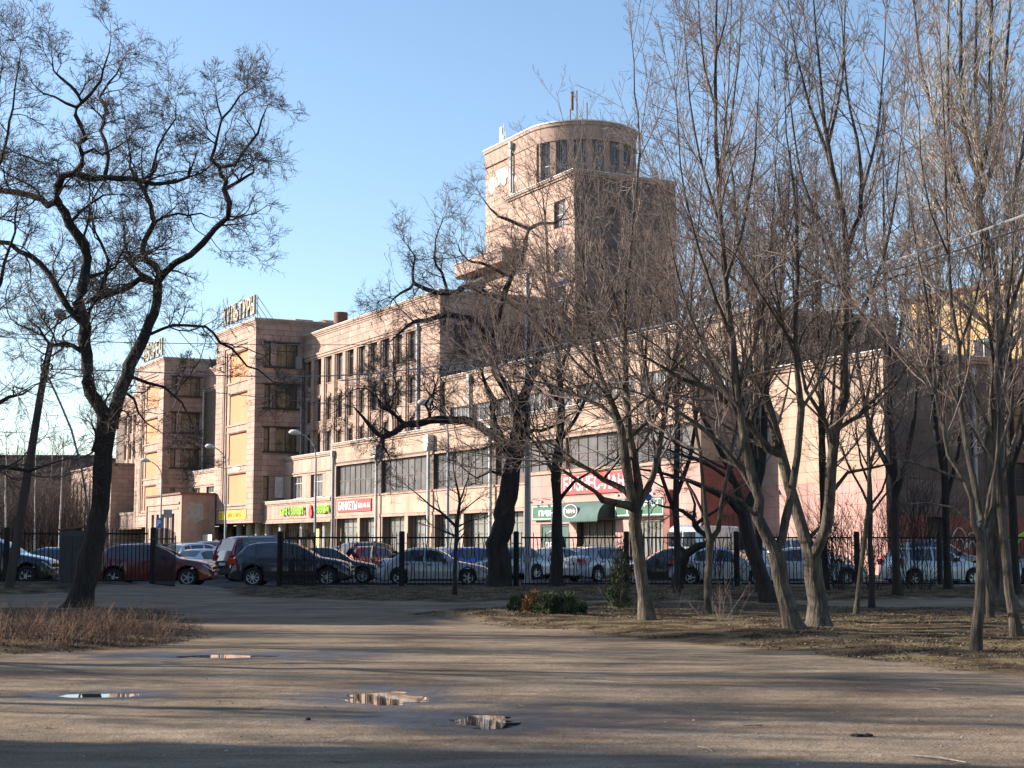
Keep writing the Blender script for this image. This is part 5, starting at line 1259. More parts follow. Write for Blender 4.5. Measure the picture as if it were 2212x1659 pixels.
TR8 = [[(2168, 1316, 32), (2163, 1270, 26), (2158, 1200, 25), (2150, 1100, 23), (2146, 1000, 21), (2152, 900, 18.5), (2158, 800, 17), (2160, 740, 15), (2150, 653, 13), (2138, 553, 12.5), (2112, 450, 12), (2115, 385, 10)],
 [(2112, 400, 7), (2095, 340, 6), (2084, 280, 5.4), (2076, 167, 4.6), (2076, 33, 3.8), (2076, -80, 2.6), (2078, -180, 1.4)], [(2116, 400, 7), (2132, 320, 5.6), (2138, 233, 4.8), (2141, 80, 3.8), (2144, -60, 2.6), (2146, -170, 1.2)],
 [(2108, 470, 6), (2080, 430, 5), (2056, 390, 4.6), (2030, 300, 4), (2000, 180, 3.2), (1980, 60, 2.4), (1970, -60, 1.4)], [(2118, 430, 6), (2150, 340, 5), (2166, 240, 4.2), (2176, 100, 3.2), (2186, -50, 2)],
 [(2125, 500, 6), (2065, 380, 4.4), (2050, 280, 3.8), (2048, 140, 3), (2050, 0, 2.2), (2054, -120, 1.2)], [(2135, 560, 6), (2180, 460, 4.8), (2205, 350, 4), (2222, 220, 3.2), (2236, 80, 2.2)],
 [(2120, 420, 5), (2112, 340, 4.4), (2108, 240, 4), (2108, 120, 3.2), (2110, -20, 2.2), (2112, -130, 1.2)], [(2145, 620, 5), (2090, 540, 4), (2040, 470, 3.2), (2000, 380, 2.4), (1968, 270, 1.4)],
 [(2158, 800, 7), (2200, 720, 6), (2240, 620, 5), (2280, 500, 3.6)], [(2150, 1000, 5), (2110, 940, 4), (2080, 860, 3), (2060, 780, 1.6)], [(2160, 740, 5), (2120, 690, 4), (2060, 640, 3), (1990, 610, 1.6)], [(2162, 760, 5), (2190, 680, 4), (2198, 580, 3), (2200, 470, 1.8)]]
tree('poplar', 'big rough barked poplar with tall pale upright branches at the right', 'tree', TR8, 'poplar', 38.5, 23, dens=1.25, zmin=6, bark='bark2', twig='twig3')
TR9 = [[(2198, 1383, 11.5), (2190, 1330, 10.6), (2180, 1270, 10.2), (2169, 1180, 9.8), (2163, 1110, 9.2), (2157, 1040, 8.6), (2152, 960, 8), (2146, 860, 7), (2152, 770, 6), (2175, 690, 5), (2205, 600, 4), (2240, 500, 3)],
 [(2158, 1050, 5), (2185, 980, 4.2), (2205, 900, 3.4), (2230, 800, 2.4)], [(2152, 950, 4.4), (2120, 880, 3.6), (2090, 800, 2.8), (2075, 700, 1.8), (2070, 600, 1)], [(2150, 800, 4), (2135, 700, 3.4), (2125, 600, 2.6), (2120, 480, 1.6), (2118, 380, .9)],
 [(2175, 690, 3.4), (2185, 590, 2.8), (2190, 470, 2), (2196, 360, 1.2)]]
tree('smooth_tree', 'curved smooth trunk leaning left just inside the right edge', 'tree', TR9, 'ascending', 25, 24, dens=1.2, zmin=3.3, twig='twig2')
tree('thin_tree', 'thin pale stem standing between the two trunks at the right', 'tree', [[(2142, 1343, 6.6), (2133, 1280, 6), (2127, 1220, 5.6), (2130, 1130, 5), (2150, 1010, 4.2), (2180, 900, 3.4), (2196, 780, 2.6), (2205, 660, 1.6), (2210, 560, .8)], [(2150, 1010, 3), (2120, 940, 2.2), (2105, 860, 1.2)], [(2180, 900, 2.6), (2210, 840, 2), (2235, 760, 1)]], 'ascending', 31, 25, zmin=3, twig='twig2', lens=.8)
tree('sapling', 'small bare sapling in front of the silver saloon', 'tree', [[(984, 1291, 5.4), (983, 1240, 4.6), (985, 1180, 4.2), (987, 1140, 4.8), (990, 1110, 3.4), (993, 1085, 2.8), (990, 1060, 2.2), (983, 1030, 1.5), (978, 1000, .8)],
 [(985, 1145, 3.6), (970, 1122, 3.2), (952, 1106, 2.8), (930, 1092, 2), (905, 1070, 1.4), (880, 1050, .8)], [(993, 1085, 2.2), (1000, 1065, 1.8), (1008, 1040, 1.3), (1018, 1010, .8)], [(988, 1120, 2.2), (1010, 1095, 1.6), (1035, 1075, 1)], [(985, 1160, 2), (965, 1150, 1.4), (940, 1140, .8)], [(988, 1130, 2), (1015, 1125, 1.4), (1040, 1120, .8)]],
 'sapling', 45, 26, zmin=1.6)
# further bare trees in the thicket at the right, one mesh grown once and set out five times
FILL = [[(1300, 1290, 8), (1300, 1180, 7), (1298, 1080, 6.4), (1302, 960, 5.4), (1300, 840, 4.4), (1304, 720, 3.2), (1302, 600, 2), (1300, 500, 1)],
 [(1299, 1120, 5), (1270, 1040, 4.2), (1250, 940, 3.4), (1238, 820, 2.4), (1232, 700, 1.2)], [(1300, 1080, 5), (1332, 1000, 4.2), (1350, 900, 3.4), (1362, 780, 2.4), (1368, 660, 1.2)], [(1300, 900, 4), (1280, 800, 3.2), (1268, 690, 2.2), (1262, 590, 1.1)], [(1301, 860, 4), (1325, 760, 3), (1338, 650, 2), (1342, 560, 1)]]
fsrc = tree('thicket_tree', 'slim many branched tree at the fence right of the dark leaning tree', 'tree', FILL, 'ascending', 46, 27, zmin=3, dens=1.15, twig='twig2', bark='bark')
def setg(o, px, Y, rz, sc, label=None, group=None):
    x = at(px, 1179, Y).x; o.location = (x, Y, hz(x, Y) if Y < 56 else 0); o.rotation_euler = (0, 0, rz); o.scale = (sc,) * 3
    if label: o['label'] = label
    if group: o['group'] = group
setg(fsrc, 1462, 47, .3, 1.05, 'slim many branched tree at the fence before the dark cars')
for px, Y, rz, sc, lb in ((1640, 48, 1.4, 1.15, 'slim branched tree in the shade before the white van'), (1935, 45, 2.6, 1.2, 'slim branched tree in front of the corner of the right block'), (2045, 51, 3.9, 1.3, 'slim branched tree at the fence near the parked hatchback'),
                          (2190, 47, 5.0, 1.35, 'slim branched tree against the red wall at the right edge'), (1780, 51, 4.4, 1.25, 'slim branched tree between the twin trunks and the wall')):
    x = at(px, 1179, Y).x; copy_tree(fsrc, (x, Y, hz(x, Y)), rz, sc, lb, None)
# trees beside the frame on the left: one reaches in at the edge, the others streak the yard with shadow
OFF = [[(-120, 1318, 22), (-110, 1200, 19), (-100, 1060, 17), (-105, 940, 15), (-90, 820, 12), (-95, 700, 10), (-80, 600, 8), (-70, 500, 6), (-60, 380, 4), (-50, 280, 2.4), (-40, 190, 1)],
 [(-103, 980, 10), (-60, 920, 8), (-20, 880, 6), (20, 860, 4), (50, 850, 2.4), (80, 830, 1)], [(-93, 760, 8), (-50, 700, 6.4), (-15, 640, 5), (10, 570, 3.6), (30, 500, 2.4), (40, 420, 1)],
 [(-72, 520, 5), (-30, 440, 4.2), (0, 350, 3.4), (20, 260, 2.6), (35, 180, 1.8), (45, 110, 1)], [(-100, 1050, 9), (-50, 1030, 6.4), (10, 1010, 4.6), (60, 1015, 3.2), (110, 1000, 1.8), (150, 990, 1)],
 [(-60, 400, 3.6), (-20, 330, 2.8), (-5, 230, 2), (5, 140, 1)], [(-85, 640, 6), (-140, 560, 5), (-190, 470, 4), (-220, 360, 2)], [(-105, 900, 8), (-160, 820, 6), (-220, 740, 4), (-260, 640, 2)]]
osrc = tree('edge_tree', 'bare tree outside the left edge whose twigs reach into the picture', 'tree', OFF, 'gnarled', 36.5, 31, dens=1.3, zmin=3)
k = 0
for q, t, rz, sc in ((10.4, 19, 1.0, .7), (9.6, 27, 5.0, .9), (13.6, 24, 2.4, 1.0), (18.2, 19, 4, .9), (21.6, 27, .5, 1.05), (25.4, 22, 3, .95), (17.0, 38, 2.9, 1.2), (24, 42, .9, 1.2)):
    p = sunframe(q, t); copy_tree(osrc, (p.x, p.y, -.05), rz, sc, 'bare tree left of the picture whose shadow streaks the sandy yard', 'bare trees beyond the left edge')
# birches before the distant block
BI = [[(75, 1190, 2.6), (76, 1130, 2.2), (75, 1060, 1.7), (77, 1000, 1.2), (76, 950, .6)]]
bs = None
for i, (px, Y, sc, lb) in enumerate(((12, 195, 1.0, 'birch nearest the left edge before the distant block'), (75, 205, .95, 'white birch left of the leaning pole before the distant block'), (128, 200, 1.0, 'white birch right of the leaning pole before the distant block'), (40, 215, 1.05, 'faint birch behind the pole before the distant block'), (104, 225, 1.1, 'tall birch rising above the distant block'), (-20, 210, 1.1, 'birch just beyond the left edge before the distant block'))):
    if bs is None:
        bs = tree('birch', lb, 'tree', BI, 'ascending', Y, 40, zmin=3, bark='birch', twig='twig', dens=1.6, lens=.8); setg(bs, px, Y, 0, sc)
    else: x = at(px, 1179, Y).x; copy_tree(bs, (x, Y, 0), i * 1.1, sc, lb)
def thicket(name, n, x0, x1, y0, y1, h, label):
    rng = np.random.RandomState(8); P = np.stack([rng.uniform(x0, x1, n), rng.uniform(y0, y1, n), np.zeros(n)], -1); D = rng.normal(0, .12, (n, 3)); D[:, 2] = 1; D /= np.linalg.norm(D, axis=1, keepdims=True)
    L_ = rng.uniform(.45, 1, n) * h; p1, d1, r1 = grow(P, D, L_, np.full(n, .06), np.full(n, .02), 5, .06, .2, rng, .2); v1, f1 = tubes(p1, r1, 3)
    P, D, rr, ix, t = spawn(p1, d1, r1, 9, .15, 1, 35, 12, rng); p2, d2, r2 = grow(P, D, L_[ix] * .28, np.full(len(P), .025), np.full(len(P), .012), 3, .1, .3, rng); v2, f2 = tubes(p2, r2, 3)
    P, D, rr, ix, t = spawn(p2, d2, r2, 4, .15, 1, 35, 12, rng); p3, d3, r3 = grow(P, D, np.full(len(P), 1.1), np.full(len(P), .014), np.full(len(P), .010), 2, .1, .3, rng); v3, f3 = tubes(p3, r3, 3)
    tag(link(name, npmesh(name, np.concatenate([v1, v2, v3]), np.concatenate([f1, f2 + len(v1), f3 + len(v1) + len(v2)]), M['twig'])), label, None, kind='stuff')
thicket('bare_thicket', 900, -84, -59, 205, 255, 13, 'brown bare undergrowth before the distant block')


# ------------------------------------------------------------ shrubs
def stems(n, h, rad, rng, lean=.3, per=3, r=.005, wob=.08, spreadb=.3):
    P = np.stack([rng.normal(0, spreadb, n), rng.normal(0, spreadb, n), np.full(n, -.03)], -1)
    D = np.stack([P[:, 0] * lean / spreadb * .5 + rng.normal(0, lean * .5, n), P[:, 1] * lean / spreadb * .5 + rng.normal(0, lean * .5, n), np.ones(n)], -1); D /= np.linalg.norm(D, axis=1, keepdims=True)
    L_ = rng.uniform(.6, 1.1, n) * h
    p1, d1, r1 = grow(P, D, L_, np.full(n, r), np.full(n, r * .5), 5, wob, .1, rng); v, f = tubes(p1, r1, 3); V = [v]; Fs = [f]; off = len(v)
    P, D, rr, ix, t = spawn(p1, d1, r1, per, .3, 1, 28, 10, rng); p2, d2, r2 = grow(P, D, L_[ix] * rng.uniform(.2, .5, len(ix)), np.full(len(P), r * .6), np.full(len(P), r * .35), 3, wob, .2, rng); v, f = tubes(p2, r2, 3); V.append(v); Fs.append(f + off)
    return np.concatenate(V), np.concatenate(Fs)
rng = np.random.RandomState(77)
bm_ = [npmesh('stems', *stems(46, .47, .3, rng, .6, 5, .0048, .13, .28), M['shrubtwig']) for _ in range(3)]
spots = [(-30, 1352), (25, 1362), (70, 1350), (110, 1366), (150, 1348), (185, 1362), (222, 1350), (258, 1360), (292, 1352), (318, 1340), (55, 1338), (128, 1334), (205, 1332), (265, 1334), (-60, 1340), (0, 1330)]
order_ = sorted(range(len(spots)), key=lambda i: (spots[i][1] >= 1346, spots[i][0]))
ORD = ['leftmost', 'second', 'third', 'fourth', 'fifth', 'sixth', 'seventh', 'eighth', 'ninth', 'tenth']
bk = sorted([i for i in range(len(spots)) if spots[i][1] < 1346], key=lambda i: spots[i][0]); fr = sorted([i for i in range(len(spots)) if spots[i][1] >= 1346], key=lambda i: spots[i][0])
SHL = {}
for q_, i in enumerate(bk): SHL[i] = 'russet shrub, %s from the left in the back row of the left bed' % ORD[q_] if q_ else 'russet shrub, leftmost in the back row of the left bed'
for q_, i in enumerate(fr): SHL[i] = 'russet shrub, %s from the left in the front row of the left bed' % ORD[q_] if q_ else 'russet shrub, leftmost in the front row of the left bed'
for i, (px, py) in enumerate(spots):
    p = gnd(px, py + 36); e = empty('shrub', (p.x, p.y, hz(p.x, p.y)), i * 1.3, SHL[i], 'shrub', 'russet shrubs in the left bed')
    e.scale = (1, 1, .85 + .3 * ((i * 37) % 10) / 10); link('stems', bm_[i % 3], e)
def conifer(name, px, py, h, wdt, n, mkey, label, seed, upr=.6):
    rng = np.random.RandomState(seed); p = gnd(px, py); e = empty(name, (p.x, p.y, hz(p.x, p.y)), 0, label, 'shrub')
    q = rng.uniform(0, 6.283, n); rr = np.sqrt(rng.uniform(0.05, 1, n)) * wdt; z = rng.uniform(0, 1, n) ** .8 * h * np.sqrt(np.clip(1.05 - (rr / wdt) ** 2, .1, 1))
    c = np.stack([rr * np.cos(q), rr * np.sin(q) * .7, z + .02], -1); c += vnoise(c[:, 0], c[:, 2], .12, seed)[:, None] * .16; c[:, 2] += rng.rand(n) ** 4 * h * .22
    d = np.stack([np.cos(q) * (1 - upr), np.sin(q) * (1 - upr), np.full(n, upr)], -1) + rng.normal(0, .35, (n, 3)); d /= np.linalg.norm(d, axis=1, keepdims=True)
    s = np.cross(d, rng.normal(0, 1, (n, 3))); s /= np.linalg.norm(s, axis=1, keepdims=True); L_ = rng.uniform(.04, .10, n)[:, None]
    co_ = np.stack([c - s * .012, c + s * .012, c + d * L_], 1).reshape(-1, 3)
    link('foliage', npmesh('foliage', co_, np.arange(3 * n).reshape(-1, 3), M[mkey]), e)
    link('stems', npmesh('stems', *stems(14, h * .85, .2, rng, .5, 2, .006, .08, wdt * .3), M['twig']), e)
conifer('juniper', 1118, 1330, .28, .22, 1500, 'needle', 'small dark juniper at the left end of the evergreen clump', 1)
conifer('juniper', 1150, 1333, .36, .2, 1500, 'needle2', 'rusty brown juniper in the evergreen clump', 2)
conifer('juniper', 1186, 1338, .44, .28, 2400, 'needle', 'tallest dark green juniper in the middle of the clump', 3)
conifer('juniper', 1220, 1338, .38, .26, 1900, 'needle', 'dark green juniper right of the tallest one in the clump', 4)
conifer('juniper', 1250, 1336, .24, .20, 1200, 'needle', 'lowest juniper at the right end of the evergreen clump', 5)
conifer('thuja', 1338, 1330, 1.45, .24, 2600, 'needle', 'narrow ragged evergreen standing left of the linden', 6, .85)
for i, (px, py, h, lb) in enumerate(((1468, 1332, .55, 'bare pale shrub by the young forked tree'), (1570, 1346, .7, 'bare twiggy shrub between the young tree and the leaning one'), (1552, 1352, .4, 'tiny bare shrub left of the leaning tree'))):
    p = gnd(px, py); e = empty('shrub', (p.x, p.y, hz(p.x, p.y)), 0, lb, 'shrub'); link('stems', npmesh('stems', *stems(8, h * 1.2, .3, np.random.RandomState(90 + i), .6, 4, .0045, .12, .10), M['twig2']), e)
for i, (px, Y, h, lb) in enumerate(((1800, 52, 3.4, 'tall bare bush at the fence right of the twin trunks'), (1880, 51.5, 3.0, 'bare bush at the fence before the bright wall'), (1960, 52, 3.8, 'dense bare bush before the silver hatchback'), (1990, 51, 3.4, 'bare bush right of the dense one at the hatchback'), (1560, 53, 2.2, 'thin bush at the fence before the white saloon'), (1820, 50, 2.4, 'low bare bush before the strip of bright pavement'))):
    x = at(px, 1179, Y).x; e = empty('bare_bush', (x, Y, hz(x, Y)), 0, lb, 'bush'); link('stems', npmesh('stems', *stems(20, h, .4, np.random.RandomState(60 + i), .45, 10, .011, .10, .18), M['bark']), e)
# ------------------------------------------------------------ cars
def interp(x, tab): return float(np.interp(x, [t[0] for t in tab], [t[1] for t in tab]))
KINDS = {
 'saloon': dict(L=4.35, W=1.70, top=[(0, .50), (.03, .62), (.12, .70), (.5, .79), (1.1, .90), (1.22, .93), (1.6, 1.17), (1.95, 1.36), (2.3, 1.43), (2.9, 1.42), (3.2, 1.35), (3.55, 1.13), (3.72, 1.02), (4.1, .99), (4.25, .93), (4.32, .70), (4.35, .55)],
   belt=[(0, .45), (.12, .62), (1.2, .88), (3.7, .95), (4.35, .5)], ws=(1.26, 2.0), rw=(3.18, 3.66), side=[(1.72, 2.42), (2.50, 3.28)], wheels=(.80, 3.42), wr=.30, roofw=.60, cl=.17),
 'hatch': dict(L=3.95, W=1.68, top=[(0, .52), (.04, .66), (.14, .76), (.5, .86), (.95, .97), (1.05, 1.0), (1.5, 1.30), (1.85, 1.46), (2.3, 1.51), (3.2, 1.48), (3.55, 1.40), (3.75, 1.12), (3.86, .98), (3.93, .72), (3.95, .50)],
   belt=[(0, .45), (.14, .68), (1.05, .95), (3.8, .99), (3.95, .5)], ws=(1.08, 1.85), rw=(3.52, 3.76), side=[(1.5, 2.38), (2.46, 3.35)], wheels=(.74, 3.25), wr=.30, roofw=.62, cl=.17),
 'crossover': dict(L=4.55, W=1.84, top=[(0, .60), (.04, .76), (.15, .88), (.55, .99), (1.15, 1.09), (1.28, 1.12), (1.7, 1.38), (2.1, 1.57), (2.6, 1.64), (3.6, 1.60), (3.95, 1.52), (4.22, 1.20), (4.38, 1.08), (4.5, .85), (4.55, .60)],
   belt=[(0, .55), (.15, .80), (1.25, 1.05), (3.2, 1.10), (4.3, 1.16), (4.55, .6)], ws=(1.30, 2.08), rw=(3.93, 4.26), side=[(1.75, 2.65), (2.73, 3.50), (3.56, 3.90)], wheels=(.88, 3.62), wr=.35, roofw=.60, cl=.21),
 'estate': dict(L=4.80, W=1.90, top=[(0, .62), (.04, .80), (.15, .94), (.6, 1.04), (1.2, 1.12), (1.35, 1.15), (1.75, 1.45), (2.1, 1.66), (2.6, 1.76), (4.2, 1.74), (4.5, 1.66), (4.66, 1.25), (4.72, 1.10), (4.78, .8), (4.8, .60)],
   belt=[(0, .55), (.15, .85), (1.3, 1.10), (4.6, 1.16), (4.8, .6)], ws=(1.38, 2.12), rw=(4.48, 4.68), side=[(1.85, 2.72), (2.80, 3.62), (3.70, 4.42)], wheels=(.92, 3.85), wr=.37, roofw=.66, cl=.23),
 'van': dict(L=5.3, W=2.0, top=[(0, .65), (.05, .9), (.2, 1.10), (.7, 1.32), (.95, 1.42), (1.4, 1.95), (1.75, 2.30), (2.1, 2.45), (5.0, 2.46), (5.22, 2.36), (5.28, 1.6), (5.3, .6)],
   belt=[(0, .6), (.2, 1.0), (.95, 1.28), (5.2, 1.38), (5.3, .6)], ws=(.98, 1.76), rw=None, side=[(1.35, 2.1)], wheels=(.95, 4.2), wr=.36, roofw=.78, cl=.25),
}
def make_car(kind, seed=0, mats=None):
    k = KINDS[kind]; L_, W = k['L'], k['W']; hw0 = W / 2
    xs_ = set(np.round(np.linspace(0, L_, 30), 3)) | {t[0] for t in k['top']}
    for wx in k['wheels']:
        for q in np.linspace(-1, 1, 9): xs_.add(round(wx + q * (k['wr'] + .07), 3))
    for s in k['side']: xs_ |= set(s)
    xs_ |= set(k['ws']); 
    if k['rw']: xs_ |= set(k['rw'])
    xs_ = sorted(x for x in xs_ if 0 <= x <= L_); cl = [xs_[0]]
    keep = {s for p in k['side'] for s in p} | set(k['ws']) | set(k['rw'] or ())
    for x in xs_[1:]:
        if x - cl[-1] > .022: cl.append(x)
        elif x in keep: cl[-1] = x
    xs_ = cl; rows = []
    for x in xs_:
        e = 2 * x / L_ - 1; hw = hw0 * (1 - .16 * abs(e) ** 7 - .03 * abs(e) ** 3)
        zt = interp(x, k['top']); zb = interp(x, k['belt']); zb = min(zb, zt - .02)
        z0 = k['cl'] + (.10 * max(0, abs(e) - .85) / .15)
        for wx in k['wheels']:
            R_ = k['wr'] + .065; d = x - wx
            if abs(d) < R_: z0 = max(z0, k['wr'] + math.sqrt(R_ * R_ - d * d))
        z0 = min(z0, zb - .06)
        g = zt - zb
        cab = min(1, max(0, (g - .05) / .25))
        rw_ = hw * (.86 * (1 - cab) + (k['roofw'] / .5 * .5 + .12) * cab) if kind != 'van' else hw * (.86 * (1 - cab) + .90 * cab)
        mid = min(.62, (z0 + zb) / 2)
        rows.append([(hw * .90, z0), (hw * .985, z0 + .04), (hw, max(z0 + .06, min(zb - .14, .55))), (hw * .985, max(z0 + .07, zb - .10)), (hw * .945, zb), (rw_ * 1.02, zt - .055 * cab - .02), (rw_ * .90, zt - .012), (0, zt + .012 * cab + .01)])
    n = len(rows[0]); V = []
    for x, r in zip(xs_, rows):
        X = L_ / 2 - x
        for (y, z) in r: V.append((X, y, z))
        for (y, z) in r[-2::-1]: V.append((X, -y, z))
    m = 2 * n - 1; parts = {'body': [], 'windscreen': [], 'rear_window': [], 'side_window': []}
    inr = lambda a, b, rg: rg and a >= rg[0] - .001 and b <= rg[1] + .001
    for i in range(len(xs_) - 1):
        a, b = xs_[i], xs_[i + 1]
        for j in range(m - 1):
            f = (i * m + j, i * m + j + 1, (i + 1) * m + j + 1, (i + 1) * m + j)
            jj = min(j, m - 2 - j); key = 'body'
            if jj == 6 and inr(a, b, k['ws']): key = 'windscreen'
            elif jj == 6 and inr(a, b, k['rw']): key = 'rear_window'
            elif jj == 4:
                for s in k['side']:
                    if inr(a, b, s): key = 'side_window%d' % (k['side'].index(s) * 2 + (j > n))
            parts.setdefault(key, []).append(f)
    ends = [tuple(range(m)), tuple(range((len(xs_) - 1) * m, len(xs_) * m))[::-1]]
    parts['body'] += ends
    e = empty(kind, (0, 0, 0))
    def sub(name, fs, mt, parent, sm=30):
        used = sorted({v for f in fs for v in f}); mp = {v: i for i, v in enumerate(used)}
        mb = MB(); mb.add([V[v] for v in used], [tuple(mp[v] for v in f) for f in fs])
        return mb.build(name, mt, parent, sm, fix=False)
    body = sub('body', parts['body'], CARPAINT['silver'], e, 38)
    b_ = bmesh.new(); b_.from_mesh(body.data); bmesh.ops.recalc_face_normals(b_, faces=b_.faces); b_.to_mesh(body.data); b_.free()
    for key, fs in parts.items():
        if key == 'body' or not fs: continue
        o = sub('side_window' if key.startswith('side') else key, fs, M['carglass'], e)
    # interior floor/underside, seats as dark shapes
    mb = MB(); mb.box(-L_ / 2 + .25, L_ / 2 - .25, -hw0 * .80, hw0 * .80, k['cl'] + .02, .62); 
    for sx in (-.1, .85): mb.box(-sx - .2, -sx + .15, -hw0 * .62, hw0 * .62, .6, min(1.12, k['top'][8][1] - .45))
    mb.build('underbody', M['black_plastic'], e)
    # seams, trim, handles
    mb = MB()
    for s in [k['side'][0][0] - .05] + [q[1] + .04 for q in k['side'][:2]]:
        for sd in (-1, 1):
            X = L_ / 2 - s; mb.box(X - .008, X + .008, sd * hw0 * .985 - .012, sd * hw0 * .985 + .020, k['cl'] + .16, interp(s, k['belt']) - .06)
    mb.build('door_seams', M['black_plastic'], e)
    mb = MB()
    for sd in (-1, 1): mb.box(-L_ / 2 + 1.35, L_ / 2 - 1.35, sd * hw0 * .985 - .01, sd * (hw0 + .012) , k['cl'] + .0, k['cl'] + .09)
    mb.build('sill', M['black_plastic'], e)
    for q in k['side'][:2]:
        for sd in (-1, 1):
            X = L_ / 2 - q[1] + .08; mb = MB(); z = interp(q[1], k['belt']) - .14; a = sorted((sd * hw0 * .98, sd * (hw0 + .02))); mb.box(X, X + .16, a[0], a[1], z, z + .035); mb.build('door_handle', M['black_plastic'], e)
    for sd in (-1, 1):
        X = L_ / 2 - k['side'][0][0] - .02; z = interp(k['side'][0][0], k['belt']); a = sorted((sd * hw0 * .96, sd * (hw0 + .17)))
        mb = MB(); mb.box(X - .02, X + .10, a[0], a[1], z - .02, z + .13); mb.build('mirror', M['black_plastic'], e)
    zf = interp(.1, k['top']); zr = interp(L_ - .12, k['top'])
    for sd in (-1, 1):
        mb = MB(); y0, y1 = sorted((sd * hw0 * .52, sd * hw0 * .90))
        mb.add([(L_ / 2 - .02, y0, zf - .2), (L_ / 2 - (.02 if sd * y0 > sd * y1 else .02), y1, zf - .2), (L_ / 2 - .36, y1, zf - .02), (L_ / 2 - .36, y0, zf - .0), (L_ / 2 + .012, y0, zf - .18), (L_ / 2 - .03, y1, zf - .18), (L_ / 2 - .34, y1 * 1.075, zf + .035), (L_ / 2 - .26, y0, zf + .03)],
               [(0, 1, 2, 3), (4, 5, 6, 7), (0, 1, 5, 4), (1, 2, 6, 5), (2, 3, 7, 6), (3, 0, 4, 7)])
        mb.build('headlight', M['lens'], e)
        mb = MB(); y0, y1 = sorted((sd * hw0 * .66, sd * hw0 * .90)); tall = kind in ('estate', 'van', 'hatch', 'crossover')
        z0 = (.80 if kind != 'van' else .8); z1 = z0 + (.13 if not tall else .24)
        mb.box(-L_ / 2 - .012, -L_ / 2 + .10, y0, y1, z0, z1); mb.box(-L_ / 2 + .05, -L_ / 2 + .30, *sorted((sd * hw0 * .86, sd * hw0 * .972)), z0 + .02, z1 - .01)
        if kind == 'estate': mb.tube([(-L_ / 2 + .06, sd * hw0 * .87, z1), (-L_ / 2 + .15, sd * hw0 * .80, 1.35), (-L_ / 2 + .32, sd * hw0 * .715, 1.62)], .05, 6)
        mb.build('tail_light', M['tail'], e)
    mb = MB(); mb.box(L_ / 2 - .02, L_ / 2 + .012, -hw0 * .42, hw0 * .42, zf - .17, zf - .06); mb.box(L_ / 2 - .02, L_ / 2 + .010, -hw0 * .6, hw0 * .6, .26, .38); mb.build('grille', M['black_plastic'], e)
    mb = MB(); mb.box(L_ / 2 - .02, L_ / 2 + .02, -.26, .26, .42, .53); mb.build('number_plate', M['plate'], e)
    mb = MB(); mb.box(-L_ / 2 - .02, -L_ / 2 + .02, -.26, .26, (.72 if kind in ('saloon',) else .62), (.83 if kind == 'saloon' else .73)); mb.build('number_plate', M['plate'], e)
    if kind in ('crossover', 'estate'):
        mb = MB()
        for sd in (-1, 1):
            y = sd * hw0 * .60; zt = interp(3.0, k['top']); mb.tube([(L_ / 2 - 2.3, y, zt - .02), (L_ / 2 - 2.4, y, zt + .04), (L_ / 2 - 3.8, y, zt + .03), (L_ / 2 - 3.95, y, zt - .05)], .018, 5)
        mb.build('roof_rail', M['grey_metal'], e)
        mb = MB(); mb.box(-L_ / 2 - .015, -L_ / 2 + .12, -hw0 * .86, hw0 * .86, .30, .50); mb.build('bumper', M['black_plastic'], e)
    if kind == 'van':
        for sd in (-1, 1):
            mb = MB(); y0, y1 = sorted((sd * .12, sd * .78)); mb.prism([(y0, 1.5), (y1, 1.5), (y1, 2.15), (y0, 2.15)], -L_ / 2 - .03, -L_ / 2 + .04, axis='x'); mb.build('rear_window', M['carglass'], e)
        mb = MB(); mb.box(-L_ / 2 - .03, -L_ / 2 - .002, -.012, .012, .5, 2.2); mb.build('door_seams', M['black_plastic'], e)
    # wheels
    wr = k['wr']
    for wx in k['wheels']:
        for sd in (-1, 1):
            X = L_ / 2 - wx; Y = sd * (hw0 - .10); mb = MB(); K_ = 28; prof = [(wr * .66, .105), (wr * .93, .11), (wr, .075), (wr, -.075), (wr * .93, -.11)]
            vs = []
            for q in range(K_):
                a = 2 * math.pi * q / K_
                for (r, y) in prof: vs.append((X + r * math.cos(a), Y + sd * y, wr + r * math.sin(a)))
            c = len(prof); mb.add(vs, [(q * c + j, q * c + j + 1, ((q + 1) % K_) * c + j + 1, ((q + 1) % K_) * c + j) for q in range(K_) for j in range(c - 1)])
            w_ = mb.build('wheel', M['tyre'], e, 50)
            mb = MB(); yo = Y + sd * .09
            for q in range(K_):   # rim ring and hub disc
                a, b = 2 * math.pi * q / K_, 2 * math.pi * (q + 1) / K_
                mb.add([(X + r * math.cos(t), y, wr + r * math.sin(t)) for t in (a, b) for (r, y) in ((wr * .67, yo + sd * .012), (wr * .60, yo + sd * .005), (wr * .58, yo - sd * .06))], [(0, 1, 4, 3), (1, 2, 5, 4)])
            ns = 5 if seed % 2 == 0 else 9
            for q in range(ns):
                a = 2 * math.pi * q / ns; ca, sa = math.cos(a), math.sin(a); w2 = .030 if ns == 5 else .017
                P = lambda r, t: (X + r * ca - t * sa, yo, wr + r * sa + t * ca)
                vs = [P(wr * .12, -w2), P(wr * .60, -w2 * .7), P(wr * .60, w2 * .7), P(wr * .12, w2)]
                mb.add(vs + [(x, y - sd * .05, z) for x, y, z in vs], [(0, 1, 2, 3), (0, 1, 5, 4), (2, 3, 7, 6)])
            mb.tube([(X, yo - sd * .05, wr), (X, yo + sd * .008, wr)], wr * .16, 12)
            mb.build('rim', M['rim'], w_)
            mb = MB(); mb.tube([(X, yo - sd * .10, wr), (X, yo - sd * .055, wr)], wr * .60, 16); mb.build('brake', M['black_plastic'], w_)
    return e
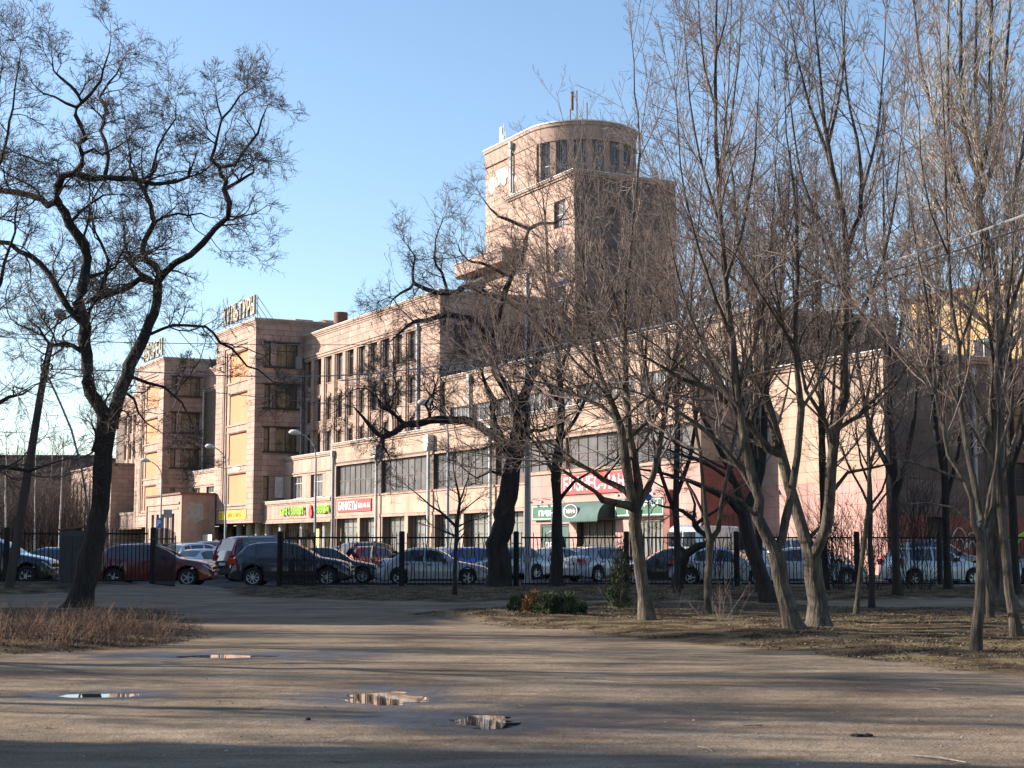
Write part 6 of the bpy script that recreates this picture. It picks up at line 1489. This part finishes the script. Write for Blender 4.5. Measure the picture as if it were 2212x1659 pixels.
for nme, c in (('silver', (.30, .31, .33)), ('black', (.012, .012, .014)), ('darkred', (.13, .008, .008)), ('navy', (.006, .009, .022)), ('white', (.62, .62, .62)), ('red', (.35, .02, .015)), ('blue', (.015, .06, .42)), ('palesilver', (.42, .44, .46)),
               ('grey', (.07, .075, .08)), ('greensilver', (.20, .22, .19)), ('steel', (.10, .13, .18)), ('vanwhite', (.45, .50, .56)), ('maroon', (.05, .02, .025)), ('darkgreen', (.02, .03, .028))): paint(nme, c)
SRC = {}
def child_list(o): return list(o.children)
def car(kind, px, Y, head, col, label, h=1.0, rims=0, z=0.0):
    key = (kind, rims)
    x = at(px, 1179, Y).x
    if key not in SRC: r = make_car(kind, rims); SRC[key] = r
    else:
        r = SRC[key].copy(); COL.objects.link(r)
        for ch in child_list(SRC[key]):
            c = ch.copy(); COL.objects.link(c); c.parent = r
            for g in child_list(ch): d = g.copy(); COL.objects.link(d); d.parent = c
    nm = {'saloon': 'parked_saloon', 'hatch': 'parked_hatchback', 'crossover': 'parked_crossover', 'estate': 'parked_estate', 'van': 'parked_van'}[kind]
    r.name = nm; r.location = (x, Y, z); r.rotation_euler = (0, 0, R(head)); r.scale = (1, 1, h)
    tag(r, label, 'van' if kind == 'van' else 'car', 'cars parked before the palace')
    for ch in r.children:
        if ch.name.startswith('body'): ch.material_slots[0].link = 'OBJECT'; ch.material_slots[0].material = CARPAINT[col]
    return r
car('crossover', -5, 58.6, 0, 'black', 'black off road car cut by the left edge behind the leaning pole', 1.10)
car('saloon', 95, 66, 180, 'steel', 'blue grey saloon behind the black car at the left')
car('saloon', 262, 69, 180, 'black', 'dark saloon whose roof shows behind the dark red crossover', 1.05)
car('crossover', 337, 58.4, 0, 'darkred', 'dark red crossover nosing into the gateway from the left', .96)
car('crossover', 633, 58.3, 0, 'navy', 'dark navy crossover parked across the gateway', 1.0, 1)
car('saloon', 715, 63.5, 0, 'black', 'black saloon whose bonnet shows right of the navy crossover', 1.0, 1)
car('saloon', 935, 59.8, 0, 'silver', 'silver saloon behind the fence left of the old tree')
car('crossover', 434, 78, 52, 'white', 'white crossover seen from behind through the gateway', 1.0)
car('saloon', 447, 72.5, 60, 'white', 'white saloon tail between the white crossover and the chromed front', .95)
car('hatch', 390, 86, 40, 'black', 'dark hatchback leftmost in the gateway row', 1.08)
car('estate', 488, 92, 48, 'steel', 'dark blue estate behind the chromed off road car')
car('estate', 500, 74.5, 222, 'grey', 'dark off road car with a chromed front facing the gateway', .96)
car('estate', 588, 67.5, 38, 'maroon', 'dark maroon tall estate with high red tail lights', 1.08)
car('hatch', 812, 80, 42, 'red', 'bright red hatchback beside the walking man', .98)
car('estate', 815, 91, 40, 'black', 'black estate whose roof shows above the red hatchback', .97)
car('hatch', 772, 95, 25, 'steel', 'grey blue hatchback behind the stooping person')
car('saloon', 950, 80, 215, 'palesilver', 'pale saloon behind the roof of the silver one', 1.0)
car('hatch', 1034, 72, 28, 'blue', 'bright blue hatchback left of the old tree', .95)
car('saloon', 1098, 71, 212, 'greensilver', 'greenish grey saloon right of the old tree', 1.03)
car('saloon', 1185, 72, 218, 'palesilver', 'pale silver saloon facing out behind the lamp pole', 1.0, 1)
car('hatch', 1246, 73, 215, 'white', 'white hatchback facing out right of the slim dark tree', .96)
car('saloon', 1312, 66.5, 38, 'silver', 'silver saloon seen from behind left of the linden', 1.03, 1)
car('saloon', 1440, 61, 180, 'black', 'black saloon in the shade right of the linden', .98)
car('van', 1548, 74, 45, 'vanwhite', 'tall white van with two rear windows before the pink wall')
car('saloon', 1572, 59.8, -24, 'palesilver', 'pale silver saloon facing right behind the young forked tree', 1.0)
car('estate', 1730, 73, 30, 'white', 'white boxy estate seen between the twin trunks', 1.05)
car('saloon', 1742, 60, 0, 'palesilver', 'pale saloon behind the twin trunks in the shade', 1.0, 1)
car('hatch', 2016, 60, 14, 'palesilver', 'silver hatchback seen from behind near the right edge', .97)
car('crossover', 2022, 68, 20, 'grey', 'grey crossover behind the silver hatchback at the right', 1.06)
car('saloon', 2250, 65, 200, 'silver', 'silver car at the right edge beyond the smooth trunk')

# ------------------------------------------------------------ iron fence, gate, kerb box
def fy(x): return 55.9 + (x + 8) * .028
POST = None; BARS = {}
def bar_mesh(kind):
    if kind in BARS: return BARS[kind]
    mb = MB(); t_ = .0165
    if kind == 'straight': mb.tube([(0, 0, .10), (0, 0, 1.92)], t_, 4); mb.tube([(0, 0, 1.92), (0, 0, 2.02)], [t_, .002], 4)
    else:
        s = 1 if kind == 'left' else -1
        pts = [(0, .10), (.012, .45), (.03, .75), (.02, .88), (-.03, .95), (-.055, 1.02), (-.03, 1.09), (.02, 1.16), (.03, 1.3), (.012, 1.55), (-.02, 1.80)]
        mb.tube([(s * a, 0, z) for a, z in pts], t_, 4)
    BARS[kind] = mb.mesh('bar', M['iron']); return BARS[kind]
def fence(xa, xb, posts, label, plain=False):
    c = ((xa + xb) / 2); e = empty('iron_fence', (c, fy(c), 0), 0, label, 'fence', 'lengths of iron fence between the park and the cars')
    zb = lambda x: .14 * min(1, max(0, (-x - 9) / 4)) + .0
    for p in posts:
        mb = MB(); x = p - c; y = fy(p) - fy(c); mb.cyl(x, y, 0 - .1, 1.98 + zb(p), .105, 14); mb.cyl(x, y, 1.98 + zb(p), 2.03 + zb(p), .11, 14, .08); mb.build('post', M['iron'], e, 50)
    ps = sorted(posts)
    for a, b in zip(ps, ps[1:]):
        A = a + .19; B = b - .19
        for z in (.14, 1.80):
            mb = MB(); mb.tube([(A - c, fy(A) - fy(c), z + zb(a)), (B - c, fy(B) - fy(c), z + zb(b))], .03, 4); mb.build('rail', M['iron'], e)
        for x0, x1 in ((a, A), (B, b)):
            mb = MB(); mb.tube([(x0 - c, fy(x0) - fy(c), .35 + zb(x0)), (x1 - c, fy(x1) - fy(c), .35 + zb(x0))], .012, 4); mb.tube([(x0 - c, fy(x0) - fy(c), 1.6 + zb(x0)), (x1 - c, fy(x1) - fy(c), 1.6 + zb(x0))], .012, 4); mb.build('bracket', M['iron'], e)
        n = round((B - A) / .145)
        for i in range(n + 1):
            x = A + (B - A) * i / n; kd = 'straight' if (plain or i % 3 == 0 or i == n) else ('left' if i % 3 == 1 else 'right')
            if i in (0, n): kd = 'straight'
            link('bar', bar_mesh(kd), e, (x - c, fy(x) - fy(c), zb(x)))
px2x = lambda px: at(px, 1179, 56).x
rp = [px2x(q) for q in (606, 868, 1116, 1392, 1444 + 18, 1857, 2038, 2300)]
rp = [px2x(606), px2x(868), px2x(1115), px2x(1354), px2x(1594), px2x(1857), px2x(2038), px2x(2290)]
fence(rp[0], rp[4], rp[:5], 'black iron fence with curved bars right of the gateway')
fence(rp[4], rp[7], rp[4:], 'black iron fence with curved bars behind the right hand trees')
lp = [px2x(q) for q in (-260, -110, 22, 175, 334)]
fence(lp[0], lp[4], lp, 'black iron fence with straight bars left of the gateway', True)
def gate(x, y, ang, w_, label):
    e = empty('gate_leaf', (x, y, 0), R(ang), label, 'gate', 'open gate leaves')
    mb = MB(); mb.box(-.0, .04, -.02, .02, .1, 1.95); mb.box(w_ - .04, w_, -.02, .02, .1, 1.85); mb.box(.041, w_ - .041, -.018, .018, .12, .17); mb.box(.041, w_ - .041, -.018, .018, 1.72, 1.77); mb.box(.041, w_ - .041, -.018, .018, .5, .53)
    mb.build('frame', M['iron'], e)
    n = round(w_ / .115)
    for i in range(1, n):
        mb_x = w_ * i / n; tz = 1.95 + .18 * math.sin(math.pi * (.15 + .85 * (i / n)))
        key = ('g', i, n)
        if key not in BARS: m_ = MB(); m_.tube([(0, 0, .13), (0, 0, tz)], .014, 4); BARS[key] = m_.mesh('bar', M['iron'])
        link('bar', BARS[key], e, (mb_x, .022, 0))
gate(px2x(338), 55.4, -58, 2.35, 'left gate leaf swung open before the dark red crossover')
gate(px2x(610), 55.75, -52, 2.35, 'right gate leaf swung open toward the viewer before the navy crossover')
p = at(160, 1179, 50.5)
e = empty('utility_box', (p.x, 50.5, hz(p.x, 50.5)), R(8), 'dark steel cabinet with a slanting lid beside the gnarled tree', 'cabinet')
mb = MB(); mb.box(-.42, .42, -.3, .3, -.1, 1.78); mb.build('cabinet', M['grey_dark'] if 'grey_dark' in M else mat('dark_steel', (.05, .052, .055), (.04, .04, .043), 3, .6), e)
mb = MB(); mb.prism([(-.5, 1.78), (.5, 1.9), (.5, 1.98), (-.5, 1.83)], -.36, .36); mb.build('lid', M['rust'], e)
mb = MB(); mb.box(-.36, -.01, -.32, -.301, .1, 1.6); mb.box(.01, .36, -.32, -.301, .1, 1.6); mb.build('door', M['black_plastic'], e)
# leaning wooden pole with lamp
def world_tube(name, pts, rad, m, parent, org, k=8): mb = MB(); mb.tube([Vector(p) - Vector(org) for p in pts], rad, k); return mb.build(name, m, parent, 50)
b = at(24, 1179, 49.5); b = Vector((b.x, 49.5, hz(b.x, 49.5))); t_ = at(110, 738, 49.5); b_ = at(16, 1282, 49.5)
e = empty('lamp_pole', tuple(b), 0, 'leaning dark wooden pole with a street lamp at the left edge', 'street lamp')
world_tube('pole', [b_ - Vector((0, 0, .2)), at(62, 1010, 49.5), at(88, 850, 49.5), t_], [.155, .135, .115, .10], M['wood'], e, b, 12)
world_tube('arm', [at(98, 790, 49.4), at(112, 735, 49.4), at(122, 700, 49.3), at(127, 688, 49.2)], .035, M['grey_metal'], e, b)
mb = MB(); h_ = at(131, 681, 49.0) - b; mb.tube([h_ + Vector((-.05, .25, -.05)), h_ + Vector((0, .1, 0)), h_ + Vector((.02, -.25, .02)), h_ + Vector((.03, -.45, .0))], [.08, .16, .17, .06], 12); mb.build('lamp_head', M['grey_metal'], e, 50)
mb = MB(); q = at(102, 800, 49.3) - b
for i in range(7): mb.tube([q + Vector((.2 * math.cos(i * 2.1 + k * .9), .2 * math.sin(i * 2.1 + k * .9) - .05, -.3 * i * .3 + .1 * k)) for k in range(7)], .018, 5)
mb.build('cable_coils', M['iron'], e)
# thin street lamps in the car park
for px, Y, hx, hy, sc, lb in ((680, 102, 640, 935, 1, 'slim street lamp with a curved arm before the shop fascia'), (486, 116, 456, 965, 1, 'slim street lamp before the orange boards of the nearer bay'), (346, 136, 316, 995, 1, 'slim street lamp before the farther bay'), (967, 81, 920, 871, 1, 'slim street lamp before the ribbon windows')):
    x = at(px, 1179, Y).x; e = empty('street_lamp', (x, Y, 0), 0, lb, 'street lamp', 'slim street lamps in the car park')
    H_ = at(hx, hy, Y); dx = H_.x - x; zt = H_.z
    mb = MB(); mb.tube([(0, 0, 0), (0, 0, 1.5), (0, 0, zt - 1.7)], [.11, .09, .06], 10); mb.build('pole', M['grey_metal'], e, 50)
    mb = MB(); mb.tube([(0, 0, zt - 1.7), (dx * .06, 0, zt - 1.0), (dx * .25, 0, zt - .55), (dx * .55, 0, zt - .2), (dx * .8, 0, zt - .05)], .04, 8); mb.build('arm', M['grey_metal'], e, 50)
    mb = MB(); mb.tube([(dx * .75, 0, zt - .08), (dx * .85, 0, zt - .02), (dx * 1.05, 0, zt + .03), (dx * 1.28, 0, zt + .06), (dx * 1.38, 0, zt + .04)], [.05, .13, .19, .15, .03], 12); mb.build('lamp_head', M['dirty_white'], e, 50)
x = at(1140, 1179, 60).x; e = empty('steel_pole', (x, 60, 0), 0, 'thick grey steel pole behind the fence right of the old tree', 'pole')
mb = MB(); mb.tube([(0, 0, 0), (0, 0, 4), (0, 0, 12.2)], [.13, .12, .09], 12); mb.build('pole', M['grey_metal'], e, 50)
mb = MB(); mb.tube([(0, 0, 9.3), (.9, -.2, 9.6)], .03, 6); mb.tube([(.8, -.2, 9.55), (1.3, -.3, 9.6)], [.1, .12], 8); mb.build('lamp_head', M['dirty_white'], e, 50)
for px, dy, lb in ((1402, 0, 'blue sign plates on a pole behind the linden'),):
    x = at(px, 1179, 64).x; e = empty('road_sign', (x, 64, 0), 0, lb, 'sign')
    mb = MB(); mb.cyl(0, 0, 0, 4.0, .035, 8); mb.build('pole', M['grey_metal'], e)
    for z in (3.50, 3.82): mb = MB(); mb.tube([(-.0, -.05, z), (0, -.07, z)], .14, 20); mb.build('sign_plate', M['blue'], e)
x = at(343, 1179, 80).x; e = empty('parking_sign', (x, 80, 0), 0, 'blue parking sign with a white P above the gate', 'sign')
mb = MB(); mb.cyl(0, 0, 0, 2.9, .03, 8); mb.build('pole', M['grey_metal'], e)
mb = MB(); mb.box(-.15, .15, -.07, -.04, 2.42, 2.94); pl_ = mb.build('sign_plate', M['blue'], e)
link('lettering', text_mesh('P', 'lettering', M['white'], -.08, .08, 2.52, 2.84, -.072, .01, .02), pl_)
x = at(361, 1179, 96).x; e = empty('notice_board', (x, 96, 0), 0, 'grey notice plate on posts before the porch', 'sign')
mb = MB(); mb.box(-.26, .26, -.04, 0, 3.25, 3.75); mb.build('sign_plate', M['concrete'], e)
mb = MB(); mb.cyl(-.15, .05, 0, 3.7, .03, 8); mb.build('post', M['grey_metal'], e); mb = MB(); mb.cyl(.15, .05, 0, 3.7, .03, 8); mb.build('post', M['grey_metal'], e)
# overhead cables
def cable(pts, r, label, sag=0):
    w_ = [at(a, b, Y) for a, b, Y in pts]; P = np.array([(p.x, p.y, p.z, r) for p in w_]); c = catmull(P, 1.2)
    o_ = Vector(c[len(c) // 2, :3]); mb = MB(); mb.tube([Vector(q[:3]) - o_ for q in c], r, 5); o = mb.build('overhead_cable', M['cable'], None, 60); o.location = o_; tag(o, label, 'cable', 'overhead cables crossing the view')
M['cable'] = mat('cable', (.22, .22, .225), (.16, .16, .165), 2, .45)
cable([(-60, 722, 49), (112, 735, 49.4), (400, 742, 54), (737, 745, 60), (1000, 742, 64)], .014, 'topmost level cable running right from the leaning pole')
cable([(104, 797, 49.4), (260, 801, 50), (500, 812, 48), (737, 811, 45), (950, 790, 41), (1204, 746, 36), (1474, 692, 31), (1721, 620, 27), (1967, 552, 23.5), (2212, 465, 20.5), (2400, 396, 18.5)], .018, 'long cable sagging from the pole and rising to the upper right')
cable([(737, 822, 45.6), (937, 806, 41.5), (1137, 779, 37), (1474, 712, 31.4), (1721, 640, 27.4), (1967, 573, 23.9), (2212, 493, 20.9), (2400, 424, 18.9)], .015, 'second cable just below the long rising one')
cable([(106, 801, 49.4), (287, 833, 52), (433, 845, 55), (737, 874, 60), (950, 880, 64), (1180, 884, 68)], .014, 'lowest cable dropping gently right from the pole')
cable([(98, 800, 49.3), (130, 870, 49.2), (155, 930, 49), (176, 1010, 49), (187, 1080, 49.4), (192, 1150, 50), (193, 1180, 50.3)], .035, 'thick slack cable hanging from the pole to the ground')

# ------------------------------------------------------------ people
def person(px, Y, joints, label, cols, face=0):
    """joints: dict name -> (x, y, z); skin-modified skeleton"""
    x = at(px, 1179, Y).x; e = empty('person', (x, Y, 0), R(face), label, 'person')
    order = ['pelvis', 'waist', 'chest', 'neck', 'head', 'crown', 'shL', 'elL', 'wrL', 'haL', 'shR', 'elR', 'wrR', 'haR', 'hipL', 'knL', 'anL', 'toL', 'hipR', 'knR', 'anR', 'toR']
    rad = dict(pelvis=.15, waist=.14, chest=.17, neck=.06, head=.095, crown=.08, shL=.085, elL=.06, wrL=.045, haL=.04, shR=.085, elR=.06, wrR=.045, haR=.04, hipL=.10, knL=.075, anL=.055, toL=.045, hipR=.10, knR=.075, anR=.055, toR=.045)
    ed = [('pelvis', 'waist'), ('waist', 'chest'), ('chest', 'neck'), ('neck', 'head'), ('head', 'crown')]
    for s in 'LR': ed += [('chest', 'sh' + s), ('sh' + s, 'el' + s), ('el' + s, 'wr' + s), ('wr' + s, 'ha' + s), ('pelvis', 'hip' + s), ('hip' + s, 'kn' + s), ('kn' + s, 'an' + s), ('an' + s, 'to' + s)]
    me = bpy.data.meshes.new('body'); ix = {n: i for i, n in enumerate(order)}
    me.from_pydata([joints[n] for n in order], [(ix[a], ix[b]) for a, b in ed], [])
    o = bpy.data.objects.new('body', me); COL.objects.link(o)
    md = o.modifiers.new('s', 'SKIN'); sv = me.skin_vertices[0].data
    for n in order: sv[ix[n]].radius = (rad[n], rad[n] * (.75 if n in ('pelvis', 'waist', 'chest') else 1))
    sv[0].use_root = True
    o.modifiers.new('d', 'SUBSURF').levels = 2
    dg = bpy.context.evaluated_depsgraph_get(); dg.update(); m2 = bpy.data.meshes.new_from_object(o.evaluated_get(dg)); bpy.data.objects.remove(o)
    m2.materials.clear()
    for c in cols: m2.materials.append(c)
    nz = joints['neck'][2]; pz = joints['pelvis'][2]
    hd = Vector(joints['head'])
    for p in m2.polygons:
        c = p.center; p.use_smooth = True
        hand = min((c - Vector(joints['haL'])).length, (c - Vector(joints['haR'])).length) < .07
        if (c - hd).length < .17 and c.z > nz - .02: p.material_index = 3 if (c.z > hd.z + .03 or c.y > hd.y + .03) else 2
        elif hand: p.material_index = 2
        elif c.z < pz - .04 and min((c - Vector(joints[k])).length for k in ('wrL', 'wrR', 'elL', 'elR')) > .09: p.material_index = 4 if c.z < .10 else 1
        else: p.material_index = 0
    link('body', m2, e)
    return e
person(806, 75.5, dict(pelvis=(0, 0, .95), waist=(0, 0, 1.1), chest=(.02, 0, 1.36), neck=(.03, 0, 1.52), head=(.07, 0, 1.64), crown=(.07, 0, 1.74), shL=(.02, -.19, 1.43), elL=(-.08, -.25, 1.17), wrL=(-.02, -.24, .95), haL=(.02, -.24, .88), shR=(.02, .19, 1.43), elR=(.12, .24, 1.18), wrR=(.28, .22, 1.02), haR=(.33, .21, .97),
       hipL=(0, -.10, .90), knL=(-.10, -.10, .50), anL=(-.24, -.10, .12), toL=(-.10, -.12, .05), hipR=(0, .10, .90), knR=(.14, .10, .52), anR=(.20, .10, .10), toR=(.36, .10, .05)), 'man in a grey jacket walking between the red car and the silver saloon', [M['cloth_grey'], M['denim'], M['skin'], M['hair'], M['cloth_dark']], 15)
person(752, 66.8, dict(pelvis=(-.15, 0, .92), waist=(-.05, 0, 1.05), chest=(.10, 0, 1.26), neck=(.22, 0, 1.38), head=(.30, 0, 1.46), crown=(.34, 0, 1.56), shL=(.10, -.19, 1.32), elL=(.28, -.24, 1.12), wrL=(.46, -.2, 1.02), haL=(.54, -.18, 1.0), shR=(.10, .19, 1.32), elR=(.28, .24, 1.12), wrR=(.46, .2, 1.02), haR=(.54, .18, 1.0),
       hipL=(-.15, -.10, .87), knL=(-.08, -.12, .48), anL=(-.16, -.12, .10), toL=(0, -.12, .05), hipR=(-.15, .10, .87), knR=(-.05, .12, .48), anR=(-.12, .12, .10), toR=(.04, .12, .05)), 'person in dark clothes bending over behind the navy crossover', [M['cloth_dark'], M['cloth_dark'], M['skin'], M['hair'], M['cloth_dark']], 0)

# ------------------------------------------------------------ litter on the yard
rng = np.random.RandomState(3)
def stone_mesh(r, seed):
    rr = random.Random(seed); b = bmesh.new(); bmesh.ops.create_icosphere(b, subdivisions=2, radius=r)
    for v in b.verts: v.co *= rr.uniform(.8, 1.15); v.co.z *= .6
    me = bpy.data.meshes.new('pebble'); b.to_mesh(me); b.free(); return me
sm_ = [stone_mesh(.02, i) for i in range(4)]
for m_ in sm_: m_.materials.append(M['pebble'])
for i in range(70):
    px, py = rng.uniform(20, 2190), 1400 + 255 * rng.rand() ** .8; p = gnd(px, py); s = rng.uniform(.25, .75)
    if grassmask(np.array([p.x]), np.array([p.y]))[0] > .5 or any(((p.x - c.x) / a) ** 2 + ((p.y - c.y) / b2) ** 2 < 2 for c, a, b2, g in PUDDLES): continue
    o = link('pebble', sm_[i % 4], None, (p.x, p.y, hz(p.x, p.y) + .002)); o.scale = (s,) * 3; o.rotation_euler = (0, 0, i); tag(o, 'tiny loose stone lying on the sandy yard', 'stone', 'loose stones on the yard')
def stick(a, b, r, m, name, label, cat):
    A, B = gnd(*a), gnd(*b); A.z = hz(A.x, A.y) + r; B.z = hz(B.x, B.y) + r; c = (A + B) / 2; mb = MB(); mid = (A + B) / 2 + Vector((.01, .02, .006))
    mb.tube([A - c, A * .6 + B * .4 - c + Vector((0, .012, .004)), mid - c, B - c], [r * .7, r, r, r * .5], 6); o = mb.build(name, m, None, 60); o.location = c; tag(o, label, cat)
stick((1972, 1632), (2088, 1648), .009, M['bark3'], 'stick', 'pale stick lying at the lower right of the yard', 'stick')
stick((1508, 1613), (1540, 1622), .006, M['bark3'], 'stick', 'short pale twig on the sand at the lower middle', 'stick')
stick((2006, 1492), (2036, 1494), .010, M['bark3'], 'stick', 'pale bark scrap at the edge of the right verge', 'stick')
p = gnd(1862, 1589)
e = empty('clod', (p.x, p.y, hz(p.x, p.y)), 0, 'brown lump of dirt on the sand at the lower right', 'lump')
for i in range(5):
    mm_ = stone_mesh(.022 + .008 * (i % 2), 50 + i); mm_.materials.append(M['bark']); link('crumb', mm_, e, (-.07 + i * .035, .012 * (-1) ** i, .008))
p = gnd(665, 1554); o = link('pebble', sm_[1], None, (p.x, p.y, hz(p.x, p.y) + .01)); o.scale = (1.3,) * 3; tag(o, 'largest dark stone on the sand left of the puddle', 'stone'); o.material_slots[0].link = 'OBJECT'; o.material_slots[0].material = M['bark']

rng = np.random.RandomState(12)
tm_ = []
for i in range(4):
    mb = MB(); pts = [(x, rng.normal(0, .012), .004 + abs(rng.normal(0, .004))) for x in np.linspace(-.12, .12, 6)]; mb.tube(pts, [.002, .0035, .004, .0035, .003, .0015], 4); tm_.append(mb.mesh('twig', M['twig2']))
for i in range(36):
    px, py = rng.uniform(40, 2180), 1420 + 230 * rng.rand(); p = gnd(px, py); s_ = rng.uniform(.4, 1.2)
    if any(((p.x - c.x) / a) ** 2 + ((p.y - c.y) / b2) ** 2 < 2 for c, a, b2, g in PUDDLES): continue
    o = link('fallen_twig', tm_[i % 4], None, (p.x, p.y, hz(p.x, p.y) + .003)); o.scale = (s_,) * 3; o.rotation_euler = (0, 0, rng.uniform(0, 3.1)); tag(o, 'tiny dry twig fallen on the sandy yard', 'twig', 'fallen twigs on the yard')
